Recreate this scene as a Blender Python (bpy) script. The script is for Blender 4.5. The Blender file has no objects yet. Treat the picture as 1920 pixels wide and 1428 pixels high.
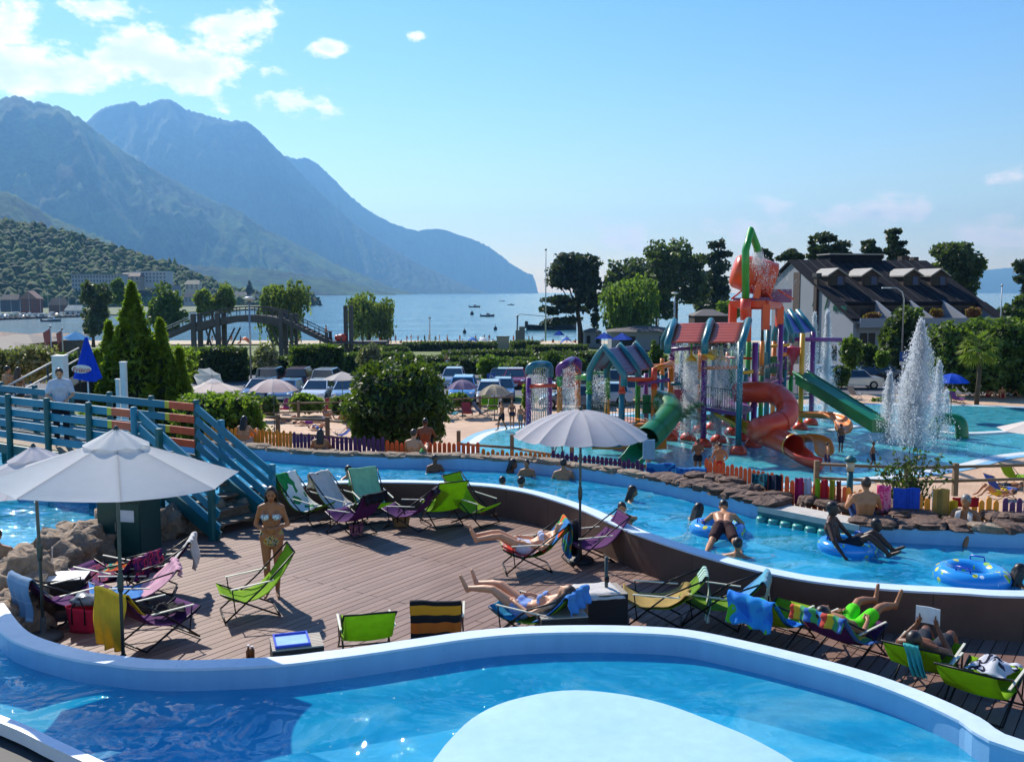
import bpy, bmesh, math, random
import numpy as np
from mathutils import Vector, Matrix
from mathutils.geometry import tessellate_polygon
from mathutils import noise as mnoise
random.seed(7); RNG = np.random.default_rng(7)
R = math.radians
S = bpy.context.scene
COL = S.collection

# ------------------------------------------------------------------ camera
FPX = 1800.0; TILT = math.atan(166 / FPX); CAMZ = 4.5
cam = bpy.data.cameras.new('camera'); camo = bpy.data.objects.new('camera', cam); COL.objects.link(camo)
camo.location = (0, 0, CAMZ); camo.rotation_euler = (R(90) - TILT, 0, 0)
cam.sensor_width = 36; cam.lens = 36 * FPX / 1920; cam.clip_start = .1; cam.clip_end = 60000
S.camera = camo
# ------------------------------------------------------------------ sun, sky
SUN_AZ = R(-32); SUN_EL = R(40)          # azimuth measured from +Y towards +X
sun = bpy.data.lights.new('sun', 'SUN'); suno = bpy.data.objects.new('sun', sun); COL.objects.link(suno)
sun.energy = 5.0; sun.angle = R(.53); sun.color = (1, .96, .9)
sd = Vector((math.sin(SUN_AZ) * math.cos(SUN_EL), math.cos(SUN_AZ) * math.cos(SUN_EL), math.sin(SUN_EL)))
suno.rotation_euler = sd.to_track_quat('Z', 'Y').to_euler(); suno.location = sd * 60
W = bpy.data.worlds.new('World'); S.world = W; W.use_nodes = True
SKY_STRENGTH = .11; SKY_SAT = 1.42
CLOUD = (1.0, 1.0, 1.03)
S.view_settings.view_transform = 'Standard'; S.view_settings.look = 'None'
S.view_settings.exposure = .5; S.view_settings.gamma = 1; S.view_settings.use_curve_mapping = False
S.cycles.max_bounces = 8; S.cycles.transparent_max_bounces = 24; S.cycles.volume_bounces = 0
S.cycles.sample_clamp_indirect = 4; S.cycles.use_denoising = True
S.cycles.caustics_reflective = False; S.cycles.caustics_refractive = False


def ray(x, y):
    u = (x - 960) / FPX; v = (714 - y) / FPX
    return Vector((u, math.cos(TILT) + v * math.sin(TILT), -math.sin(TILT) + v * math.cos(TILT)))


def G(x, y, z=0.0):                       # pixel -> point on the level z
    d = ray(x, y); s = (z - CAMZ) / d.z
    return Vector((d.x * s, d.y * s, z))


def A(x, y, D):                           # pixel -> point at the distance D in front
    d = ray(x, y); s = D / d.y
    return Vector((d.x * s, D, CAMZ + d.z * s))


def azel(x, y):
    d = ray(x, y)
    return math.atan2(d.x, d.y), math.atan2(d.z, math.hypot(d.x, d.y))


# ------------------------------------------------------------------ world nodes: Nishita sky + cumulus
def build_world():
    nt = W.node_tree; N = nt.nodes; L = nt.links; N.clear()
    out = N.new('ShaderNodeOutputWorld'); bg = N.new('ShaderNodeBackground'); L.new(bg.outputs[0], out.inputs[0])
    sky = N.new('ShaderNodeTexSky'); sky.sky_type = 'NISHITA'; sky.sun_disc = False
    sky.sun_elevation = SUN_EL; sky.sun_rotation = SUN_AZ % (2 * math.pi)
    sky.altitude = 400; sky.air_density = 1.3; sky.dust_density = .1; sky.ozone_density = 2.2
    def m(op, a, b=None, c=None):
        n = N.new('ShaderNodeMath'); n.operation = op
        for i, v in enumerate((a, b, c)):
            if v is None: continue
            if isinstance(v, (int, float)): n.inputs[i].default_value = v
            else: L.new(v, n.inputs[i])
        return n.outputs[0]
    tc = N.new('ShaderNodeTexCoord'); sep = N.new('ShaderNodeSeparateXYZ'); L.new(tc.outputs['Generated'], sep.inputs[0])
    x, y, z = sep.outputs
    az = m('ARCTAN2', x, y); el = m('ARCSINE', z)
    cmb = N.new('ShaderNodeCombineXYZ'); L.new(az, cmb.inputs[0]); L.new(m('MULTIPLY', el, 1.7), cmb.inputs[1])
    def noise(scale, det, off=(0, 0, 0), rough=.55):
        ad = N.new('ShaderNodeVectorMath'); ad.operation = 'ADD'; L.new(cmb.outputs[0], ad.inputs[0]); ad.inputs[1].default_value = off
        n = N.new('ShaderNodeTexNoise'); n.inputs['Scale'].default_value = scale; n.inputs['Detail'].default_value = det
        n.inputs['Roughness'].default_value = rough
        L.new(ad.outputs[0], n.inputs['Vector']); return n.outputs[0]
    # blobs: pixel centre, radii px, strength
    blobs = [(90, 135, 190, 50, 1), (300, 118, 190, 62, 1), (425, 60, 105, 55, 1), (20, 40, 60, 50, .8), (180, 12, 70, 26, .8), (-200, 80, 190, 90, 1),
             (560, 194, 95, 30, .95), (420, 208, 28, 13, .6), (608, 90, 42, 26, .7), (778, 68, 20, 13, .6),
             (1170, 440, 90, 48, .5), (1410, 420, 110, 48, .58), (1640, 400, 120, 36, .6), (1840, 440, 150, 38, .55), (2300, 370, 300, 80, .6)]
    dens = None
    cm2 = N.new('ShaderNodeCombineXYZ'); L.new(az, cm2.inputs[0]); L.new(el, cm2.inputs[1])
    for bx_, by_, rx, ry, s in blobs:
        a, e = azel(bx_, by_); sx, sy = FPX / rx, FPX / ry
        v = N.new('ShaderNodeVectorMath'); v.operation = 'MULTIPLY_ADD'; L.new(cm2.outputs[0], v.inputs[0]); v.inputs[1].default_value = (sx, sy, 0); v.inputs[2].default_value = (-a * sx, -e * sy, 0)
        ln = N.new('ShaderNodeVectorMath'); ln.operation = 'LENGTH'; L.new(v.outputs[0], ln.inputs[0])
        d = m('MULTIPLY_ADD', ln.outputs['Value'], -s, s)
        dens = d if dens is None else m('MAXIMUM', dens, d)
    dens = m('MAXIMUM', dens, -1.2)
    # everywhere outside the frame the same scattered cumulus goes on
    far = m('GREATER_THAN', m('ABSOLUTE', az), .75)
    gen = m('MULTIPLY', m('SUBTRACT', noise(3.2, 2, (4, 2, 0)), .52), 4.0)
    band = m('SUBTRACT', 1, m('ABSOLUTE', m('DIVIDE', m('SUBTRACT', el, .22), .3)))
    gen = m('SUBTRACT', m('MULTIPLY', m('MINIMUM', gen, band), far), m('SUBTRACT', 1, far))
    dens = m('MAXIMUM', dens, gen)
    n1 = noise(18, 7, rough=.64)
    n1s = noise(17, 3, (-.012, .02, 0), rough=.6)
    def smooth(v, a, b):
        mr = N.new('ShaderNodeMapRange'); mr.interpolation_type = 'SMOOTHSTEP'
        mr.inputs[1].default_value = a; mr.inputs[2].default_value = b
        L.new(v, mr.inputs[0]); return mr.outputs[0]
    f = m('ADD', dens, m('MULTIPLY', m('SUBTRACT', n1, .5), 2.9))
    alpha = smooth(f, .1, .62)
    # thick middle is greyer, thin edges brilliant (lit from behind)
    fs = m('ADD', dens, m('MULTIPLY', m('SUBTRACT', n1s, .5), 2.2))
    thick = m('MULTIPLY', smooth(fs, .3, 1.0), .62)
    mixc = N.new('ShaderNodeMixRGB'); L.new(thick, mixc.inputs[0]); mixc.inputs[1].default_value = (*CLOUD, 1); mixc.inputs[2].default_value = (.42, .54, .7, 1)
    sm = N.new('ShaderNodeMixRGB'); sm.blend_type = 'MULTIPLY'; sm.inputs[0].default_value = 1; hs = N.new('ShaderNodeHueSaturation'); hs.inputs['Saturation'].default_value = SKY_SAT; hs.inputs['Hue'].default_value = .513; L.new(sky.outputs[0], hs.inputs['Color']); L.new(hs.outputs[0], sm.inputs[1]); sm.inputs[2].default_value = (SKY_STRENGTH, SKY_STRENGTH, SKY_STRENGTH, 1)
    fin = N.new('ShaderNodeMixRGB'); L.new(alpha, fin.inputs[0]); L.new(sm.outputs[0], fin.inputs[1]); L.new(mixc.outputs[0], fin.inputs[2])
    L.new(fin.outputs[0], bg.inputs[0]); bg.inputs[1].default_value = 1.0
build_world(); W.cycles.sampling_method = 'MANUAL'; W.cycles.sample_map_resolution = 256


# ------------------------------------------------------------------ materials
def hexc(h):
    h = h.lstrip('#'); o = []
    for i in (0, 2, 4):
        v = int(h[i:i + 2], 16) / 255
        o.append(v / 12.92 if v <= .04045 else ((v + .055) / 1.055) ** 2.4)
    return (*o, 1)


MATS = {}


class NT:
    def __init__(s, name):
        s.m = bpy.data.materials.new(name); s.m.use_nodes = True; s.t = s.m.node_tree; s.N = s.t.nodes; s.L = s.t.links
        s.b = s.N['Principled BSDF']; s.out = s.N['Material Output']
    def n(s, typ, **kw):
        n = s.N.new('ShaderNode' + typ)
        for k, v in kw.items():
            if k.startswith('i_'):
                key = k[2:]; key = int(key) if key.isdigit() else key.replace('_', ' ')
                s.set(n.inputs[key], v)
            else: setattr(n, k, v)
        return n
    def set(s, sock, v):
        if hasattr(v, 'is_output'): s.L.new(v, sock)
        else: sock.default_value = v
    def noise(s, scale, det=4, coord=None, rough=.55):
        n = s.n('TexNoise', i_Scale=scale, i_Detail=det, i_Roughness=rough)
        s.L.new(coord or s.obj(), n.inputs['Vector']); return n.outputs[0]
    def obj(s):
        if not hasattr(s, '_tc'): s._tc = s.n('TexCoord')
        return s._tc.outputs['Object']
    def uv(s):
        s.obj(); return s._tc.outputs['UV']
    def pos(s):
        return s.n('NewGeometry').outputs['Position']
    def ramp(s, fac, stops, interp='LINEAR'):
        r = s.n('ValToRGB'); r.color_ramp.interpolation = interp; e = r.color_ramp.elements
        while len(e) < len(stops): e.new(.5)
        for el, (p, c) in zip(e, stops): el.position = p; el.color = c if len(c) == 4 else (*c, 1)
        s.L.new(fac, r.inputs[0]); return r.outputs[0]
    def mix(s, f, a, b, mode='MIX'):
        n = s.n('MixRGB', blend_type=mode); s.set(n.inputs[0], f); s.set(n.inputs[1], a); s.set(n.inputs[2], b); return n.outputs[0]
    def math(s, op, a, b=0.0):
        n = s.n('Math', operation=op); s.set(n.inputs[0], a); s.set(n.inputs[1], b); return n.outputs[0]
    def bump(s, h, strength=.3, dist=.02):
        n = s.n('Bump'); n.inputs['Strength'].default_value = strength; n.inputs['Distance'].default_value = dist
        s.L.new(h, n.inputs['Height']); s.L.new(n.outputs[0], s.b.inputs['Normal']); return n.outputs[0]


def M(name, col='#808080', rough=.6, metal=0, var=.12, vscale=6, bump=0, bscale=40, transl=0, coat=0, spec=.5):
    if name in MATS: return MATS[name]
    t = NT(name); c = hexc(col) if isinstance(col, str) else (*col, 1)
    lo = tuple(x * (1 - var) for x in c[:3]); hi = tuple(min(1, x * (1 + var)) for x in c[:3])
    cc = t.ramp(t.noise(vscale, 5), [(.3, lo), (.7, hi)])
    t.set(t.b.inputs['Base Color'], cc); t.b.inputs['Roughness'].default_value = rough; t.b.inputs['Metallic'].default_value = metal
    t.b.inputs['Specular IOR Level'].default_value = spec; t.b.inputs['Coat Weight'].default_value = coat
    if bump: t.bump(t.noise(bscale, 6), bump, .02)
    if transl:
        tr = t.n('BsdfTranslucent'); t.set(tr.inputs[0], cc); mx = t.n('MixShader'); mx.inputs[0].default_value = transl
        t.L.new(t.b.outputs[0], mx.inputs[1]); t.L.new(tr.outputs[0], mx.inputs[2]); t.L.new(mx.outputs[0], t.out.inputs[0])
    MATS[name] = t.m; return t.m


def leafmat(name, dark, light, transl=.35, scale=1.2, rough=.55):
    if name in MATS: return MATS[name]
    t = NT(name); a = t.n('Attribute', attribute_name='tint')
    f = t.math('ADD', t.math('MULTIPLY', a.outputs['Fac'], .6), t.math('MULTIPLY', t.noise(scale, 3), .4))
    cc = t.ramp(f, [(.15, hexc(dark)), (.85, hexc(light))])
    t.set(t.b.inputs['Base Color'], cc); t.b.inputs['Roughness'].default_value = rough
    tr = t.n('BsdfTranslucent'); t.set(tr.inputs[0], t.mix(.5, cc, (.25, .4, .03, 1))); mx = t.n('MixShader'); mx.inputs[0].default_value = transl
    t.L.new(t.b.outputs[0], mx.inputs[1]); t.L.new(tr.outputs[0], mx.inputs[2]); t.L.new(mx.outputs[0], t.out.inputs[0])
    MATS[name] = t.m; return t.m


def uvstripes(name, stops, axis=0, scale=1, rough=.9, interp='CONSTANT', transl=.2, wob=0.0):
    """fabric striped along one UV axis"""
    if name in MATS: return MATS[name]
    t = NT(name); sp = t.n('SeparateXYZ'); t.L.new(t.uv(), sp.inputs[0]); v = sp.outputs[axis]
    if wob: v = t.math('ADD', v, t.math('MULTIPLY', t.math('SUBTRACT', t.noise(5, 3), .5), wob))
    v = t.math('FRACT', t.math('MULTIPLY', v, scale))
    cc = t.ramp(v, [(p, hexc(h)) for p, h in stops], interp)
    cc = t.mix(.12, cc, t.ramp(t.noise(60, 4), [(.3, (.3, .3, .3)), (.7, (1, 1, 1))]), 'MULTIPLY')
    t.set(t.b.inputs['Base Color'], cc); t.b.inputs['Roughness'].default_value = rough; t.b.inputs['Specular IOR Level'].default_value = .2
    t.b.inputs['Sheen Weight'].default_value = .2
    t.bump(t.noise(300, 2), .25, .004)
    if transl:
        tr = t.n('BsdfTranslucent'); t.set(tr.inputs[0], cc); mx = t.n('MixShader'); mx.inputs[0].default_value = transl
        t.L.new(t.b.outputs[0], mx.inputs[1]); t.L.new(tr.outputs[0], mx.inputs[2]); t.L.new(mx.outputs[0], t.out.inputs[0])
    MATS[name] = t.m; return t.m


def blotch(name, cols, scale=6, rough=.9, transl=.15, det=1.5):
    """fabric printed with irregular patches"""
    if name in MATS: return MATS[name]
    t = NT(name); n = len(cols)
    nz = t.noise(scale, det)
    cc = t.ramp(nz, [(.3 + .42 * i / n, hexc(h)) for i, h in enumerate(cols)], 'CONSTANT')
    t.set(t.b.inputs['Base Color'], cc); t.b.inputs['Roughness'].default_value = rough; t.b.inputs['Specular IOR Level'].default_value = .25
    t.bump(t.noise(250, 2), .2, .004)
    if transl:
        tr = t.n('BsdfTranslucent'); t.set(tr.inputs[0], cc); mx = t.n('MixShader'); mx.inputs[0].default_value = transl
        t.L.new(t.b.outputs[0], mx.inputs[1]); t.L.new(tr.outputs[0], mx.inputs[2]); t.L.new(mx.outputs[0], t.out.inputs[0])
    MATS[name] = t.m; return t.m


def cloth(name, col, transl=.25, var=.1):
    if name in MATS: return MATS[name]
    t = NT(name); c = hexc(col)
    cc = t.ramp(t.noise(9, 5), [(.3, tuple(x * (1 - var) for x in c[:3])), (.7, tuple(min(1, x * (1 + var)) for x in c[:3]))])
    t.set(t.b.inputs['Base Color'], cc); t.b.inputs['Roughness'].default_value = .85; t.b.inputs['Specular IOR Level'].default_value = .25
    t.bump(t.noise(180, 3), .2, .004)
    tr = t.n('BsdfTranslucent'); t.set(tr.inputs[0], cc); mx = t.n('MixShader'); mx.inputs[0].default_value = transl
    t.L.new(t.b.outputs[0], mx.inputs[1]); t.L.new(tr.outputs[0], mx.inputs[2]); t.L.new(mx.outputs[0], t.out.inputs[0])
    MATS[name] = t.m; return t.m


# ------------------------------------------------------------------ objects
MW = {}


def lk(o, parent=None):
    COL.objects.link(o)
    if parent is not None: o.parent = parent
    return o


def tag(o, label=None, cat=None, group=None, kind=None):
    if label: o['label'] = label
    if cat: o['category'] = cat
    if group: o['group'] = group
    if kind: o['kind'] = kind
    return o


def thing(name, label, cat, loc=(0, 0, 0), rz=0, group=None, scale=1):
    o = bpy.data.objects.new(name, None); o.empty_display_size = .2; lk(o)
    o.location = loc; o.rotation_euler = (0, 0, rz); o.scale = (scale,) * 3
    MW[o] = (Matrix.Translation(Vector(loc)) @ Matrix.Rotation(rz, 4, 'Z') @ Matrix.Scale(scale, 4)).inverted()
    return tag(o, label, cat, group)


def cpy(src, loc, rz=0, label=None, group=None, scale=1, mats=None, parent=None):
    """copy of a thing with its parts and sub-parts; mats: {part name: material}"""
    c = src.copy(); COL.objects.link(c); c.location = loc; c.rotation_euler = (0, 0, rz); c.scale = (scale,) * 3
    if label: c['label'] = label
    if group: c['group'] = group
    def rec(s, d):
        for ch in s.children:
            k = ch.copy(); COL.objects.link(k); k.parent = d
            rec(ch, k)
    rec(src, c)
    if mats: recolor(c, mats)
    return c


def recolor(o, mats):
    for ch in [o] + list(o.children_recursive):
        nm = ch.name.split('.')[0]
        if nm in mats and ch.type == 'MESH':
            ch.material_slots[0].link = 'OBJECT'; ch.material_slots[0].material = mats[nm]


class MB:
    def __init__(s): s.v = []; s.f = []; s.uv = {}
    def add(s, vs, fs):
        b = len(s.v); s.v += [tuple(v) for v in vs]; s.f += [tuple(i + b for i in f) for f in fs]; return s
    def box(s, c, size, rz=0, rot=None):
        x, y, z = (d / 2 for d in size); c = Vector(c)
        m = rot if rot is not None else Matrix.Rotation(rz, 3, 'Z')
        vs = [c + m @ Vector((a * x, b * y, d * z)) for d in (-1, 1) for b in (-1, 1) for a in (-1, 1)]
        return s.add(vs, [(0, 2, 3, 1), (4, 5, 7, 6), (0, 1, 5, 4), (2, 6, 7, 3), (0, 4, 6, 2), (1, 3, 7, 5)])
    def bar(s, a, b, w, h, up=(0, 0, 1)):
        a = Vector(a); b = Vector(b); d = (b - a); ln = d.length
        if ln < 1e-6: return s
        d /= ln; side = d.cross(Vector(up))
        if side.length < 1e-4: side = d.cross(Vector((0, 1, 0)))
        side.normalize(); u = side.cross(d)
        m = Matrix((d, side, u)).transposed()
        return s.box((a + b) / 2, (ln, w, h), rot=m)
    def tube(s, pts, r, n=8, caps=True, closed=False, flat=1.0):
        pts = [Vector(p) for p in pts]; k = len(pts); rs = r if isinstance(r, (list, tuple)) else [r] * k
        up = Vector((0, 0, 1)); vs = []; prev = None
        for i, p in enumerate(pts):
            if closed: t = pts[(i + 1) % k] - pts[i - 1]
            else: t = pts[min(i + 1, k - 1)] - pts[max(i - 1, 0)]
            if t.length < 1e-9: t = Vector((0, 0, 1))
            t.normalize()
            if prev is None:
                a = t.cross(up)
                if a.length < .05: a = t.cross(Vector((0, 1, 0)))
            else: a = prev - t * prev.dot(t)
            a.normalize(); prev = a; b = t.cross(a)
            for j in range(n):
                th = 2 * math.pi * j / n
                vs.append(p + a * math.cos(th) * rs[i] + b * math.sin(th) * rs[i] * flat)
        fs = []
        for i in range(k if closed else k - 1):
            i2 = (i + 1) % k
            for j in range(n):
                fs.append((i * n + j, i * n + (j + 1) % n, i2 * n + (j + 1) % n, i2 * n + j))
        if caps and not closed:
            fs.append(tuple(range(n - 1, -1, -1))); fs.append(tuple((k - 1) * n + j for j in range(n)))
        return s.add(vs, fs)
    def lathe(s, prof, c=(0, 0, 0), n=16, m=None, caps=True):
        c = Vector(c); vs = []; fs = []
        for r, z in prof:
            for j in range(n):
                th = 2 * math.pi * j / n; p = Vector((r * math.cos(th), r * math.sin(th), z))
                vs.append(c + (m @ p if m else p))
        for i in range(len(prof) - 1):
            for j in range(n): fs.append((i * n + j, i * n + (j + 1) % n, (i + 1) * n + (j + 1) % n, (i + 1) * n + j))
        if caps:
            fs.append(tuple(range(n - 1, -1, -1))); fs.append(tuple((len(prof) - 1) * n + j for j in range(n)))
        return s.add(vs, fs)
    def ell(s, c, rad, n=12, k=8, m=None, jit=0):
        rx, ry, rz = rad if isinstance(rad, (tuple, list)) else (rad,) * 3
        c = Vector(c); vs = []; fs = []
        for i in range(k + 1):
            ph = math.pi * i / k
            for j in range(n):
                th = 2 * math.pi * j / n
                p = Vector((rx * math.sin(ph) * math.cos(th), ry * math.sin(ph) * math.sin(th), rz * math.cos(ph)))
                if jit: p *= 1 + random.uniform(-jit, jit)
                vs.append(c + (m @ p if m else p))
        for i in range(k):
            for j in range(n): fs.append((i * n + j, (i + 1) * n + j, (i + 1) * n + (j + 1) % n, i * n + (j + 1) % n))
        return s.add(vs, fs)
    def prism(s, poly, z0, z1):
        n = len(poly); vs = [(p[0], p[1], z0) for p in poly] + [(p[0], p[1], z1) for p in poly]
        return s.add(vs, [tuple(range(n - 1, -1, -1)), tuple(range(n, 2 * n))] + [(i, (i + 1) % n, n + (i + 1) % n, n + i) for i in range(n)])
    def slab(s, pts, off):                  # closed polygon of 3-D points extruded by a vector
        n = len(pts); off = Vector(off); p = [Vector(q) for q in pts]
        return s.add(p + [q + off for q in p], [tuple(range(n - 1, -1, -1)), tuple(range(n, 2 * n))] + [(i, (i + 1) % n, n + (i + 1) % n, n + i) for i in range(n)])
    def grid(s, fn, nu, nv, thick=0):
        b = len(s.v); P = [[Vector(fn(i / nu, j / nv)) for j in range(nv + 1)] for i in range(nu + 1)]
        base = len(s.f)
        s.v += [tuple(p) for r in P for p in r]
        idx = lambda i, j: b + i * (nv + 1) + j
        for i in range(nu):
            for j in range(nv):
                s.f.append((idx(i, j), idx(i + 1, j), idx(i + 1, j + 1), idx(i, j + 1)))
        for i in range(nu + 1):
            for j in range(nv + 1): s.uv[idx(i, j)] = (i / nu, j / nv)
        if thick:
            b2 = len(s.v)
            for i in range(nu + 1):
                for j in range(nv + 1):
                    a = P[min(i + 1, nu)][j] - P[max(i - 1, 0)][j]; c = P[i][min(j + 1, nv)] - P[i][max(j - 1, 0)]
                    nn = a.cross(c); nn = nn.normalized() if nn.length > 1e-9 else Vector((0, 0, 1))
                    s.v.append(tuple(P[i][j] - nn * thick)); s.uv[len(s.v) - 1] = (i / nu, j / nv)
            id2 = lambda i, j: b2 + i * (nv + 1) + j
            for i in range(nu):
                for j in range(nv): s.f.append((id2(i, j), id2(i, j + 1), id2(i + 1, j + 1), id2(i + 1, j)))
            for i in range(nu):
                for j in (0, nv):
                    q = (idx(i, j), id2(i, j), id2(i + 1, j), idx(i + 1, j)); s.f.append(q if j == 0 else q[::-1])
            for j in range(nv):
                for i in (0, nu):
                    q = (idx(i, j), idx(i, j + 1), id2(i, j + 1), id2(i, j)); s.f.append(q if i == 0 else q[::-1])
        return s
    def mesh(s, name, mat, smooth=False, inv=None):
        me = bpy.data.meshes.new(name)
        vs = [tuple(inv @ Vector(v)) for v in s.v] if inv is not None else s.v
        me.from_pydata(vs, [], s.f)
        if s.uv:
            ul = me.uv_layers.new(name='UVMap')
            vi = np.empty(len(me.loops), dtype=np.int32); me.loops.foreach_get('vertex_index', vi)
            arr = np.zeros((len(s.v), 2), dtype=np.float32)
            for k, q in s.uv.items(): arr[k] = q
            ul.data.foreach_set('uv', arr[vi].ravel())
        if mat: me.materials.append(mat)
        if smooth: me.polygons.foreach_set('use_smooth', [True] * len(me.polygons))
        me.update(); return me
    def build(s, name, mat, parent=None, smooth=False, world=False):
        inv = MW[parent] if (world and parent is not None) else None
        o = bpy.data.objects.new(name, s.mesh(name, mat, smooth, inv)); lk(o, parent)
        return o


def ob(name, me, parent=None):
    o = bpy.data.objects.new(name, me); return lk(o, parent)


def sub(parent_part):        # parts built in the thing's own space have identity transforms
    return parent_part


def np_mesh(name, verts, faces, mat, tint=None, smooth=False):
    """verts (n,3), faces (m,4) or (m,3) arrays"""
    me = bpy.data.meshes.new(name); k = faces.shape[1]
    me.vertices.add(len(verts)); me.vertices.foreach_set('co', verts.astype(np.float32).ravel())
    me.loops.add(faces.size); me.loops.foreach_set('vertex_index', faces.astype(np.int32).ravel())
    me.polygons.add(len(faces)); me.polygons.foreach_set('loop_start', np.arange(0, faces.size, k, dtype=np.int32))
    me.update(calc_edges=True)
    if tint is not None:
        at = me.attributes.new('tint', 'FLOAT', 'POINT'); at.data.foreach_set('value', tint.astype(np.float32))
    if smooth: me.polygons.foreach_set('use_smooth', np.ones(len(faces), dtype=bool))
    me.materials.append(mat); me.validate(); return me


def leaves(name, pts, mat, size, aspect=1.6, up=0.0, hang=0.0, jit=.35, fold=True):
    """many small leaf faces centred on pts"""
    n = len(pts); a = RNG.normal(size=(n, 3)); a[:, 2] += up - hang * 3; a /= np.linalg.norm(a, axis=1)[:, None]
    b = RNG.normal(size=(n, 3)); b -= a * (a * b).sum(1)[:, None]; b /= np.linalg.norm(b, axis=1)[:, None]
    s = (size * (1 + RNG.uniform(-jit, jit, n)))[:, None]
    l = a * s * aspect / 2; w = b * s / 2
    c = np.cross(a, b) * s * .12
    v = np.stack([pts - l, pts + w + c, pts + l, pts - w + c], 1).reshape(-1, 3)
    f = np.arange(4 * n).reshape(-1, 4)
    return np_mesh(name, v, f, mat, np.repeat(RNG.random(n), 4))


def blobpts(blobs, n, inner=.55):
    """points through a union of ellipsoids, denser towards the outside"""
    vol = np.array([b[3] * b[4] * b[5] for b in blobs]) ** .7; vol = vol / vol.sum()
    out = []
    for b, p in zip(blobs, vol):
        k = max(3, int(n * p)); d = RNG.normal(size=(k, 3)); d /= np.linalg.norm(d, axis=1)[:, None]
        r = inner + (1 - inner) * RNG.random(k) ** .6
        lump = 1 + .16 * np.sin(d[:, 0] * 7 + b[0] * 3) * np.sin(d[:, 1] * 6 + b[1]) + .13 * np.sin(d[:, 2] * 9 + b[2] * 2)
        out.append(np.array(b[:3]) + d * (r * lump)[:, None] * np.array(b[3:6]))
    return np.concatenate(out)


def offset_path(P, d):
    """shift a 2-D polyline to its left by d"""
    out = []
    for i in range(len(P)):
        a = Vector(P[max(i - 1, 0)][:2]); b = Vector(P[min(i + 1, len(P) - 1)][:2]); t = (b - a).normalized()
        out.append(Vector((P[i][0] - t.y * d, P[i][1] + t.x * d)))
    return out


def smooth_path(P, n=4):
    """Catmull-Rom through the points"""
    P = [Vector(p) for p in P]; out = []
    for i in range(len(P) - 1):
        p0 = P[max(i - 1, 0)]; p1 = P[i]; p2 = P[i + 1]; p3 = P[min(i + 2, len(P) - 1)]
        for k in range(n):
            t = k / n
            out.append(.5 * ((2 * p1) + (p2 - p0) * t + (2 * p0 - 5 * p1 + 4 * p2 - p3) * t * t + (3 * p1 - p0 - 3 * p2 + p3) * t ** 3))
    out.append(P[-1]); return out


def resample(P, step):
    P = [Vector(p) for p in P]; out = [P[0]]; acc = 0
    for a, b in zip(P, P[1:]):
        L = (b - a).length; d = step - acc
        while d <= L:
            out.append(a.lerp(b, d / L)); d += step
        acc = L - (d - step)
    return out


def text_mesh(txt, size, mat, parent, mtx, depth=.004, name='lettering', shear=0, bold=0):
    cu = bpy.data.curves.new('txt', 'FONT'); cu.body = txt; cu.size = size; cu.extrude = depth; cu.align_x = 'CENTER'; cu.align_y = 'CENTER'; cu.shear = shear
    cu.offset = bold
    o = bpy.data.objects.new('txt', cu); COL.objects.link(o)
    dg = bpy.context.evaluated_depsgraph_get(); me = bpy.data.meshes.new_from_object(o.evaluated_get(dg))
    bpy.data.objects.remove(o); me.transform(mtx); me.materials.clear(); me.materials.append(mat)
    return ob(name, me, parent)
# ================================================================== setting
ZW, ZT, ZP = .35, .60, -3.0      # river water, wall top, promenade level
LAKE = -7.3


def zg(y):                        # height of the land, falling towards the lake
    if y < 75: return ZP
    if y < 215: return ZP - 3.9 * (y - 75) / 140
    return ZP - 3.9 - .9 * (y - 215) / 20


def gnd(x, y):                    # pixel -> point on the land
    z = ZP
    for _ in range(25):
        p = G(x, y, z); z = .5 * z + .5 * zg(p.y)
    p = G(x, y, z); return p


# ---- materials of the ground
def mat_grass():
    t = NT('grass'); c = t.ramp(t.noise(.25, 6, t.pos()), [(.3, hexc('#4a5a22')), (.7, hexc('#6f7c35'))])
    c = t.mix(.5, c, t.ramp(t.noise(9, 4, t.pos()), [(.3, hexc('#3a4a1a')), (.7, hexc('#808a44'))]))
    t.set(t.b.inputs['Base Color'], c); t.b.inputs['Roughness'].default_value = .9; t.bump(t.noise(30, 4, t.pos()), .6, .05); return t.m
def mat_paver():
    t = NT('pavers'); mp = t.n('Mapping'); mp.inputs['Rotation'].default_value = (0, 0, .5); t.L.new(t.pos(), mp.inputs[0])
    br = t.n('TexBrick', i_Scale=1.0); t.L.new(mp.outputs[0], br.inputs['Vector'])
    br.inputs['Brick Width'].default_value = .4; br.inputs['Row Height'].default_value = .22; br.inputs['Mortar Size'].default_value = .012
    br.inputs['Color1'].default_value = hexc('#c9a789'); br.inputs['Color2'].default_value = hexc('#b58f72'); br.inputs['Mortar'].default_value = hexc('#8f7863')
    c = t.mix(.5, br.outputs[0], t.ramp(t.noise(.5, 5, t.pos()), [(.3, hexc('#a98b70')), (.7, hexc('#d6b697'))]))
    t.set(t.b.inputs['Base Color'], c); t.b.inputs['Roughness'].default_value = .8; return t.m
def mat_sand(): return M('sand', '#bfae92', .95, var=.15, vscale=.6)
def mat_asphalt(): return M('asphalt', '#5a5a5e', .9, var=.2, vscale=1.5, bump=.3)


def sheet(name, poly, z, mat, **kw):
    tri = tessellate_polygon([[Vector((p[0], p[1], 0)) for p in poly]])
    m = MB(); m.v = [(p[0], p[1], z) for p in poly]; m.f = [tuple(t) for t in tri]
    o = m.build(name, mat)
    # face up
    me = o.data
    if sum(p.normal.z for p in me.polygons) < 0: me.flip_normals()
    return tag(o, kind='structure', **kw)


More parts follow.
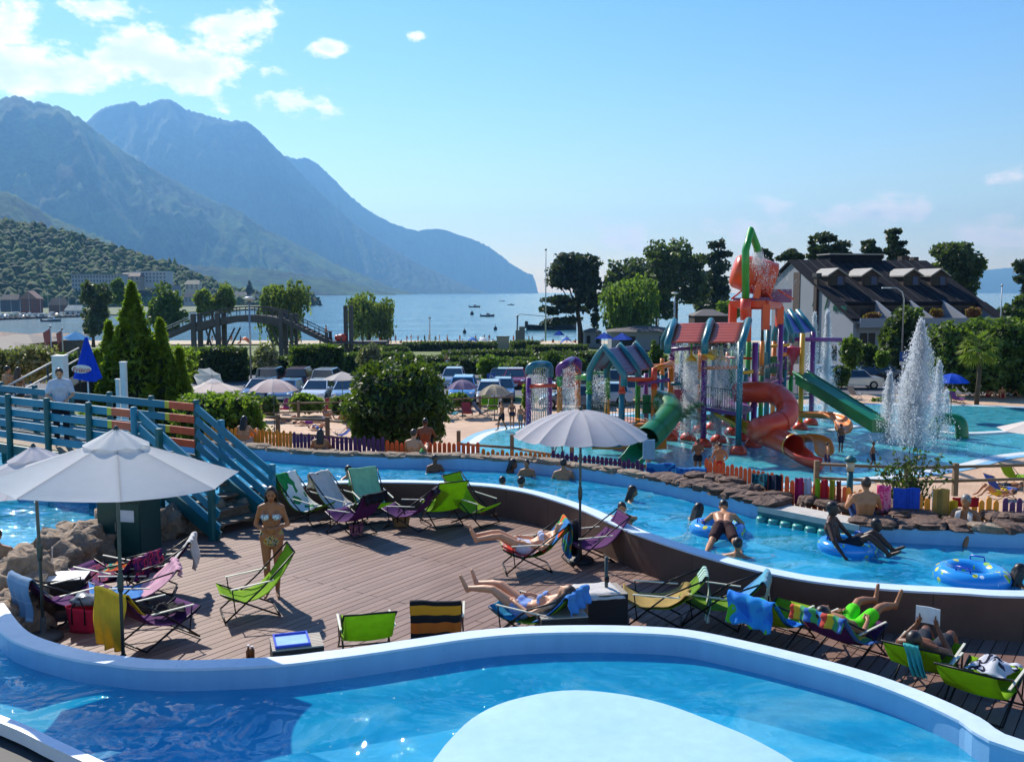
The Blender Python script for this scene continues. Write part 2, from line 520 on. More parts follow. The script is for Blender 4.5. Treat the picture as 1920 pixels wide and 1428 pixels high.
# ---- ground: one sheet that runs under the lake
xs = [-900, -500, -300, -200] + list(range(-150, 151, 10)) + [200, 300, 500, 900]
ys = [-120, -60, -20, 20, 40, 60] + list(range(75, 216, 10)) + [215, 225, 235, 300]
m = MB(); m.v = []
for y in ys:
    for x in xs:
        dz = .25 * mnoise.noise(Vector((x * .02, y * .02, 3))) if y > 90 else 0
        sh = 18 * mnoise.noise(Vector((x * .012, 0, 9))) if y > 214 else 0
        m.v.append((x, y + sh, zg(y) + dz))
nx = len(xs)
m.f = [(j * nx + i, j * nx + i + 1, (j + 1) * nx + i + 1, (j + 1) * nx + i) for j in range(len(ys) - 1) for i in range(nx - 1)]
tag(m.build('ground', mat_grass(), smooth=True), kind='structure')
sheet('beach_sand', [(-300, 196), (-120, 190), (-60, 200), (0, 199), (60, 203), (60, 214), (0, 214), (-60, 215), (-120, 214), (-300, 216)], zg(203) + .35, mat_sand())


# ---- lake
def wavenormal(t, layers, coord):
    v = None
    for sc, det, amp in layers:
        n = t.n('TexNoise', i_Scale=sc, i_Detail=det, i_Roughness=.5); t.L.new(coord, n.inputs[0])
        m_ = t.n('VectorMath', operation='MULTIPLY_ADD'); t.L.new(n.outputs['Color'], m_.inputs[0]); m_.inputs[1].default_value = (amp * 2, amp * 2, 0)
        if v is None: m_.inputs[2].default_value = (-amp, -amp, 1)
        else:
            ad = t.n('VectorMath', operation='ADD'); t.L.new(v, ad.inputs[0]); ad.inputs[1].default_value = (-amp, -amp, 0); t.L.new(ad.outputs[0], m_.inputs[2])
        v = m_.outputs[0]
    nn_ = t.n('VectorMath', operation='NORMALIZE'); t.L.new(v, nn_.inputs[0]); return nn_.outputs[0]


def mat_lake():
    t = NT('lake_water'); t.b.inputs['Base Color'].default_value = (.03, .13, .18, 1); t.b.inputs['Roughness'].default_value = .16
    mp = t.n('Mapping'); mp.inputs['Scale'].default_value = (.22, 1, 1); t.L.new(t.pos(), mp.inputs[0])
    t.L.new(wavenormal(t, [(.9, 2, .16), (.06, 3, .1)], mp.outputs[0]), t.b.inputs['Normal']); return t.m
sheet('lake', [(-15000, 200), (15000, 200), (15000, 21500), (-15000, 21500)], LAKE, mat_lake())


# ---- mountains
def mat_mountain(name, c1, c2, sc):
    t = NT(name); n = t.noise(sc, 8, t.pos(), .62)
    n2 = t.noise(sc * 9, 6, t.pos(), .6)
    c = t.ramp(t.math('ADD', t.math('MULTIPLY', n, .65), t.math('MULTIPLY', n2, .35)), [(.4, hexc(c1)), (.6, hexc(c2))])
    t.set(t.b.inputs['Base Color'], c); t.b.inputs['Roughness'].default_value = 1; t.b.inputs['Specular IOR Level'].default_value = .1
    t.bump(n2, 1.0, 12 / max(sc * 400, .2)); return t.m


def mountain(name, ridge, dr, db, mat, nu=230, nv=60, rough=.1, seed=0, pw=.9, tree=0):
    """ridge: pixels of the skyline; dr: distance of the ridge (left, right); db: distance of the foot"""
    P = smooth_path([Vector((x, y, 0)) for x, y in ridge], 8)
    P = resample(P, sum((b - a).length for a, b in zip(P, P[1:])) / nu)
    x0, x1 = P[0].x, P[-1].x; rows = []
    for p in P:
        k = (p.x - x0) / (x1 - x0); D = dr[0] + (dr[1] - dr[0]) * k; Db = db[0] + (db[1] - db[0]) * k
        r = A(p.x, p.y, D); d = Vector((r.x, r.y, 0)) / D
        b = d * Db; b.z = LAKE - 2
        r.z += 1.6 * tree * mnoise.noise(Vector((p.x * .21, seed, 0))) + tree * 1.4 * mnoise.noise(Vector((p.x * .6, seed, 4)))
        col = []
        for j in range(nv + 1):
            v = j / nv; q = b.lerp(r, v); h = (r.z - b.z)
            q.z = b.z + h * v ** pw
            amp = math.sin(math.pi * min(1, v * 1.02)) ** .7 * (1 if v < 1 else 0)
            s = Vector((q.x / (h + 300) * 2.6, q.y / (h + 300) * 1.1, seed * 7.3))
            f = 1 - abs(mnoise.noise(s)) * 2 + .5 * (1 - abs(mnoise.noise(s * 2.3)) * 2) + .5 * mnoise.noise(s * 5.1) + .34 * mnoise.noise(s * 11) + .2 * mnoise.noise(s * 23)
            q.z += (f - .75) * h * rough * amp
            col.append(q)
        bk = r + (r - b) * .5; bk.z = LAKE - 2
        col += [r.lerp(bk, .3), bk]
        rows.append(col)
    m = MB(); n = len(rows[0]); m.v = [tuple(q) for c in rows for q in c]
    m.f = [(i * n + j, (i + 1) * n + j, (i + 1) * n + j + 1, i * n + j + 1) for i in range(len(rows) - 1) for j in range(n - 1)]
    o = m.build(name, mat, smooth=True); tag(o, kind='structure')
    return rows


mmA = mat_mountain('forest_slopes', '#0f180c', '#46612a', .004)
mmB = mat_mountain('far_slopes', '#121c16', '#3c4c34', .0025)
mmC = mat_mountain('hill_woods', '#20320f', '#42571f', .01)
mountain('mountain', [(880, 536), (960, 538), (1010, 553)] if 0 else [(440, 330), (500, 300), (530, 292), (552, 297), (575, 297), (592, 305), (620, 330), (660, 370), (700, 400), (740, 420), (780, 432), (800, 430), (830, 430), (860, 440), (890, 450), (920, 465), (960, 495), (985, 510), (1000, 518), (1008, 545), (1012, 556)],
         (9000, 12500), (7600, 12200), mmB, seed=3, rough=.11, tree=10)
mountain('mountain', [(40, 330), (120, 260), (165, 226), (190, 204), (230, 194), (252, 190), (266, 198), (300, 187), (322, 188), (350, 205), (380, 213), (420, 225), (460, 228), (480, 240), (510, 270), (530, 290), (560, 320), (610, 370), (680, 430), (760, 480), (840, 520), (900, 545), (940, 556)],
         (7600, 8600), (5600, 7900), mmB, seed=5, rough=.12, tree=9)
mountain('mountain', [(-420, 215), (-300, 150), (-160, 205), (-60, 215), (0, 186), (28, 180), (60, 190), (110, 200), (150, 222), (170, 237), (210, 268), (260, 300), (330, 340), (400, 376), (450, 396), (500, 430), (560, 458), (620, 490), (680, 515), (740, 540), (800, 558)],
         (5000, 5800), (3400, 5200), mmA, seed=8, rough=.12, tree=8)
mountain('mountain', [(-420, 300), (-200, 330), (0, 358), (50, 380), (100, 408), (180, 440), (240, 468), (300, 490), (400, 500), (500, 505), (600, 520), (690, 540), (760, 556)],
         (2600, 4200), (1700, 3900), mmA, seed=12, rough=.10, tree=6)
hill_rows = mountain('wooded_hill', [(-420, 330), (-250, 370), (-100, 400), (0, 416), (60, 425), (120, 437), (180, 455), (230, 470), (280, 486), (330, 500), (360, 515), (395, 530), (440, 548), (500, 558), (590, 564)],
                     (1000, 950), (500, 900), mmC, seed=14, rough=.08, nv=26, tree=3)
# faint far shore behind the lake
mountain('far_shore', [(1500, 545), (1650, 530), (1780, 515), (1860, 505), (1900, 502), (1960, 503), (2100, 500), (2300, 505), (2600, 520)], (16500, 16500), (15000, 15000), mmB, seed=20, nu=60, nv=8)

# the wood on the near hill: crowns one cannot count
ico = bmesh.new(); bmesh.ops.create_icosphere(ico, subdivisions=1, radius=1); iv = np.array([v.co[:] for v in ico.verts]); fi = np.array([[v.index for v in f.verts] for f in ico.faces]); ico.free()
cv, cf, ct = [], [], []; k = 0
for _ in range(9000):
    i = random.randrange(len(hill_rows) - 1); j = random.uniform(.03, 1) * 25; j0 = int(j)
    a = hill_rows[i][j0].lerp(hill_rows[i][j0 + 1], j - j0); b = hill_rows[i + 1][j0].lerp(hill_rows[i + 1][j0 + 1], j - j0); q = a.lerp(b, random.random())
    px = 960 + FPX * q.x / q.y
    if px < -300 or px > 620: continue
    r = 1.9 + 3.4 * random.random() ** 1.7; lump = 1 + .28 * RNG.normal(size=(len(iv), 1)).clip(-1.5, 1.5)
    cv.append(iv * lump * np.array([r, r, r * random.uniform(.75, 1.5)]) + np.array([q.x, q.y, q.z + r * .2])); cf.append(fi + k * len(iv)); ct.append(np.full(len(iv), random.random())); k += 1
tag(ob('hillside_wood', np_mesh('hillside_wood', np.concatenate(cv), np.concatenate(cf), leafmat('hill_wood', '#152a06', '#486618', .2, .05, .9), np.concatenate(ct))), 'dense broadleaf wood covering the near hillside', 'wood', kind='stuff')

# ---- haze: the air over the lake
t = NT('haze_air'); t.N.remove(t.b); pv = t.n('VolumePrincipled'); pv.inputs['Color'].default_value = (.2, .5, 1, 1); pv.inputs['Absorption Color'].default_value = (.25, .25, .25, 1); pv.inputs['Density'].default_value = 9.5e-5
pv.inputs['Anisotropy'].default_value = .35; t.L.new(pv.outputs[0], t.out.inputs['Volume'])
m = MB().box((0, 10700, 870), (31000, 22000, 1760)); tag(m.build('haze', t.m), 'blue summer haze over the lake and mountains', 'haze', kind='stuff')

# ================================================================== river and deck
F_DECK = [(5, 1130), (41, 1176), (84, 1199), (168, 1221), (225, 1229), (288, 1236), (380, 1237), (520, 1231), (600, 1222), (671, 1213), (794, 1195), (880, 1183), (972, 1175), (1075, 1172), (1180, 1173), (1288, 1180), (1400, 1202), (1509, 1228), (1600, 1252), (1672, 1275), (1760, 1309), (1835, 1344), (1920, 1388)]
W_DECK = [(545, 911), (620, 905), (700, 903), (800, 904), (900, 909), (950, 915), (1000, 925), (1060, 943), (1100, 958), (1150, 981), (1200, 1002), (1300, 1035), (1400, 1063), (1500, 1084), (1600, 1097), (1700, 1105), (1800, 1110), (1920, 1116)]
B_BANK = [(350, 832), (450, 838), (520, 846), (600, 852), (700, 856), (800, 858), (900, 861), (960, 864), (1040, 871), (1100, 879), (1200, 894), (1300, 916), (1360, 931), (1420, 946), (1520, 965), (1610, 984), (1660, 988), (1760, 993), (1920, 999)]
g2 = lambda L, z: [G(x, y, z).to_2d() for x, y in L]
Fd = smooth_path(g2(F_DECK, ZT) + [Vector((5.6, 7.5)), Vector((8, 6.3)), Vector((11, 5.6)), Vector((14, 5.4))], 4)
Wd = smooth_path([Vector((-5.3, 19.1))] + g2(W_DECK, ZT) + [Vector((9, 12.15)), Vector((11.5, 12.3)), Vector((14, 12.7))], 4)
Bb = smooth_path([Vector((-19, 27.6)), Vector((-14, 26.8))] + g2(B_BANK, ZT) + [Vector((11, 15.4)), Vector((16, 15.6))], 4)
WT = .21
Fw = offset_path(Fd, -WT)                 # path runs left to right: right-hand side is the front water
Ww = offset_path(Wd, WT)
ROCK_W = [Vector(p) for p in ((-6.75, 12.2), (-7.05, 13.0), (-7.45, 14.2), (-7.65, 15.4), (-7.45, 16.6), (-6.9, 17.7), (-6.2, 18.7), (-5.35, 19.3))]   # water side of the rock edge
hole = Fw + [Vector((14, 12.9))] + list(reversed(Ww)) + list(reversed(ROCK_W))
outer = list(Bb) + [Vector((16, 2)), Vector((10, 2.5)), Vector((6, 3.6)), Vector((2, 5)), Vector((-1, 6.2)), Vector((-2.5, 7.1)), Vector((-3.86, 8.0)), Vector((-4.6, 8.5)), Vector((-6.5, 9.6)), Vector((-9.5, 11.6)), Vector((-14, 14)), Vector((-19, 20))]


def ring_sheet(name, z, mat):
    a = [Vector((p.x, p.y, 0)) for p in outer]; b = [Vector((p.x, p.y, 0)) for p in hole]
    tri = tessellate_polygon([a, b]); m = MB(); m.v = [(p.x, p.y, z) for p in a + b]; m.f = [tuple(t_) for t_ in tri]
    o = m.build(name, mat)
    if sum(p.normal.z * p.area for p in o.data.polygons) < 0: o.data.flip_normals()
    return o


def mat_pool_paint(name='pool_paint', c1='#2f86c6', c2='#3d97d4', rough=.55):
    if name in MATS: return MATS[name]
    t = NT(name); c = t.ramp(t.noise(1.1, 6, t.pos()), [(.35, hexc(c1)), (.7, hexc(c2))])
    stm = t.n('Mapping'); stm.inputs['Scale'].default_value = (7, 7, .7); t.L.new(t.pos(), stm.inputs[0]); c = t.mix(.3, c, t.ramp(t.noise(1, 5, stm.outputs[0]), [(.35, (.72, .75, .8)), (.65, (1, 1, 1))]), 'MULTIPLY')
    sp = t.ramp(t.noise(14, 2, t.pos()), [(.76, (0, 0, 0)), (.79, (1, 1, 1))])
    c = t.mix(t.math('MULTIPLY', sp, .4), c, hexc('#33506b'))
    t.set(t.b.inputs['Base Color'], c); t.b.inputs['Roughness'].default_value = rough; t.bump(t.noise(25, 5, t.pos()), .15, .01); MATS[name] = t.m; return t.m


def mat_water(name, tint, swirl=1.0, sc=1.0, rough=.02, body=None, milk=.5):
    t = NT(name); t.N.remove(t.b)
    mp = t.n('Mapping'); mp.inputs['Scale'].default_value = (.8, 1.25, 1); mp.inputs['Rotation'].default_value = (0, 0, .4); t.L.new(t.pos(), mp.inputs[0])
    wd = t.n('TexNoise', i_Scale=.5 * sc, i_Detail=2); t.L.new(mp.outputs[0], wd.inputs[0])
    wp = t.n('VectorMath', operation='MULTIPLY_ADD'); t.L.new(wd.outputs['Color'], wp.inputs[0]); wp.inputs[1].default_value = (1.6, 1.6, 0); t.L.new(mp.outputs[0], wp.inputs[2])
    nrm = wavenormal(t, [(1.5 * sc, 2.5, .3 * swirl), (7 * sc, 2.5, .24 * swirl)], wp.outputs[0])
    lw = t.n('LayerWeight'); lw.inputs['Blend'].default_value = .5; t.L.new(nrm, lw.inputs['Normal'])
    tr = t.n('BsdfTransparent')
    t.set(tr.inputs[0], t.ramp(lw.outputs['Facing'], [(.12, tuple(c * .8 for c in tint)), (.6, tint)]))
    base = tr.outputs[0]
    if body:      # light scattered inside the water
        df = t.n('BsdfDiffuse'); t.L.new(nrm, df.inputs['Normal'])
        t.set(df.inputs[0], t.ramp(t.noise(1.1 * sc, 4, wp.outputs[0]), [(.38, hexc(body[0])), (.5, hexc(body[1])), (.64, hexc(body[2]))]))
        ms = t.n('MixShader'); ms.inputs[0].default_value = milk; t.L.new(tr.outputs[0], ms.inputs[1]); t.L.new(df.outputs[0], ms.inputs[2]); base = ms.outputs[0]
    nr2 = wavenormal(t, [(1.5 * sc, 2.5, .55 * swirl), (9 * sc, 2.5, 1.0 * swirl)], wp.outputs[0])
    gl = t.n('BsdfGlossy'); gl.inputs['Roughness'].default_value = rough; t.L.new(nr2, gl.inputs['Normal'])
    fr = t.math('ADD', .02, t.math('MULTIPLY', .95, t.math('POWER', lw.outputs['Facing'], 5.0)))
    mx = t.n('MixShader'); t.L.new(fr, mx.inputs[0]); t.L.new(base, mx.inputs[1]); t.L.new(gl.outputs[0], mx.inputs[2])
    t.L.new(mx.outputs[0], t.out.inputs[0]); return t.m


tag(ring_sheet('river_water', ZW, mat_water('pool_water', (.82, .97, 1), body=('#14a4cf', '#24b4dc', '#66cce6'), milk=.45)), kind='structure')
tag(ring_sheet('river_floor', -.05, mat_pool_paint('river_floor_paint', '#30b0e2', '#4cc2ec')), kind='structure')
paint = mat_pool_paint('wall_paint', '#7fb0d2', '#8cbada'); cope = mat_pool_paint('coping_paint', '#bfd3e4', '#cfdfec')
# outer side of the river
m = MB(); o_ = outer + [outer[0]]
for a, b in zip(o_, o_[1:]): m.add([(a.x, a.y, -.6), (b.x, b.y, -.6), (b.x, b.y, ZT), (a.x, a.y, ZT)], [(0, 1, 2, 3)])
tag(m.build('river_basin', paint), kind='structure')


def strip(P, Q, z0, z1):
    """wall body between two parallel paths"""
    m = MB(); n = len(P)
    for k, (a, b) in enumerate(zip(P, Q)): m.v += [(a[0], a[1], z0), (a[0], a[1], z1), (b[0], b[1], z1), (b[0], b[1], z0)]
    for i in range(n - 1):
        for j in range(4): m.f.append((4 * i + j, 4 * i + (j + 1) % 4, 4 * i + 4 + (j + 1) % 4, 4 * i + 4 + j))
    m.f += [(0, 1, 2, 3), (4 * n - 1, 4 * n - 2, 4 * n - 3, 4 * n - 4)]
    return m


# near wall of the deck (front) and far wall (back): each one thing
wt = thing('pool_wall', 'low pale blue wall curving along the front edge of the wooden deck', 'wall', (0, 10.6, 0))
strip(Fd, Fw, -.6, ZT - .03).build('wall_body', paint, wt, world=True)
strip(offset_path(Fd, .012), offset_path(Fw, -.012), ZT - .028, ZT).build('coping', cope, wt, world=True)
wb = thing('pool_wall', 'long brown clad wall with a pale blue rim behind the deck chairs', 'wall', (2, 15, 0))
strip(Wd, Ww, -.6, ZT - .03).build('wall_body', paint, wb, world=True)
strip(offset_path(Wd, -.03), offset_path(Ww, .012), ZT - .028, ZT).build('coping', cope, wb, world=True)
clad = M('brown_cladding', '#5d4438', .7, var=.15, vscale=3, bump=.1)
Wi = offset_path(Wd, -.005); Wi2 = offset_path(Wd, -.026)
for i in range(0, len(Wi) - 1, 6):
    e = min(i + 7, len(Wi))
    a, b = Wi[i:e], Wi2[i:e]
    if len(a) < 2: continue
    a = list(a); b = list(b)
    d0 = (a[1] - a[0]).normalized() * .006; a[0] = a[0] + d0; b[0] = b[0] + d0
    strip(a, b, -.02, ZT - .03).build('cladding_panel', clad, wb, world=True)

# island in the front water
isl = smooth_path([Vector(p) for p in ((-.56, 8.08), (-.35, 8.6), (-.02, 8.98), (.51, 9.22), (1.0, 9.16), (1.45, 8.92), (1.85, 8.52), (2.15, 8.15), (2.4, 7.6), (2.3, 6.8), (1.5, 6.3), (.3, 6.3), (-.5, 6.9), (-.68, 7.5), (-.56, 8.08))], 4)[:-1]
it = thing('pool_island', 'smooth pale blue concrete island standing in the front water', 'island', (.8, 7.6, -.55))
MB().prism(isl, -.54, .50).build('side', paint, it, world=True)
MB().prism([p + (p - Vector((.8, 7.6))).normalized() * .03 for p in isl], .502, .55).build('top', mat_pool_paint('island_paint', '#9cc6de', '#a9d0e4', .6), it, world=True)

# white rim of the outer wall, bottom left
rimP = smooth_path([Vector(p) for p in ((-14, 14), (-9.5, 11.6), (-6.5, 9.6), (-4.6, 8.5), (-3.86, 8.0), (-2.5, 7.1), (-1, 6.2))], 5)
rt = thing('rim_wall', 'curved white rim wall with a dark inside along the outer water edge', 'wall', (-5, 8.8, -.5))
strip(rimP, offset_path(rimP, -.1), .48, .6).build('rim', M('white_rim', '#dfe4ee', .4, var=.06), rt, world=True)
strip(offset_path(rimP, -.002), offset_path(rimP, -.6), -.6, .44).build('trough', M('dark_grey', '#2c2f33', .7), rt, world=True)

# ---- deck planks
deck_poly = [Vector(p) for p in offset_path(Fd, .004)] + [Vector((14, 12.6))] + list(reversed(offset_path(Wd, -.028))) + [Vector(p) for p in ((-5.35, 18.9), (-6.0, 18.3), (-6.6, 17.4), (-7.1, 16.4), (-7.2, 15.2), (-7.0, 14.1), (-6.65, 13.0))]
tag(sheet('deck_base', deck_poly, -.05, M('deck_joists', '#2a211d', .9)))


def clip(poly, a, b):                     # keep the left of a->b
    out = []; n = b - a
    side = lambda p: n.x * (p.y - a.y) - n.y * (p.x - a.x)
    for i in range(len(poly)):
        p, q = poly[i], poly[(i + 1) % len(poly)]; sp, sq = side(p), side(q)
        if sp >= 0: out.append(p)
        if (sp >= 0) != (sq >= 0): out.append(p.lerp(q, sp / (sp - sq)))
    return out


def mat_deck(name, c1, c2):
    t = NT(name); mp = t.n('Mapping'); mp.inputs['Rotation'].default_value = (0, 0, R(34.8)); t.L.new(t.pos(), mp.inputs[0])
    st = t.n('Mapping'); st.inputs['Scale'].default_value = (30, 1.2, 1); t.L.new(mp.outputs[0], st.inputs[0])
    c = t.ramp(t.noise(1.5, 5, st.outputs[0]), [(.3, hexc(c1)), (.7, hexc(c2))])
    c = t.mix(.35, c, t.ramp(t.noise(.8, 5, t.pos()), [(.3, hexc('#54403a')), (.7, hexc('#8c766b'))]))
    w = t.n('TexWave', i_Scale=28.0, wave_type='BANDS', bands_direction='X'); t.L.new(mp.outputs[0], w.inputs[0])
    t.set(t.b.inputs['Base Color'], c); t.b.inputs['Roughness'].default_value = .62; t.bump(w.outputs[1], .2, .004); return t.m
deckm = [mat_deck('deck_board_a', '#6e4c41', '#82604f'), mat_deck('deck_board_b', '#634338', '#765346'), mat_deck('deck_board_c', '#76564a', '#8a6a5c')]
th = R(34.8); du = Vector((math.sin(th), math.cos(th))); dn = Vector((math.cos(th), -math.sin(th)))
PWD = .14; plank_list = []
org = Vector((-1, 14))
for i in range(-110, 120):
    c0 = org + dn * (i * PWD); L0 = 4.0; ph = (i % 2) * 2.0 + 1.35
    for kk in range(-5, 6):
        a = c0 + du * (kk * L0 + ph); h = (PWD - .012) / 2; l = L0 / 2 - .006
        rect = [a - du * l - dn * h, a - du * l + dn * h, a + du * l + dn * h, a + du * l - dn * h]
        pl = [p for p in deck_poly]
        area = sum(rect[q].x * rect[(q + 1) % 4].y - rect[(q + 1) % 4].x * rect[q].y for q in range(4))
        rc = rect if area > 0 else rect[::-1]
        for q in range(4):
            pl = clip(pl, rc[q], rc[(q + 1) % 4])
            if len(pl) < 3: break
        if len(pl) < 3: continue
        # drop doubled points
        q2 = [p for n_, p in enumerate(pl) if (p - pl[n_ - 1]).length > 1e-4]
        if len(q2) < 3: continue
        ar = abs(sum(q2[n_ - 1].x * q2[n_].y - q2[n_].x * q2[n_ - 1].y for n_ in range(len(q2)))) / 2
        if ar < .002: continue
        cc = sum(q2, Vector((0, 0))) / len(q2); plank_list.append((cc.length, q2, (i * 7 + kk * 3) % 3, (i, kk)))
plank_list.sort(key=lambda e: e[0])
deck = bpy.data.objects.new('deck', None); lk(deck); tag(deck, kind='structure'); deck.location = (0, 13, 0); MW[deck] = Matrix.Translation((0, -13, 0))
def is_view(e):
    c = sum(e[1], Vector((0, 0))) / len(e[1]); return abs(c.x) < c.y * .56
vis = [e for e in plank_list if is_view(e)]; hid = [e for e in plank_list if not is_view(e)]
for e in vis[:300]: MB().prism(e[1], -.028, random.uniform(-.0015, .0015)).build('plank', deckm[e[2]], deck, world=True)
for mi in range(3):
    m = MB()
    for e in vis[300:] + hid:
        if e[2] == mi: m.prism(e[1], -.028, random.uniform(-.0015, .0015))
    if m.v: tag(m.build('planks', deckm[mi], deck, world=True), kind='stuff')


# ---- rocks
def rock(m, c, rad, seed, rz=0, k=9, n=13, rough=.42):
    cz = Vector(c); ca, sa = math.cos(rz), math.sin(rz); vs = []; fs = []
    for i in range(k + 1):
        ph = math.pi * i / k
        for j in range(n):
            t_ = 2 * math.pi * j / n
            p = Vector((math.sin(ph) * math.cos(t_), math.sin(ph) * math.sin(t_), math.cos(ph)))
            p = Vector([math.copysign(abs(q) ** .62, q) for q in p])       # boxy
            s = 1 + rough * mnoise.noise(p * 1.7 + Vector((seed * 3.1, seed, 0))) + rough * .5 * mnoise.noise(p * 4.5 + Vector((0, seed * 2.3, 5)))
            p = Vector((p.x * rad[0] * s, p.y * rad[1] * s, p.z * rad[2] * s))
            vs.append(cz + Vector((p.x * ca - p.y * sa, p.x * sa + p.y * ca, p.z)))
    for i in range(k):
        for j in range(n): fs.append((i * n + j, (i + 1) * n + j, (i + 1) * n + (j + 1) % n, i * n + (j + 1) % n))
    return m.add(vs, fs)


def mat_rock(name, c1, c2):
    t = NT(name); n1 = t.noise(2.2, 8, t.pos(), .65); n2 = t.noise(13, 6, t.pos(), .6)
    c = t.ramp(n1, [(.3, hexc(c1)), (.7, hexc(c2))]); c = t.mix(.4, c, t.ramp(n2, [(.35, hexc('#4a3c33')), (.65, hexc('#b29c86'))]), 'OVERLAY')
    t.set(t.b.inputs['Base Color'], c); t.b.inputs['Roughness'].default_value = .85
    v = t.n('TexVoronoi', feature='DISTANCE_TO_EDGE', i_Scale=1.7); t.L.new(t.pos(), v.inputs['Vector'])
    h = t.math('ADD', t.math('MULTIPLY', n2, .6), t.math('MULTIPLY', t.math('MINIMUM', v.outputs[0], .12), 4)); t.bump(h, 1.0, .09); return t.m
rk1 = mat_rock('rock_brown', '#5a463c', '#7c6558'); rk2 = mat_rock('rock_grey', '#857462', '#aa9a86')
cp = thing('rock_coping', 'rim of craggy brown stones along the far bank of the river', 'stone rim', (2, 20, .5))
Bo = resample(offset_path(Bb, .02), .02); i = 0; pos_ = 0.0; nst = 0
seq = resample(Bb, .05); idx_ = 0
while idx_ < len(seq) - 6:
    p = seq[idx_]; px = 960 + FPX * p.x / p.y
    big = 1180 < px < 1800 or px > 1900
    w = random.uniform(.28, .55) if big else random.uniform(.45, .8)
    st = max(3, int(w / .05)); q = seq[min(idx_ + st, len(seq) - 1)]; t_ = (q - p).normalized(); nrm = Vector((-t_.y, t_.x)); c = (p + q) / 2
    dep = random.uniform(.32, .46) if big else random.uniform(.17, .22)
    hh = random.uniform(.05, .095) if big else random.uniform(.05, .075)
    if 1425 < px < 1600: c = c + nrm * .75; dep = .36
    c = c + nrm * (dep * .75)
    if px > -150:
        rock(MB(), (c.x, c.y, ZT + hh * .5), (w * .56, dep, hh), nst, math.atan2(t_.y, t_.x), 6, 10).build('stone', rk1 if big else rk2, cp, world=True); nst += 1
    if big and random.random() < .35:
        c2 = c + nrm * random.uniform(.3, .6); rock(MB(), (c2.x, c2.y, ZT + hh + random.uniform(-.02, .06)), (w * .55, dep * .85, hh), nst + 300, math.atan2(t_.y, t_.x) + random.uniform(-.4, .4), 6, 10).build('stone', rk1, cp, world=True)
    idx_ += st
# the big rock edge between deck and water, left
rk = thing('rock_edge', 'big cracked grey rock edge between the deck and the left water', 'rock', (-7.2, 15, 0))
for n_, (x, y, rx, ry, h) in enumerate([(-6.72, 12.55, .42, .42, .34), (-6.98, 13.2, .5, .5, .42), (-7.22, 14.0, .52, .55, .46), (-7.35, 14.8, .5, .52, .44), (-7.42, 15.55, .5, .52, .46), (-7.3, 16.3, .5, .5, .45), (-7.0, 17.0, .5, .5, .44), (-6.6, 17.65, .5, .5, .42), (-6.05, 18.3, .5, .5, .38), (-5.5, 18.95, .45, .45, .36), (-7.05, 13.6, .36, .4, .5), (-7.2, 15.2, .4, .4, .52), (-7.25, 16.0, .36, .4, .5), (-6.8, 17.3, .36, .4, .5), (-4.95, 19.25, .35, .35, .4)]):
    rock(MB(), (x, y, .12), (rx, ry, h * .92), n_ + 40, random.uniform(0, 3), 16, 24, .5).build('boulder', rk2, rk, smooth=True, world=True)
# ---- bank behind the river: paving, then a slope down to the promenade
bk = [p for p in Bb]; m = MB(); n = len(bk)
for o_, z in ((0, ZT - .06), (.45, ZT - .08), (.8, .04), (1.7, .02), (5.5, ZP - .3)): m.v += [(p[0], p[1], z) for p in offset_path(bk, o_)]
for r_ in range(4): m.f += [(r_ * n + i, r_ * n + i + 1, (r_ + 1) * n + i + 1, (r_ + 1) * n + i) for i in range(n - 1)]
tag(m.build('bank', M('bank_soil', '#4e4a34', .95, var=.3, vscale=1.5, bump=.5)), kind='structure')
# alcove with jets in the bank
al = thing('jet_alcove', 'shaded alcove of teal pillars under a pale concrete lintel in the river bank', 'alcove', G(1515, 965, 0))
a0 = G(1422, 948, ZT).to_2d(); a1 = G(1612, 985, ZT).to_2d(); tt = (a1 - a0).normalized(); nn = Vector((-tt.y, tt.x))
strip([a0 - nn * .02, a1 - nn * .02], [a0 + nn * .5, a1 + nn * .5], ZT - .1, ZT + .005).build('lintel', M('pale_concrete', '#b9b4aa', .8, bump=.2), al, world=True)
strip([a0 - nn * .015, a1 - nn * .015], [a0 - nn * .004, a1 - nn * .004], -.5, ZT - .102).build('backing', M('teal_dark', '#1c6a70', .5), al, world=True)
tl = M('teal_pipe', '#2f8a86', .35)
for k in range(8):
    c = a0.lerp(a1, (k + .5) / 8) - nn * .06
    MB().lathe([(.11, -.5), (.11, ZT - .2), (.09, ZT - .17)], (c.x, c.y, 0), 14).build('pillar', tl, al, smooth=True, world=True)

# ================================================================== promenade and splash pool
sheet('promenade', [(-22, 26), (60, 26), (60, 78), (32, 78), (20, 70), (4, 66), (-22, 62)], ZP + .004, mat_paver())
sheet('car_park', [(-60, 68), (60, 71), (60, 84), (34, 88), (-60, 86)], ZP + .012, mat_asphalt())
sheet('car_park', [(14, 84), (60, 82), (60, 104), (16, 104)], zg(94) + .3, M('asphalt_b', '#6a6a6c', .9, var=.15))
SPL = smooth_path([Vector(p) for p in ((-1.8, 46.5), (-.6, 51.5), (4, 56), (10, 60), (18, 62.6), (28, 63.4), (36, 60), (39, 53), (34, 47), (23.8, 44.6), (18.3, 40.6), (12, 37.6), (6, 37.2), (1, 39.6), (-1.3, 43), (-1.8, 46.5))], 5)[:-1]
cen = Vector((16, 50))
sheet('splash_pool_floor', SPL, ZP + .02, mat_pool_paint('splash_floor', '#52cdd8', '#6adce2', .35))
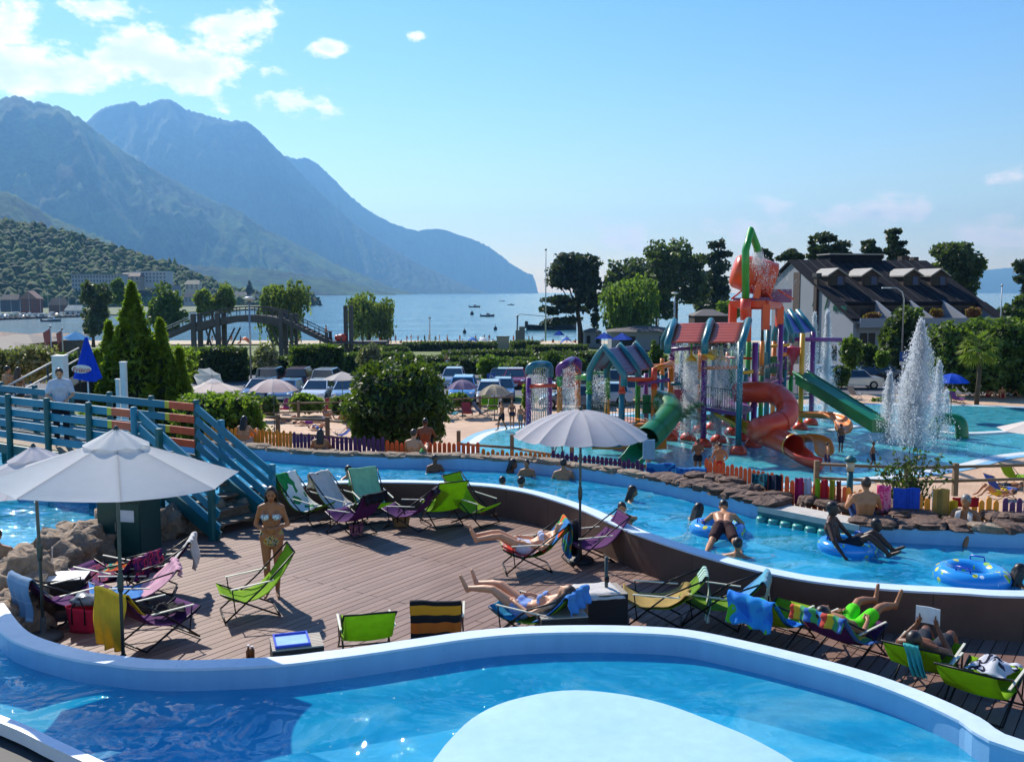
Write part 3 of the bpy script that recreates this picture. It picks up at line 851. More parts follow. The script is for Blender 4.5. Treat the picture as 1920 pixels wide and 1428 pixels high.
def ring(P, d0, d1, z, name, mat):
    Q = P + [P[0]]; a = offset_path(Q, d0); b = offset_path(Q, d1); a[0] = a[-1] = offset_path([P[-1]] + P[:2], d0)[1]; b[0] = b[-1] = offset_path([P[-1]] + P[:2], d1)[1]
    m = MB()
    for p, q in zip(a, b): m.v += [(p.x, p.y, z), (q.x, q.y, z)]
    m.f = [(2 * i, 2 * i + 1, 2 * i + 3, 2 * i + 2) for i in range(len(a) - 1)]
    o = m.build(name, mat)
    if sum(p.normal.z for p in o.data.polygons) < 0: o.data.flip_normals()
    return tag(o, kind='structure')
ring(SPL, .0, .55, ZP + .03, 'pool_kerb', M('white_tile', '#d5d9d6', .5, var=.08, vscale=3))
ring(SPL, .55, .95, ZP + .028, 'pool_border', M('blue_tile', '#7fb3cf', .5, var=.1, vscale=3))
zw = mat_water('splash_water', (.92, 1, 1), .35, 1.6, .05, body=('#3fb8d0', '#52c6da', '#78d6e4'), milk=.5)
sheet('splash_water', SPL, ZP + .05, zw)
inner = smooth_path([G(x, y, ZP) for x, y in ((1560, 812), (1640, 800), (1700, 806), (1800, 817), (1920, 812), (2080, 800))], 6)
strip([p.to_2d() for p in inner], offset_path([p.to_2d() for p in inner], .45), ZP + .03, ZP + .14).build('pool_kerb', M('white_tile', ''), None)['kind'] = 'structure'
# ================================================================== people
def cap(m, a, b, ra, rb, n=10):
    a = Vector(a); b = Vector(b); m.ell(a, ra, n, 6); m.ell(b, rb, n, 6)
    if (b - a).length > 1e-4: m.tube([a, b], [ra, rb], n)
    return m


def remesh(m, voxel, it=5, name='body'):
    o = bpy.data.objects.new('tmp', m.mesh('tmp', None)); COL.objects.link(o)
    r = o.modifiers.new('r', 'REMESH'); r.mode = 'VOXEL'; r.voxel_size = voxel; r.use_smooth_shade = True
    s = o.modifiers.new('s', 'SMOOTH'); s.factor = .5; s.iterations = it
    dg = bpy.context.evaluated_depsgraph_get(); me = bpy.data.meshes.new_from_object(o.evaluated_get(dg))
    bpy.data.objects.remove(o); me.name = name; me.polygons.foreach_set('use_smooth', [True] * len(me.polygons)); return me


STAND = dict(pel=(0, 0, .95), ch=(0, .01, 1.3), nk=(0, .01, 1.46), hd=(0, -.015, 1.6), sL=(-.175, .01, 1.4), eL=(-.225, .03, 1.12), wL=(-.235, -.04, .88), fL=(-.23, -.07, .7),
             hL=(-.088, 0, .92), kL=(-.095, -.015, .5), aL=(-.095, .02, .09), tL=(-.115, -.15, .03))


def pose(base=STAND, **kw):
    J = dict(base)
    for k in [k for k in J if k.endswith('L')]:
        J.setdefault(k[:-1] + 'R', (-J[k][0], J[k][1], J[k][2]))
    J.update(kw)
    for k in list(kw):
        if k.endswith('L') and k[:-1] + 'R' not in kw: J[k[:-1] + 'R'] = (-kw[k][0], kw[k][1], kw[k][2])
    return {k: Vector(v) if not isinstance(v, (str, int)) else v for k, v in J.items()}


skinM = {k: M('skin_' + k, c, .48, var=.09, vscale=9, spec=.4) for k, c in dict(fair='#c9936f', tan='#b07a54', olive='#9a6844', brown='#6f452b', dark='#40271a').items()}
hairM = {k: M('hair_' + k, c, .45, var=.3, vscale=30) for k, c in dict(dark='#1d1512', brown='#3c281b', blond='#8d6f45', grey='#7a7672').items()}
LIB = {}


def person_lib(key, J, female=False, voxel=.017, hair='short', F=(0, -1, 0), garments=(), fingers=True, face=False, top=None, hd=None):
    """garments: 'shorts','trunks','bikini','top','shirt','trousers' -> child meshes"""
    F = Vector(F).normalized(); lat = (J['sR'] - J['sL']).normalized(); pel, ch, nk, hdc = J['pel'], J['ch'], J['nk'], J['hd']
    w = ch.lerp(pel, .55); up = (hdc - nk).normalized(); bf = lat.cross((ch - pel).normalized()).normalized()
    if bf.dot(F) < 0 and abs(bf.dot(F)) > .2: bf = -bf
    fem = .012 if female else 0
    def torso(m, e=0.0, lo=0.0, hi=1.0):
        for s in (-1, 1):
            c_ = ch + lat * s * .078; w_ = w + lat * s * (.05 - fem * .6); p_ = pel + lat * s * (.068 + fem)
            cap(m, c_, w_, .1 - fem + e, .083 - fem * .8 + e); cap(m, w_, p_, .083 - fem * .8 + e, .1 + fem + e)
        cap(m, nk, ch, .06 + e, .09 + e)
    def limb(m, a, b, ra, rb, e=0): cap(m, J[a], J[b], ra + e, rb + e)
    m = MB(); torso(m)
    cap(m, nk - up * .02, hdc, .05 - fem * .5, .047 - fem * .4)
    for s in 'LR':
        cap(m, nk.lerp(J['s' + s], .25) - up * .01, J['s' + s], .058, .058 - fem * .6)
        limb(m, 's' + s, 'e' + s, .052 - fem * .7, .039 - fem * .4); limb(m, 'e' + s, 'w' + s, .041 - fem * .4, .026)
        d = (J['f' + s] - J['w' + s]).normalized(); cap(m, J['w' + s], J['w' + s] + d * .07, .026, .033)
        cap(m, pel.lerp(J['h' + s], .6), J['h' + s], .09, .09 + fem)
        limb(m, 'h' + s, 'k' + s, .088 + fem * .5, .054)
        calf = J['k' + s].lerp(J['a' + s], .3); back = (J['k' + s] - J['h' + s]).normalized() * .012
        cap(m, J['k' + s], calf + back, .053, .057 - fem * .3); cap(m, calf + back, J['a' + s], .057 - fem * .3, .034)
        cap(m, J['a' + s] - (J['t' + s] - J['a' + s]).normalized() * .03, J['t' + s], .036, .026)
    if female:
        for s in (-1, 1): m.ell(ch + bf * .075 + lat * s * .082 - (ch - pel).normalized() * .03, .066)
    else: cap(m, ch + lat * .06 + bf * .03, ch - lat * .06 + bf * .03, .085, .085)
    # head: skull, face, jaw, nose, ears
    hf = Vector(hd).normalized() if hd else F
    hf = (hf - up * hf.dot(up)).normalized(); hl = up.cross(hf)
    rot = Matrix((hl, hf, up)).transposed()
    m.ell(hdc + up * .02 - hf * .012, (.074, .095, .1), 14, 10, rot); m.ell(hdc + hf * .03 - up * .035, (.056, .06, .07), 12, 8, rot)
    cap(m, hdc + hf * .088 + up * .005, hdc + hf * .103 - up * .022, .012, .016, 6)
    for s in (-1, 1): m.ell(hdc + hl * s * .077 - hf * .005 - up * .01, (.012, .022, .032), 8, 6, rot)
    me = remesh(m, voxel, 4)
    root = bpy.data.objects.new('person', None); COL.objects.link(root); root['category'] = 'person'
    if fingers:      # five unequal, bent fingers rooted in the palm
        fm = MB()
        for s in 'LR':
            wv, tip = J['w' + s], J['f' + s]; d = (tip - wv).normalized(); a = d.cross(bf)
            a = a.normalized() if a.length > .1 else d.cross(lat).normalized()
            n2 = a.cross(d); p0 = wv + d * .075; curl = -n2 if n2.dot(bf) < 0 else n2
            for i, (o, ln) in enumerate(((-.027, .062), (-.009, .075), (.009, .07), (.026, .054))):
                b0 = p0 + a * o; fm.tube([b0, b0 + d * ln * .5 + curl * .006, b0 + d * ln * .95 + curl * .022], [.0095, .0085, .006], 6)
            sd_ = -1 if (lat.dot(a) > 0) == (s == 'R') else 1
            b0 = wv + d * .025 + a * sd_ * .02; fm.tube([b0, b0 + a * sd_ * .025 + d * .025, b0 + a * sd_ * .032 + d * .055], [.0115, .0105, .007], 6)
        fme = fm.mesh('f', None, True); bm = bmesh.new(); bm.from_mesh(me); bm.from_mesh(fme); bm.to_mesh(me); bm.free()
        me.polygons.foreach_set('use_smooth', [True] * len(me.polygons))
    me.materials.clear(); me.materials.append(skinM['tan']); ob('body', me, root)
    if face:
        e = MB()
        for s in (-1, 1): e.ell(hdc + hf * .086 + hl * s * .03 + up * .018, (.012, .006, .006), 8, 5, rot)
        e.build('eyes', M('eye_dark', '#241a16', .3), root)
        MB().ell(hdc + hf * .09 - up * .052, (.022, .007, .007), 8, 5, rot).build('lips', M('lip', '#94483f', .5), root)
        b_ = MB()
        for s in (-1, 1): b_.ell(hdc + hf * .088 + hl * s * .031 + up * .034, (.017, .005, .004), 8, 5, rot)
        b_.build('eyebrows', hairM['dark'], root)
    # hair
    h = MB(); h.ell(hdc + up * .034 - hf * .026, (.083, .096, .098), 16, 10, rot)
    if hair == 'long':
        for s in (-1, 0, 1): cap(h, hdc - hf * .06 + hl * s * .045, hdc - hf * .085 - up * .26 + hl * s * .055, .05, .035)
        for s in (-1, 1): cap(h, hdc + hl * s * .074 + up * .02 - hf * .01, hdc + hl * s * .085 - up * .2 - hf * .02, .026, .022)
    if hair == 'bun': h.ell(hdc - hf * .1 + up * .06, .045)
    hm = remesh(h, .014, 2, 'hair'); hm.materials.append(hairM['dark']); ob('hair', hm, root)
    for g in garments:
        q = MB(); nm = g; mt = cloth('swim_' + g, '#27406b', .1)
        if g in ('shorts', 'trousers', 'trunks'):
            for s in (-1, 1):
                cap(q, w.lerp(pel, .62) + lat * s * (.05 + fem), pel + lat * s * (.07 + fem), .1, .117)
            for s in 'LR':
                end = {'shorts': .62, 'trunks': .2, 'trousers': 1.0}[g]
                cap(q, pel.lerp(J['h' + s], .7), J['h' + s], .107, .106); kk = J['h' + s].lerp(J['k' + s], end); cap(q, J['h' + s], kk, .106, .092 if g == 'shorts' else (.1 if g == 'trunks' else .068))
                if g == 'trousers': cap(q, J['k' + s], J['k' + s].lerp(J['a' + s], .93), .068, .055)
            nm = {'shorts': 'swim_shorts', 'trunks': 'swim_trunks', 'trousers': 'trousers'}[g]
        if g == 'shirt':
            torso(q, .016); cap(q, ch + lat * .06 + bf * .03, ch - lat * .06 + bf * .03, .1, .1)
            for s in 'LR':
                cap(q, nk.lerp(J['s' + s], .35), J['s' + s], .066, .07); cap(q, J['s' + s], J['s' + s].lerp(J['e' + s], .72), .07, .064)
        if g == 'bikini':
            for s in (-1, 1): cap(q, pel + lat * s * .045 - (ch - pel).normalized() * .06, pel + lat * s * .085 + (ch - pel).normalized() * .025, .115, .104)
            nm = 'bikini_bottom'
        if g == 'top':
            for s in (-1, 1): q.ell(ch + bf * .082 + lat * s * .08 - (ch - pel).normalized() * .032, .066)
            for s in (-1, 1): cap(q, ch + lat * s * .09 - (ch - pel).normalized() * .045, ch + lat * s * .1 - bf * .05 - (ch - pel).normalized() * .045, .087, .086)
            nm = 'bikini_top'
        gm = remesh(q, .015, 3, nm)
        if g == 'top':      # keep only a band so the midriff and shoulders stay bare
            bm = bmesh.new(); bm.from_mesh(gm); ax = (ch - pel).normalized(); mid = ch - ax * .045
            dl = [v for v in bm.verts if abs((v.co - mid).dot(ax)) > (.055 if (v.co - mid).dot(bf) > .05 else .016)]
            bmesh.ops.delete(bm, geom=dl, context='VERTS'); bm.to_mesh(gm); bm.free()
        gm.materials.clear(); gm.materials.append(mt); ob(nm, gm, root)
    LIB[key] = root; return root


stand = pose()
person_lib('woman', pose(eL=(-.24, .04, 1.13), wL=(-.03, -.17, 1.05), fL=(.14, -.19, 1.08), eR=(.245, .03, 1.12), wR=(.03, -.2, 1.1), fR=(-.12, -.21, 1.12), hd=(.01, -.03, 1.6), kL=(-.08, -.02, .5), aL=(-.07, .02, .09), tL=(-.1, -.14, .03), sL=(-.16, .01, 1.39)), True, .014, 'long', garments=('bikini', 'top'), face=True)
person_lib('guard', pose(hd=(0, -.05, 1.6), eL=(-.26, -.04, 1.14), wL=(-.14, -.27, 1.06), fL=(-.1, -.36, .98)), False, .016, 'short', garments=('shirt', 'trousers'), face=True)
person_lib('man', stand, False, .018, garments=('shorts',))
person_lib('man_walk', pose(kL=(-.1, -.14, .51), aL=(-.1, -.2, .1), tL=(-.11, -.36, .05), kR=(.1, .04, .5), aR=(.1, .26, .13), tR=(.11, .14, .03), eL=(-.24, .12, 1.14), wL=(-.24, .1, .9), fL=(-.24, .08, .74), eR=(.24, -.06, 1.13), wR=(.23, -.22, .95), fR=(.23, -.3, .8)), False, .018, garments=('shorts',))
person_lib('lady', pose(eL=(-.24, .06, 1.13), wL=(-.2, -.1, .92), fL=(-.17, -.16, .78)), True, .018, 'long', garments=('trunks', 'top'))
person_lib('man_back', pose(eL=(-.28, .0, 1.16), wL=(-.2, -.2, 1.02), fL=(-.1, -.3, 1.0), kL=(-.1, -.03, .5)), False, .015, garments=('shorts',))
person_lib('carry', pose(eL=(-.24, -.08, 1.15), wL=(-.1, -.28, 1.2), fL=(.02, -.32, 1.26)), True, .018, 'bun', garments=('trunks', 'top'))
SW = dict(pel=(0, .22, -.36), ch=(0, .05, -.1), nk=(0, .0, .04), hd=(0, -.04, .18), sL=(-.175, .02, -.03), eL=(-.36, -.1, -.05), wL=(-.5, -.3, -.03), fL=(-.56, -.45, -.02), hL=(-.09, .26, -.36), kL=(-.14, .62, -.34), aL=(-.14, .98, -.3), tL=(-.15, 1.1, -.3))
person_lib('swim', pose(SW), False, .018, garments=('trunks',))
person_lib('swim_lady', pose(SW), True, .018, 'long', garments=('top',))
up_ = lambda J, d: {k: (v[0], v[1], v[2] + d) for k, v in J.items()}
SH = dict(SW, pel=(0, .1, -.3), ch=(0, .03, .05), nk=(0, .0, .2), hd=(0, -.03, .35), sL=(-.18, .02, .13), eL=(-.28, -.08, -.08), wL=(-.3, -.26, -.14), fL=(-.3, -.4, -.16), hL=(-.09, .12, -.3), kL=(-.14, .1, -.32), aL=(-.14, .5, -.3))
person_lib('swim_high', pose(SH), False, .018, garments=('trunks',))
person_lib('wall_boy', pose(SH, eL=(-.25, -.2, .2), wL=(-.05, -.42, .27), fL=(.1, -.46, .28), hd=(-.02, -.04, .33)), False, .015, garments=('trunks',))
PR = dict(pel=(0, .28, .22), ch=(0, -.1, .3), nk=(0, -.25, .35), hd=(0, -.38, .42), sL=(-.185, -.2, .3), eL=(-.33, -.36, .14), wL=(-.33, -.56, .06), fL=(-.3, -.7, .03), hL=(-.095, .32, .2), kL=(-.2, .72, .06), aL=(-.27, 1.1, .0), tL=(-.3, 1.26, -.02))
person_lib('prone', pose(PR), False, .015, garments=('shorts',), F=(0, -.6, -.8), hd=(0, -1, 0))
SR = dict(pel=(0, .12, .02), ch=(0, .26, .36), nk=(0, .27, .52), hd=(0, .24, .66), sL=(-.19, .25, .46), eL=(-.38, .12, .24), wL=(-.46, -.06, .04), fL=(-.47, -.16, -.06), hL=(-.09, .06, .06), kL=(-.14, -.36, .33), aL=(-.16, -.68, .08), tL=(-.17, -.83, .16))
person_lib('ring_sit', pose(SR), False, .015, garments=('shorts',))
SG = dict(pel=(0, 0, .11), ch=(0, .06, .45), nk=(0, .05, .61), hd=(0, .02, .75), sL=(-.175, .05, .55), eL=(-.27, -.1, .34), wL=(-.2, -.33, .42), fL=(-.12, -.42, .44), hL=(-.09, -.03, .11), kL=(-.16, -.4, .44), aL=(-.14, -.6, .08), tL=(-.15, -.76, .04))
person_lib('sit', pose(SG), False, .018, garments=('shorts',))
person_lib('sit_lady', pose(SG), True, .018, 'long', garments=('trunks', 'top'))
RC = dict(pel=(0, .0, .37), ch=(0, .33, .5), nk=(0, .48, .59), hd=(0, .59, .68), sL=(-.18, .44, .54), eL=(-.3, .22, .42), wL=(-.22, -.02, .5), fL=(-.14, -.12, .52), hL=(-.09, -.03, .37), kL=(-.13, -.42, .55), aL=(-.12, -.8, .42), tL=(-.14, -.88, .58))
person_lib('recline_lady', pose(RC, kL=(-.12, -.42, .6), aL=(-.13, -.82, .56), tL=(-.15, -.9, .72)), True, .015, 'long', garments=('trunks', 'top'), F=(0, -.75, .65))
person_lib('recline_man', pose(RC, kL=(-.15, -.43, .56), aL=(-.14, -.84, .5), tL=(-.16, -.93, .68)), False, .015, 'short', garments=('shorts',), F=(0, -.75, .65))
person_lib('reader', pose(RC, eL=(-.27, .2, .46), wL=(-.11, .1, .68), fL=(-.07, .05, .8), kL=(-.14, -.42, .46), aL=(-.13, -.78, .16), tL=(-.15, -.9, .1)), False, .015, 'short', garments=('shorts',), F=(0, -.75, .65))
LF = dict(pel=(0, 0, .13), ch=(0, .34, .14), nk=(0, .5, .15), hd=(0, .64, .16), sL=(-.18, .45, .13), eL=(-.32, .22, .1), wL=(-.28, -.03, .07), fL=(-.27, -.16, .05), hL=(-.09, -.04, .12), kL=(-.12, -.45, .14), aL=(-.12, -.86, .09), tL=(-.15, -.95, .18))
person_lib('lie', pose(LF), False, .018, garments=('shorts',), F=(0, -.2, 1))
person_lib('lie_lady', pose(LF, kL=(-.12, -.36, .4), aL=(-.12, -.66, .1), tL=(-.13, -.8, .06)), True, .018, 'long', garments=('trunks', 'top'), F=(0, -.2, 1))
SUIT = {}


def per(key, loc, rz, label, skin='tan', hair='dark', suit='#27406b', scale=1.0, group=None, name='person', top=None):
    mt = cloth('suit_' + suit, suit, .1); tp = cloth('suit_' + top, top, .1) if top else mt
    o = cpy(LIB[key], loc, R(rz), label, group, scale, {'body': skinM[skin], 'hair': hairM[hair], 'swim_shorts': mt, 'swim_trunks': mt, 'trousers': mt, 'bikini_bottom': mt, 'bikini_top': tp, 'shirt': tp})
    o.name = name; return o
# ================================================================== builders
blackm = M('black_metal', '#1b1b1d', .4, .6, var=.1); whitem = M('white_paint', '#d8d8d4', .5, var=.05); steelm = M('steel', '#9a9c9e', .35, .8, var=.1)
CH_PROF = [(-.56, 1.02), (-.51, .9), (-.42, .72), (-.32, .54), (-.21, .4), (-.09, .31), (.05, .275), (.19, .3), (.31, .36), (.39, .42)]   # sling: head -> seat front


def prof(t, P=CH_PROF):
    L = [0]
    for a, b in zip(P, P[1:]): L.append(L[-1] + math.hypot(b[0] - a[0], b[1] - a[1]))
    s = t * L[-1]
    for i in range(len(P) - 1):
        if s <= L[i + 1] or i == len(P) - 2:
            k = (s - L[i]) / (L[i + 1] - L[i]); return (P[i][0] + (P[i + 1][0] - P[i][0]) * k, P[i][1] + (P[i + 1][1] - P[i][1]) * k)


CHAIRS = {}


def chair(loc, rz, label, fabric, key, rec=0.0):
    """folding canvas deck chair; local +x is where the feet point; rec leans the back further down"""
    if key in CHAIRS and CHAIRS[key][1] is fabric:
        return cpy(CHAIRS[key][0], loc, R(rz), label, 'folding canvas deck chairs')
    t = thing('deck_chair', label, 'deck chair', loc, R(rz), 'folding canvas deck chairs')
    w = .305
    def pf(u):
        x, z = prof(u)
        if rec and x < -.05:
            k = (-.05 - x); return x - k * rec * .25, z - k * rec * .55
        return x, z
    def sl(u, v):
        x, z = pf(u); sag = .03 * (1 - (2 * v - 1) ** 2) * math.sin(math.pi * u)
        return (x, (v * 2 - 1) * (w - .012), z - sag)
    MB().grid(sl, 22, 8, .008).build('sling', fabric, t, smooth=True)
    hx, hz = pf(0); fx, fz = pf(1)
    for s in (-1, 1):
        MB().tube([(hx, s * w, hz), (-.18, s * w, .47), (.34, s * (w + .01), .03)], .0125, 8).build('back_frame', blackm, t, True)
        MB().tube([(fx, s * (w - .02), fz), (.05, s * (w - .02), .25), (-.4, s * (w - .02), .03)], .0125, 8).build('seat_frame', blackm, t, True)
        ax, az = pf(.42)
        MB().bar((ax, s * (w + .02), az + .1), (.26, s * (w + .02), .48), .026, .014).build('armrest', M('armrest_white', '#cfcdb8', .5), t)
        MB().tube([(.24, s * (w + .012), .475), (.2, s * (w + .005), .13)], .009, 6).build('arm_strut', blackm, t, True)
    MB().tube([(hx, -w, hz), (hx, w, hz)], .0125, 8).build('head_rail', blackm, t, True)
    MB().tube([(.34, -w - .01, .03), (.34, w + .01, .03)], .0125, 8).build('foot_bar', blackm, t, True)
    MB().tube([(-.4, -w + .02, .03), (-.4, w - .02, .03)], .0125, 8).build('foot_bar', blackm, t, True)
    CHAIRS[key] = (t, fabric); return t


def towel_on(loc, rz, label, mat, t0=0.0, t1=.5, drop=.45, wid=.6, seed=0, rec=0.0, off=.02, skew=0.0, name='towel'):
    """towel laid over the back of a deck chair: from t1 on the sling up over the head, then hanging behind"""
    P = []
    n1 = 12
    for i in range(n1 + 1):
        x, z = prof(t1 + (t0 - t1) * i / n1)
        if rec and x < -.05: k = -.05 - x; x -= k * rec * .25; z -= k * rec * .55
        P.append((x + off * .7, z + off * .7))
    hx, hz = P[-1]; P[-1] = (hx - .01, hz + .02); P.append((hx - .05, hz + .012))
    n2 = 10
    for i in range(1, n2 + 1): P.append((hx - .06 - .02 * math.sin(i * .6 + seed), hz - drop * i / n2))
    def fn(u, v):
        x, z = prof(u, P); y = (v - .5) * wid
        q = Vector((x * 2.4 + seed, y * 5, z * 2.4))
        k = mnoise.noise(q); hang = max(0, u - .52)
        fold = .03 * math.sin(v * 19 + seed + 2 * u) * hang * 2.2
        return (x + .014 * k + fold, y * (1 - .12 * hang + .05 * mnoise.noise(Vector((u * 3, seed, 0)))) + skew * hang, z + .012 * k - (.05 * mnoise.noise(Vector((v * 4, seed * 2, 1))) * hang * 2))
    o = MB().grid(fn, 44, 22, .007).build(name, mat, None, True)
    o.location = loc; o.rotation_euler = (0, 0, R(rz)); tag(o, label, 'towel', 'towels spread over deck chairs'); return o


def cloth_heap(name, loc, rz, label, cat, mat, sx, sy, hgt=.05, seed=0, base=None, group=None):
    """crumpled cloth lying on something; base(x,y)->z under it"""
    def fn(u, v):
        x = (u - .5) * sx; y = (v - .5) * sy
        n = mnoise.noise(Vector((x * 4 + seed, y * 4, seed))) + .5 * mnoise.noise(Vector((x * 9, y * 9 + seed, 2)))
        e = min(1, 5 * min(u, 1 - u, v, 1 - v)); b = base(x, y) if base else 0
        k = .06 * mnoise.noise(Vector((u * 5, v * 5, seed + 9)))
        return (x * (1 + k), y * (1 - k), b + .012 + abs(n) * hgt * (.3 + .7 * e))
    o = MB().grid(fn, 22, 18, .006).build(name, mat, None, True); o.location = loc; o.rotation_euler = (0, 0, R(rz)); return tag(o, label, cat, group)


def umbrella(loc, label, R_=1.5, zr=2.2, za=2.7, n=8, fabric=None, vent=True, dome=0, pole=None, tilt=(0, 0), rz=.2, cat='umbrella', base=True, group='patio umbrellas', scallop=.05):
    t = thing('parasol', label, cat, loc, 0, group); pole = pole or M('umbrella_pole', '#3d4a48', .45, .4)
    hz = lambda r: zr + (za - zr) * (1 - r / R_) if not dome else zr + (za - zr) * (1 - (r / R_) ** 1.9)
    tl = Matrix.Rotation(tilt[0], 4, 'X') @ Matrix.Rotation(tilt[1], 4, 'Y'); ctr = Vector((0, 0, zr))
    T = lambda p: tuple((tl @ (Vector(p) - ctr)) + ctr)
    for k in range(n):
        a0 = rz + 2 * math.pi * k / n; a1 = rz + 2 * math.pi * (k + 1) / n
        def fn(u, v, a0=a0, a1=a1):
            r = (.03 + .97 * u) * R_; p0 = Vector((math.cos(a0), math.sin(a0))); p1 = Vector((math.cos(a1), math.sin(a1)))
            q = p0.lerp(p1, v) * r; s = 4 * v * (1 - v); q *= (1 - scallop * s * u ** 3)
            wr = .006 * math.sin(u * 34 + k * 2 + 3 * v) * s * (u ** 2)
            return T((q.x, q.y, hz(r) - .035 * s * u + wr))
        MB().grid(fn, 14, 8).build('canopy_panel', fabric, t, True)
        c, s_ = math.cos(a0), math.sin(a0)
        MB().tube([T((c * R_ * f, s_ * R_ * f, hz(R_ * f) - .012)) for f in (.04, .35, .68, .985)], .008 if R_ < 1.3 else .011, 6).build('rib', pole, t, True)
        MB().tube([T((c * R_ * .5, s_ * R_ * .5, hz(R_ * .5) - .02)), T((c * .03, s_ * .03, zr - .12))], .007, 5).build('strut', pole, t, True)
    if vent:
        vv = MB()
        def fv(u, v): a = rz + 2 * math.pi * v; r = (.04 + u * .96) * R_ * .26; return T((math.cos(a) * r, math.sin(a) * r, hz(r) + .07 * (1 - u) + .028 + .008 * math.sin(v * n * 2 * math.pi) * u + .006 * math.sin(v * 57)))
        vv.grid(fv, 6, 96).build('vent_cap', fabric, t, True)
    MB().lathe([(.03, 0), (.035, .03), (.012, .07)], T((0, 0, za + (.06 if vent else 0))), 10).build('finial', pole, t, True)
    top = Vector(T((0, 0, za - .02)))
    MB().tube([(0, 0, .02), (0, 0, min(zr - .3, 1.1)), tuple(top)], .021, 10).build('pole', pole, t, True)
    MB().lathe([(.03, 1.05), (.036, 1.1), (.036, 1.22), (.026, 1.27)], (0, 0, 0), 10).build('joint', pole, t, True)
    MB().lathe([(.04, zr - .16), (.04, zr - .08)], (0, 0, 0), 10).build('hub', pole, t, True)
    if base:
        MB().lathe([(.24, 0), (.24, .04), (.2, .07), (.04, .09), (.035, .3)], (0, 0, 0), 20).build('base', M('umbrella_base', '#2e3030', .6), t, True)
    return t


# ---- cars
CARLIB = []


def car_lib(L=4.2, Wd=1.75, H=1.48, kind='hatch'):
    t = bpy.data.objects.new('parked_car', None); COL.objects.link(t); t['category'] = 'car'
    paintm = M('car_paint', '#888888', .25, .3, coat=.8, var=.03); glass = M('car_glass', '#1c2a33', .08, var=.1, spec=.9); rub = M('tyre', '#161616', .8)
    h = L / 2
    low = [(-h, .35), (-h + .05, .25), (h - .05, .25), (h, .38), (h - .02, .62), (h - .25, .76), (h - 1.0, .9), (-h + .35, .95), (-h + .02, .85)]
    if kind == 'suv': low = [(x, z * 1.12) for x, z in low]
    n = len(low); b = MB()
    for s, w in ((-1, Wd / 2), (1, Wd / 2)):
        for x, z in low:
            k = 1 - .06 * max(0, (z - .6)) - .05 * (abs(x) / h) ** 4; b.v.append((x, s * w * k, z))
    b.f = [tuple(range(n)), tuple(range(2 * n - 1, n - 1, -1))] + [(i, n + i, n + (i + 1) % n, (i + 1) % n) for i in range(n)]
    z0 = .93 * (1.12 if kind == 'suv' else 1); rl = -h + (.35 if kind != 'sedan' else .95); fr = h - 1.05
    body = b.build('body', paintm, t)
    bv = body.modifiers.new('b', 'BEVEL'); bv.width = .05; bv.segments = 2
    tp = [(rl + (.12 if kind != 'sedan' else .5), H), (fr - .85, H)]
    wl, wt = Wd / 2 * .94, Wd / 2 * .74
    c = [(rl, -wl, z0), (fr, -wl, z0), (fr, wl, z0), (rl, wl, z0), (tp[0][0], -wt, H - .05), (tp[1][0], -wt, H - .05), (tp[1][0], wt, H - .05), (tp[0][0], wt, H - .05)]
    V = [Vector(p) for p in c]
    MB().add([V[4] + Vector((-.04, 0, 0)), V[5] + Vector((.05, 0, 0)), V[6] + Vector((.05, 0, 0)), V[7] + Vector((-.04, 0, 0))] + [V[4] + Vector((.06, .05, .05)), V[5] + Vector((-.05, .05, .05)), V[6] + Vector((-.05, -.05, .05)), V[7] + Vector((.06, -.05, .05))], [(0, 1, 5, 4), (1, 2, 6, 5), (2, 3, 7, 6), (3, 0, 4, 7), (4, 5, 6, 7), (3, 2, 1, 0)]).build('roof', paintm, t)
    MB().slab([V[1], V[2], V[6], V[5]], (-.05, 0, -.03)).build('windscreen', glass, t); MB().slab([V[3], V[0], V[4], V[7]], (.05, 0, 0)).build('rear_window', glass, t)
    MB().slab([V[0] + Vector((.06, 0, 0)), V[1] - Vector((.06, 0, 0)), V[5], V[4]], (0, .04, 0)).build('side_window', glass, t); MB().slab([V[2] - Vector((.06, 0, 0)), V[3] + Vector((.06, 0, 0)), V[7], V[6]], (0, -.04, 0)).build('side_window', glass, t)
    p = MB()
    for a_, b_ in ((0, 4), (1, 5), (2, 6), (3, 7)): p.bar(V[a_], V[b_], .07, .05)
    p.build('pillars', paintm, t)
    for x in (-h + .8, h - .82):
        for s in (-1, 1):
            o = MB().lathe([(.2, -.1), (.31, -.1), (.32, -.06), (.32, .06), (.31, .1), (.2, .1)], (x, s * (Wd / 2 - .1), .32), 18, Matrix.Rotation(R(90), 3, 'X')).build('wheel', rub, t, True)
            MB().lathe([(.0, -.105), (.19, -.105), (.2, -.08), (.2, .08), (.19, .105), (.0, .105)], (x, s * (Wd / 2 - .1), .32), 12, Matrix.Rotation(R(90), 3, 'X')).build('rim', steelm, o)
    for s in (-1, 1):
        MB().ell((h - .14, s * Wd * .36, .68 if kind != 'suv' else .76), (.13, .17, .07), 10, 6).build('headlight', M('lamp_glass', '#d8dde0', .1), t, True)
        MB().ell((-h + .06, s * Wd * .4, .78), (.05, .12, .1), 10, 6).build('tail_light', M('tail_red', '#8e1414', .2), t, True)
        MB().ell((fr - .15, s * (Wd / 2 + .05), z0 + .08), (.07, .1, .07), 8, 6).build('wing_mirror', paintm, t, True)
    MB().box((h - .01, 0, .42), (.03, .52, .11)).build('number_plate', whitem, t)
    CARLIB.append(t); return t


for k in ('hatch', 'suv', 'sedan'): car_lib(4.1 if k == 'hatch' else 4.5, 1.75 if k != 'suv' else 1.85, 1.48 if k != 'suv' else 1.7, k)


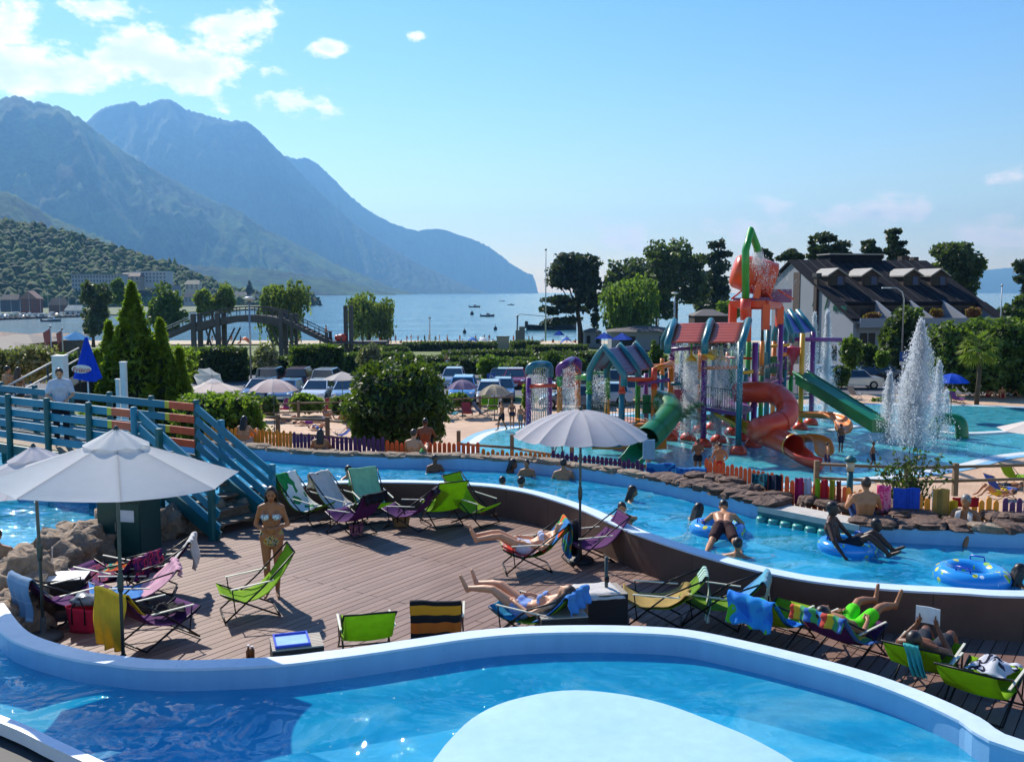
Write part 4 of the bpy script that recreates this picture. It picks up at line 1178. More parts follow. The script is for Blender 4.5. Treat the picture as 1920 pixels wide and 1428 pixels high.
def car(loc, rz, label, col, kind=0, metal=.3):
    mt = M('car_' + col, col, .22, metal, coat=.8, var=.02)
    o = cpy(CARLIB[kind], loc, R(rz), label, 'cars parked behind the promenade', 1, {'body': mt, 'roof': mt, 'pillars': mt, 'wing_mirror': mt}); o.name = 'parked_car'; return o


# ---- plants
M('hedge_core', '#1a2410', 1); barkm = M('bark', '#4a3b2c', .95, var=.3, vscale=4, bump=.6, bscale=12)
LM = dict(dark=leafmat('leaf_dark', '#0f2409', '#38521b', .3), mid=leafmat('leaf_mid', '#1c380d', '#557326', .4), bright=leafmat('leaf_bright', '#33561a', '#7d9a2a', .5), pine=leafmat('leaf_pine', '#101f12', '#2d4226', .12), grey=leafmat('leaf_grey', '#1f2e1c', '#4e5f3c', .3),
          willow=leafmat('leaf_willow', '#3d5420', '#8a9440', .5), thuja=leafmat('leaf_thuja', '#24420c', '#86a024', .55), flower=leafmat('leaf_flower', '#33401e', '#a89c74', .35), hedge=leafmat('leaf_hedge', '#16300b', '#426019', .35), rust=leafmat('leaf_rust', '#5a2a12', '#a0522a', .4))


def limbs(t, base, top, r0, blobs, rng, nb=6, bend=.3):
    base = Vector(base); top = Vector(top); m = MB()
    pts = [base.lerp(top, k / 5) + Vector((rng.uniform(-1, 1), rng.uniform(-1, 1), 0)) * bend * (k / 5) * (1 - k / 5) * 2 for k in range(6)]
    m.tube(pts, [r0 * (1.25 if k == 0 else 1 - .13 * k) for k in range(6)], 8)
    for b in blobs[:nb]:
        c = Vector(b[:3]); k = rng.choice([2, 3, 4]); s = pts[k]; mid = s.lerp(c, .5) + Vector((0, 0, -.08 * (c - s).length))
        m.tube([s, mid, c], [r0 * .5, r0 * .3, r0 * .1], 6)
    return m.build('trunk', barkm, t, True, world=True)


def tree(name, label, base, blobs, mat, nleaf, size, r0=.2, top=None, aspect=1.6, hang=0.0, up=0.0, inner=.5, cat='tree', group=None, nb=7, drop=0, clump=6):
    base = Vector(base); t = thing(name, label, cat, base, 0, group); rng = random.Random(len(label) + int(base.x * 10))
    blobs = sorted(blobs, key=lambda b: -b[3] * b[4] * b[5])
    if top is None:
        zt = max(b[2] + b[5] * .3 for b in blobs); top = Vector((sum(b[0] for b in blobs) / len(blobs), sum(b[1] for b in blobs) / len(blobs), zt))
    limbs(t, base - Vector((0, 0, .1)), top, r0, blobs, rng, nb)
    cl = clumps(blobs, clump, .6, int(abs(base.x) * 7)); pts = blobpts(cl, nleaf if not drop else nleaf // 3, inner)
    if drop: pts = np.concatenate([pts, strands(cl, nleaf // 8, drop)])
    pts = pts - np.array(base)
    ob('crown', leaves('crown', pts, mat, size, aspect, up, hang), t); return t


def clumps(blobs, k=6, f=.5, seed=1):
    """break smooth lobes into uneven clumps so the outline is ragged and lets the sky through"""
    rng = random.Random(seed); out = []
    for x, y, z, a, b, c in blobs:
        for _ in range(k):
            d = Vector((rng.gauss(0, 1), rng.gauss(0, 1), rng.gauss(0, 1))).normalized() * rng.uniform(.45, .85); s = f * rng.uniform(.7, 1.25)
            out.append((x + d.x * a, y + d.y * b, z + d.z * c, a * s, b * s, c * s))
        out.append((x, y, z, a * .55, b * .55, c * .55))
    return out


def strands(blobs, n, drop, per_=9):
    """hanging willow twigs: rows of points falling from the crown"""
    p = blobpts(blobs, n, .8); k = len(p); L = drop * RNG.random(k) ** 1.5 * 1.3; u = np.linspace(0, 1, per_)
    q = np.repeat(p[:, None, :], per_, 1); q[:, :, 2] -= L[:, None] * u[None]; q += RNG.normal(size=q.shape) * .06; return q.reshape(-1, 3)


def pxblobs(L, D, depth=1.0, jit=.25):
    """crown lobes given in pixels (x, y, rx, ry) at distance D"""
    out = []
    for x, y, rx, ry in L:
        c = A(x, y, D); k = D / FPX; out.append((c.x, D + random.uniform(-jit, jit) * rx * k * 2, c.z, rx * k, rx * k * depth, ry * k))
    return out


def hedge(name, label, a, b, h, w, mat, z=None, size=.1, dens=260, rnd=.12, cat='hedge', group='clipped hedges by the lake', arch=0.0):
    """clipped hedge from a to b: dark core with leafy skin"""
    a = Vector(a); b = Vector(b); L = (b - a).length; d = (b - a).normalized(); n = Vector((-d.y, d.x, 0)); z0 = min(a.z, b.z) if z is None else z
    t = thing(name, label, cat, ((a.x + b.x) / 2, (a.y + b.y) / 2, z0), 0, group); c = Vector(t.location)
    hh = lambda s: h * (1 - arch * (2 * s - 1) ** 2)
    core = MB()
    def fn(u, v):
        th = math.pi * v; s = u; x = (u - .5) * (L - .1); yy = math.cos(th); zz = math.sin(th)
        yy = math.copysign(abs(yy) ** .35, yy); zz = abs(zz) ** .35
        e = 1 - .15 * abs(2 * u - 1) ** 8
        p = d * x + n * (yy * (w / 2 - .05) * e); return (p.x, p.y, zz * (hh(s) - .06) * e)
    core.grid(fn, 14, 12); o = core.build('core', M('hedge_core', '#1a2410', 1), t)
    N_ = int(dens * (2 * L * h + L * w + 2 * w * h)); u = RNG.random(N_); k = RNG.random(N_)
    per_ = h / (2 * h + w)
    y = np.where(k < per_, -w / 2, np.where(k > 1 - per_, w / 2, (k - per_) / max(1 - 2 * per_, 1e-3) * w - w / 2))
    hz_ = h * (1 - arch * (2 * u - 1) ** 2)
    z_ = np.where(k < per_, k / per_, np.where(k > 1 - per_, (1 - k) / per_, 1.0)) * hz_
    x = (u - .5) * L
    endm = RNG.random(N_) < (2 * w * h / (2 * L * h + L * w + 2 * w * h)); x = np.where(endm, np.sign(x) * L / 2, x); y = np.where(endm, (RNG.random(N_) - .5) * w, y); z_ = np.where(endm, RNG.random(N_) * hz_, z_)
    P = np.stack([d.x * x + n.x * y, d.y * x + n.y * y, z_], 1); P += RNG.normal(size=P.shape) * rnd * np.array([.5, .5, .45])
    ob('foliage', leaves('foliage', P, mat, size), t); return t


def shrub(name, label, base, rx, ry, h, mat, n=1500, size=.12, cat='shrub', group=None, lobes=5, stems=True, up=.3, seed=1, inner=.45):
    base = Vector(base); rng = random.Random(seed); t = thing(name, label, cat, base, 0, group); bl = []
    for k in range(lobes):
        a = rng.uniform(0, 6.28); f = rng.uniform(.15, .55); bl.append((rx * f * math.cos(a), ry * f * math.sin(a), h * rng.uniform(.4, .68), rx * rng.uniform(.45, .65), ry * rng.uniform(.45, .65), h * rng.uniform(.3, .42)))
    bl.append((0, 0, h * .45, rx * .8, ry * .8, h * .45))
    ob('foliage', leaves('foliage', blobpts(bl, n, inner), mat, size, 1.7, up), t)
    m = MB()
    for b in bl: m.tube([(0, 0, -.05), (b[0] * .5, b[1] * .5, b[2] * .5), (b[0], b[1], b[2] + b[5] * .5)], [.03 + .01 * h, .02 + .006 * h, .008], 5)
    m.build('stem', barkm, t, True); return t
# ================================================================== things on the deck
lime = cloth('lime_canvas', '#8dbb1f', .45); purp = cloth('purple_canvas', '#5b2a68', .3); dgreen = cloth('green_canvas', '#6f9a22', .35)
wh = cloth('white_terry', '#d9d5cf', .25); mint = cloth('mint_terry', '#9ad8ae', .3); yel = cloth('yellow_terry', '#e0c23a', .3); bgrey = cloth('bluegrey_terry', '#6f93b8', .2)
pink = cloth('pink_terry', '#d9a9bb', .25); bluet = cloth('blue_terry', '#4f93d8', .3); teal = cloth('teal_terry', '#46b5b0', .3); tan_t = cloth('tan_terry', '#b59a58', .3); blk = cloth('black_cloth', '#17151c', .05)
leafT = blotch('leaf_print', ['#e6ece4', '#e6ece4', '#1f8a45', '#2f9a50'], 3.2)
strp = uvstripes('bee_stripes', [(0, '#17161c'), (.12, '#17161c'), (.4, '#17161c'), (.52, '#c98a1e'), (.64, '#17161c'), (.74, '#c8641e'), (.86, '#17161c'), (.93, '#b79a2a')], 0)
gwst = uvstripes('green_white_stripes', [(0, '#2f8a6a'), (.5, '#d5e6dd')], 1, 5)
orangeT = blotch('parrot_print', ['#d9561f', '#2f7fc0', '#2a74b8', '#3aa05a', '#d9561f'], 3.0)
rain = uvstripes('rainbow_terry', [(0, '#3a6fc0'), (.16, '#3fa06a'), (.33, '#d8c33a'), (.5, '#cf4a3a'), (.66, '#2f86c4'), (.83, '#4aa860')], 1, 1.6, wob=.18)
crab = blotch('sea_print', ['#1f6fd0', '#2a86dd', '#2f9ae0', '#5fc03a', '#3aa0d8'], 3.4)
mag = blotch('magenta_print', ['#2a0f38', '#7a1f58', '#3a1650', '#a02a4a', '#2a0f38'], 9)
rainb = uvstripes('rainbow_blanket', [(0, '#4a50b8'), (.2, '#cf3f2f'), (.4, '#e07a2a'), (.6, '#e0c23a'), (.8, '#4a9a4a')], 1, 1.0)
multi = blotch('bright_print', ['#0f5a3a', '#c8401f', '#e08a2a', '#1f8a7a', '#123a2a'], 7)


def dk(x, y): return G(x, y, 0)
chair(dk(465, 1152), 203, 'empty lime green deck chair beside the standing woman', lime, 'lime_r4', 0.4)
c = dk(582, 981); chair(c, -27, 'deck chair under a white towel with green leaf print by the stairs', dgreen, 'green', .35); towel_on(c, -27, 'white towel printed with big green leaves on a deck chair', leafT, 0, .95, .3, .6, 1, .35)
c = dk(646, 978); chair(c, -27, 'deck chair covered by a plain off-white towel near the brown wall', dgreen, 'green', .35); towel_on(c, -27, 'plain off-white towel spread over a whole deck chair', wh, 0, .97, .3, .62, 2, .35)
c = dk(700, 976); chair(c, -62, 'deck chair with a pale mint towel against the brown wall', lime, 'lime', .3); towel_on(c, -62, 'pale mint green towel over a deck chair back', mint, 0, .62, .35, .58, 3, .3)
c = dk(658, 1000); chair(c, 142, 'purple deck chair with a black towel and a floral bag under it', purp, 'purple_r7', 0.7); towel_on(c, 142, 'black towel over the head of a purple deck chair', blk, 0, .3, .16, .6, 4, 0.7)
c = dk(762, 990); chair(c, 160, 'purple deck chair with a straw bag standing under its seat', purp, 'purple_r7', 0.7); towel_on(c, 160, 'dark plaid cloth over the top edge of a purple deck chair', uvstripes('plaid', [(0, '#241a30'), (.5, '#3a2a48'), (.8, '#171222')], 1, 6), 0, .16, .12, .56, 5, 0.7)
chair(dk(828, 982), 118, 'empty lime deck chair turned to the wall, left of a pair', lime, 'lime', .3)
chair(dk(893, 982), -33, 'empty lime deck chair facing the deck, in front of the brown wall', lime, 'lime', .3)
c = dk(985, 1068); chair(c, 186, 'deck chair with a red and orange towel and a sunbather in it', dgreen, 'green_r8', 0.8); towel_on(c, 186, 'orange and blue parrot print beach towel hanging from a deck chair', orangeT, 0, .35, .6, .62, 6, 0.8)
towel_on(c, 186, 'red and white towel on the seat of the parrot towel chair', blotch('red_print', ['#c8302a', '#d8472f', '#e8d8d0', '#c8302a'], 5), .5, .98, .05, .56, 7, .45, .024)
chair(dk(1100, 1052), 195, 'purple deck chair half hidden by a dark bag under the grey parasol', purp, 'purple_r8', 0.8)
chair(dk(686, 1230), 104, 'empty lime deck chair with its back to the front pool wall', lime, 'lime_r9', 0.9)
c = dk(822, 1208); chair(c, 92, 'deck chair with a black, yellow and orange striped towel', purp, 'purple_r9', 0.9); towel_on(c, 92, 'black towel with yellow and orange stripes over a chair back', strp, 0, .35, .5, .62, 8, 0.9)
c = dk(985, 1192); chair(c, 152, 'deck chair with a sky blue towel holding a woman with raised feet', dgreen, 'green_r12', 1.2); towel_on(c, 152, 'sky blue towel hanging over a chair back beside the front wall', bluet, 0, .5, .22, .66, 9, 1.2); towel_on(c, 152, 'turquoise towel hanging from the seat front of the blue towel chair', cloth('turq_terry', '#2f9ac8', .3), .72, .99, .04, .6, 10, 1.2, .02)
c = dk(1222, 1166); chair(c, 172, 'deck chair with a crumpled tan towel on its seat', dgreen, 'green_r11', 1.1); towel_on(c, 172, 'green and white striped towel hanging to the deck', gwst, 0, .1, .62, .5, 11, 1.1); towel_on(c, 172, 'crumpled tan towel on a deck chair seat', tan_t, .3, .99, .04, .62, 12, 1.1, .03)
c = dk(1332, 1168); chair(c, 160, 'deck chair with a blue and sand coloured towel, beside the striped towel', dgreen, 'green_r11', 1.1); towel_on(c, 160, 'light blue towel with a sand coloured edge over a chair back', uvstripes('bluesand', [(0, '#3f86d8'), (.55, '#5fb0c8'), (.82, '#b8b08a')], 0, 1, interp='LINEAR'), 0, .45, .4, .64, 13, 1.1)
c = dk(1462, 1200); chair(c, 44, 'deck chair with a bright blue sea print towel at the pool wall', lime, 'lime_r11', 1.1); towel_on(c, 44, 'bright blue towel with green sea print over a deck chair', crab, 0, .7, .36, .68, 14, 1.1)
c = dk(1592, 1232); chair(c, 40, 'purple deck chair with a rainbow towel and a man in neon shorts', purp, 'purple_r11', 1.1); towel_on(c, 40, 'rainbow striped towel over a purple deck chair', rain, 0, .7, .14, .74, 15, 1.1)
c = dk(1738, 1282); chair(c, 52, 'lime deck chair holding a person with a book', lime, 'lime_r13', 1.3); towel_on(c, 52, 'teal towel over the corner of the reader\'s deck chair', teal, 0, .3, .3, .16, 16, 1.3, skew=-.26)
chair(dk(1846, 1330), 48, 'lime deck chair with crumpled clothes on its seat', lime, 'lime_r13', 1.3)
c = dk(305, 1200); chair(c, 52, 'purple deck chair with a yellow towel on its back under the big parasol', purp, 'purple_r8', 0.8); towel_on(c, 52, 'bright yellow towel hanging long over a chair back', yel, 0, .3, .72, .7, 17, 0.8, skew=.1)
c = dk(142, 1160); chair(c, 50, 'deck chair with a blue grey towel near the rock edge', purp, 'purple_r10', 1.0); towel_on(c, 50, 'blue grey towel with faint stripes over a chair back', uvstripes('greyblue', [(0, '#6f93b8'), (.45, '#86a6c6'), (.5, '#6f93b8'), (.9, '#86a6c6')], 0, 2), 0, .3, .55, .64, 19, 1.0)
c = dk(225, 1150); chair(c, 205, 'deck chair with pink and blue towels behind the red bag', purp, 'purple_r15', 1.5); towel_on(c, 205, 'pale pink towel on a low deck chair', pink, 0, .5, .1, .7, 20, 1.5); towel_on(c, 205, 'light blue towel on the seat beyond the red bag', bluet, .52, .98, .04, .66, 21, 1.5, .022)
c = dk(275, 1112); chair(c, 192, 'deck chair with a white towel hanging in folds near the stairs', purp, 'purple_r8', 0.8); towel_on(c, 192, 'white towel hanging in folds with a yellow printed edge', wh, 0, .8, .42, .66, 22, 0.8)
c = dk(196, 1112); chair(c, 165, 'deck chair with a magenta and black patterned towel by the rocks', purp, 'purple_r14', 1.4); towel_on(c, 165, 'magenta and black patterned towel on a deck chair', mag, 0, .9, .3, .72, 23, 1.4)
cloth_heap('towel', dk(185, 1085), 30, 'rainbow striped blanket lying on the deck by the rocks', 'towel', rainb, .9, .6, .04, 3)
def seatz(c_, rz_):
    return (c_ + Vector((math.cos(R(rz_)) * .1, math.sin(R(rz_)) * .1, .36)))
cloth_heap('towel', seatz(dk(275, 1112), 192) + Vector((-.15, -.05, .06)), 10, 'bundle of dark green and orange patterned cloth on a chair seat', 'towel', multi, .6, .4, .14, 5)
cloth_heap('clothes', seatz(dk(1846, 1330), 48) + Vector((.1, .1, .03)), 40, 'crumpled white and navy shirt on the lime chair seat', 'clothes', blotch('navy_white', ['#c9ccd6', '#c9ccd6', '#23283a', '#c9ccd6'], 6), .5, .42, .16, 6)
cloth_heap('bag', seatz(dk(305, 1200), 52), 20, 'black bag lying on the seat of the yellow towel chair', 'bag', blk, .4, .36, .2, 7)
cloth_heap('towel', dk(1232, 1063), 0, 'small crumpled pale cloth dropped on the deck by the wall', 'cloth', cloth('pale_cloth', '#bcd0d0'), .34, .24, .1, 8)


def rattan_box(loc, rz, label, sx=.55, sy=.45, h=.43, topm=None):
    t = thing('side_box', label, 'side table', loc, R(rz), 'dark woven side boxes on the deck'); wv = M('woven_dark', '#211d1c', .6, var=.4, vscale=60, bump=.8, bscale=120)
    MB().box((0, 0, h / 2), (sx, sy, h)).build('body', wv, t); m = MB()
    if topm is None:
        for k in range(9): MB().box((0, -sy / 2 + sy * (k + .5) / 9, h + .008), (sx, sy / 9 - .012, .016)).build('slat', M('table_slat', '#a79c8d', .6), t)
    else: MB().box((0, 0, h + .008), (sx + .02, sy + .02, .016)).build('top', topm, t)
    return t


p = G(113, 1078, .45); rattan_box((p.x, p.y, 0), 12, 'dark woven box with a white top in front of the rocks', .72, .45, .43, whitem)
p = G(556, 1201, .45); rattan_box((p.x, p.y, 0), 18, 'dark woven box carrying a blue tray by the front wall', .58, .46)
tr = thing('tray', 'bright blue plastic tray on the dark side box', 'tray', (p.x - .06, p.y, .447), R(18)); bl_ = M('blue_plastic', '#2444c0', .3, var=.04)
MB().box((0, 0, .006), (.38, .4, .012)).build('tray_base', M('pale_blue_plastic', '#9cc0ec', .25), tr)
m = MB()
for x_, y_, w_, d_ in ((0, .2, .4, .02), (0, -.2, .4, .02), (.19, 0, .02, .38), (-.19, 0, .02, .38)): m.box((x_, y_, .02), (w_, d_, .03))
m.build('tray_rim', bl_, tr)
p = G(1052, 1146, .45); rattan_box((p.x, p.y, 0), 10, 'dark woven box beside the sky blue towel chair', .6, .45)
p = G(1130, 1106, .5); rattan_box((p.x, p.y, 0), 12, 'tall dark woven box under a white towel', .55, .5, .5)
cloth_heap('towel', (p.x - .08, p.y, .515), 12, 'white towel lying on the tall woven box', 'towel', wh, .62, .6, .03, 11, base=lambda x, y: 0 if abs(x) < .28 and abs(y) < .25 else -.02 - .9 * max(abs(x) - .28, abs(y) - .25, 0))
# red beach bag, floral bag, straw bag
def tote(loc, rz, label, mat, w=.34, d=.18, h=.32, strap=None):
    t = thing('beach_bag', label, 'bag', loc, R(rz))
    def fn(u, v):
        a = 2 * math.pi * v; k = .82 + .26 * u + .03 * math.sin(a * 3); c_, s_ = math.cos(a), math.sin(a)
        return (math.copysign(abs(c_) ** .5, c_) * w / 2 * k, math.copysign(abs(s_) ** .6, s_) * d / 2 * k, u * h + .015 * math.sin(a * 2) * u)
    MB().grid(fn, 8, 32, .006).build('bag_body', mat, t, True); MB().box((0, 0, .01), (w * .78, d * .75, .02)).build('bag_base', mat, t)
    for s in (-1, 1):
        MB().tube([(-w * .22, s * d * .56, h * .35), (-w * .22, s * d * .56, h), (0, s * d * .4, h + .13), (w * .22, s * d * .56, h), (w * .22, s * d * .56, h * .35)], .012, 6, flat=.5).build('strap', strap or blk, t, True)
    return t
tote(dk(158, 1182), -8, 'bright red beach bag with black straps standing on the deck', cloth('red_bag', '#c0233f', .05), .42, .22, .34)
tote(dk(668, 1003), 10, 'floral purple bag under the purple deck chair', blotch('floral_bag', ['#7a4a6a', '#b86a7a', '#5a3a5a', '#c88a6a'], 16), .24, .14, .2)
tote(dk(752, 986), 10, 'straw coloured bag under the purple deck chair', cloth('straw', '#9a7a52', .1), .34, .16, .26)
b_ = thing('bag', 'grey clear bag lying on top of the red beach bag', 'bag', dk(158, 1182) + Vector((.03, .02, .36))); rock(MB(), (0, 0, .05), (.17, .12, .07), 3).build('pouch', M('grey_plastic', '#6f7276', .25), b_, True)
b_ = thing('bag', 'dark shoulder bag hanging on the purple chair under the grey parasol', 'bag', dk(1072, 1042)); rock(MB(), (0, 0, .3), (.16, .12, .3), 5, rough=.2).build('pouch', blk, b_, True)
for k, (x, y, l) in enumerate(((1128, 1020, 'dark flip-flop lying by the brown wall'), (1140, 1023, 'second dark flip-flop beside its pair by the brown wall'))):
    t = thing('flip_flop', l, 'sandal', dk(x, y), R(20 + 25 * k)); MB().prism([(-.13, -.03), (-.1, -.045), (.1, -.05), (.14, -.02), (.14, .02), (.1, .05), (-.1, .045), (-.13, .03)], .0, .02).build('sole', blackm, t); MB().tube([(-.02, -.04, .02), (.03, 0, .05), (.09, 0, .02)], .006, 5).build('strap', blackm, t); MB().tube([(-.02, .04, .02), (.03, 0, .05)], .006, 5).build('strap', blackm, t)
for k, (x, y, l) in enumerate(((466, 1222, 'small brown bottle standing on the deck edge'), (473, 1224, 'small amber jar standing beside the brown bottle'))):
    t = thing('bottle', l, 'bottle', dk(x, y + 10)); MB().lathe([(.03, 0), (.032, .08 + .03 * k), (.014, .11 + .03 * k), (.014, .14)], (0, 0, 0), 10).build('glass', M('amber', '#7a4a18', .15), t, True); MB().lathe([(.016, .14), (.016, .16)], (0, 0, 0), 8).build('cap', whitem, t)

# ---- parasols on the deck
parw = cloth('parasol_white', '#f6f6f4', .62, .02); parg = cloth('parasol_grey', '#eae6e7', .58, .03); parl = cloth('parasol_lilac', '#8d7f9a', .3); parc = cloth('parasol_cream', '#b5ab94', .3); parb = cloth('parasol_blue', '#1c50c0', .3)
umbrella((A(226, 1100, 10.85).x, 10.85, 0), 'big white octagonal parasol over the yellow towel chair', 1.37, 2.4, 2.86, 8, parw, rz=R(24), tilt=(0, R(2)))
umbrella(dk(82, 1198), 'greyish white parasol half hidden behind the big white one', 1.2, 2.08, 2.45, 8, parg, rz=R(10), tilt=(0, R(-3)))
umbrella(dk(1087, 1052), 'light grey dome parasol with many ribs by the brown wall', 1.13, 2.14, 2.56, 16, parg, vent=False, dome=1, rz=.1, scallop=.02)
t = thing('parasol_pole', 'bare dark pole of a folded-away parasol beside the white towel box', 'pole', dk(1137, 1172)); MB().lathe([(.2, 0), (.2, .04), (.04, .07)], (0, 0, 0), 18).build('base', M('umbrella_base', ''), t, True); MB().tube([(0, 0, .05), (-.01, 0, .95)], .024, 10).build('tube', M('umbrella_pole', ''), t, True); MB().lathe([(.03, .6), (.034, .64), (.03, .68)], (0, 0, 0), 10).build('collar', blackm, t, True)
t = thing('thin_stick', 'thin pale stick standing on the white topped box', 'stick', G(98, 1062, .45)); MB().tube([(0, 0, 0), (.01, 0, .3)], .006, 6).build('rod', whitem, t); MB().lathe([(.03, 0), (.03, .015)], (0, 0, 0), 10).build('foot', M('blue_plastic', ''), t)

# ---- people on the deck
wm_ = per('woman', dk(512, 1118), 8, 'young woman with long dark hair in a patterned bikini standing arms folded', 'olive', 'dark', '#8a7a4a', .965, top='#b9d4dc')
recolor(wm_, {'bikini_bottom': blotch('bikini_floral', ['#20302e', '#7f8f8a', '#c9a23a', '#2a3a38', '#b8b4a0'], 22, transl=.02), 'bikini_top': blotch('bikini_top_print', ['#cfe0e6', '#7fa6b8', '#dfe8ea', '#5a7f90'], 20, transl=.02)})
def onchair(key, x, y, rz, label, sh=(0, 0, 0), **kw):
    c_ = dk(x, y); v = Vector(sh); a = R(rz); c_ = c_ + Vector((math.cos(a) * v.x - math.sin(a) * v.y, math.sin(a) * v.x + math.cos(a) * v.y, v.z)); return per(key, c_, rz + 90, label, **kw)
onchair('recline_lady', 985, 1192, 152, 'woman lying on the sky blue towel with her bare feet raised', (0, 0, .0), skin='fair', hair='brown', suit='#8aa6dc')
onchair('recline_lady', 985, 1068, 186, 'sunbather with outstretched legs on the red and orange towel', (0, 0, .0), skin='fair', hair='blond', suit='#c7cfe6')
onchair('recline_man', 1592, 1232, 40, 'man in neon green shorts lying on the rainbow towel', (0, 0, .02), skin='olive', hair='dark', suit='#5be01f')
onchair('reader', 1738, 1282, 52, 'dark haired person reading a book on a lime deck chair', (0, 0, .04), skin='brown', hair='dark', suit='#30343c')
bk_ = thing('book', 'open white book held up by the reader on the lime chair', 'book', dk(1738, 1282) + Vector((-.03, -.04, .74)), R(142)); pg = M('paper', '#cfd6dc', .8)
for s in (-1, 1): MB().slab([(0, 0, 0), (s * .13, .03, 0), (s * .13, .03, .19), (0, 0, .19)], (0, .012, 0)).build('page_block', pg, bk_)
# ================================================================== footbridge to the deck
tealp = M('teal_paint', '#1f7d98', .5, var=.12, vscale=2); tealc = M('teal_paint_dark', '#145a5c', .5, var=.12, vscale=2); orn = M('orange_paint', '#c85a35', .5); yl = M('yellow_paint', '#c2c23a', .5); wood = M('weathered_wood', '#8e7d68', .8, var=.2, vscale=3, bump=.3)
U = Vector((.84, -.5426, 0)).normalized(); Nn = Vector((-.5426, -.84, 0)).normalized(); F0 = Vector((-6.48, 19.5, 0)); BW = 1.35; BZ = 1.2; RZ = 1.05
fb = thing('footbridge', 'teal wooden footbridge with plank railings over the river', 'bridge', (-9.5, 20.5, 0))
L_ = 9.5
for side, o_ in (('far', 0), ('near', BW)):
    S0 = F0 + Nn * o_
    for k in range(4):                                   # four boards per side, the last stretch painted yellow and orange
        z = BZ + RZ - .09 - k * .255
        y0 = .95; a = S0 - U * L_ + Vector((0, 0, z)); b = S0 - U * y0 + Vector((0, 0, z))
        MB().bar(a, b, .035, .15).build('rail_board', tealp, fb, world=True)
        MB().bar(b + U * .002, b + U * .14, .035, .15).build('rail_board', yl, fb, world=True); MB().bar(b + U * .142, S0 - U * .03 + Vector((0, 0, z)), .035, .15).build('rail_board', orn, fb, world=True)
    for k in range(7):
        q = S0 - U * (.04 + 1.45 * k) + Nn * (.06 if side == 'near' else -.06)
        MB().lathe([(.065, 0), (.065, BZ + RZ + .04), (.05, BZ + RZ + .06)], (q.x, q.y, 0), 12).build('post', tealp if side == 'near' and k == 0 else tealc, fb, True, world=True)
    MB().bar(S0 - U * L_ + Vector((0, 0, BZ - .12)), S0 + Vector((0, 0, BZ - .12)), .08, .2).build('side_beam', tealc, fb, world=True)
for k in range(66):
    q = F0 - U * (.07 + k * .144) + Nn * (BW / 2); MB().bar(q - Nn * (BW / 2 - .06) + Vector((0, 0, BZ - .02)), q + Nn * (BW / 2 - .06) + Vector((0, 0, BZ - .02)), .135, .035).build('floor_plank', wood, fb, world=True)
st = thing('stairs', 'teal railed wooden stairs from the footbridge down to the deck', 'stairs', F0 + U * 1.1 + Nn * .67); SL = 2.25
step = M('step_wood', '#6f5d4c', .7, var=.2)
for k in range(1, 7):
    z = BZ - k * BZ / 7; q = F0 + U * (k - .5) * SL / 7
    MB().bar(q + Nn * .05 + Vector((0, 0, z)), q + Nn * (BW - .05) + Vector((0, 0, z)), .34, .04).build('tread', step, st, world=True)
    MB().bar(q + U * .16 + Nn * .05 + Vector((0, 0, z)), q + U * .16 + Nn * (BW - .05) + Vector((0, 0, z)), .012, .03).build('tread_nosing', whitem, st, world=True)
for o_ in (0, BW):
    S0 = F0 + Nn * o_
    for k in range(4):
        z = RZ - .09 - k * .26; a = S0 + U * .02 + Vector((0, 0, BZ + z)); b = S0 + U * SL + Vector((0, 0, z + .04)); MB().bar(a, b, .035, .15).build('rail_board', tealp, st, world=True)
    for s_ in (.7, SL - .12):
        q = S0 + U * s_ - Nn * (.06 if o_ == 0 else -.06); z = BZ * (1 - s_ / SL) + RZ
        MB().box((q.x, q.y, z / 2 + .02), (.1, .1, z + .1), math.atan2(U.y, U.x)).build('post', tealc if o_ else tealp, st, world=True)
    MB().bar(S0 + Vector((0, 0, BZ - .15)), S0 + U * SL + Vector((0, 0, .05)), .05, .24).build('stringer', tealc, st, world=True)
# green cabinet under the stairs with a notice
cb = thing('cabinet', 'dark green cabinet with a white notice beside the stairs', 'cabinet', dk(245, 1035), R(-12)); cm = M('cabinet_green', '#123a38', .5)
MB().box((0, 0, .5), (.82, .6, 1.0)).build('carcass', cm, cb); MB().box((0, -.02, 1.03), (.92, .7, .06)).build('lid', cm, cb); MB().box((-.2, -.306, .5), (.38, .012, .84)).build('door', M('cabinet_door', '#17443f', .5), cb); MB().box((.2, -.306, .5), (.38, .012, .84)).build('door', M('cabinet_door', ''), cb)
MB().box((.17, -.318, .72), (.26, .006, .2)).build('notice', M('paper', ''), cb); MB().tube([(-.05, -.33, .45), (-.05, -.33, .6)], .01, 6).build('handle', steelm, cb)
p = G(113, 838, BZ); gd = per('guard', p + Vector((0, .1, 0)), 22, 'lifeguard in a white and blue polo shirt standing on the footbridge', 'fair', 'brown', '#20242e', .98, top='#c3cde0')
MB().ell((0, -.09, 1.625), (.065, .04, .018), 10, 6).build('sunglasses', M('black_gloss', '#0a0a0a', .1), gd)
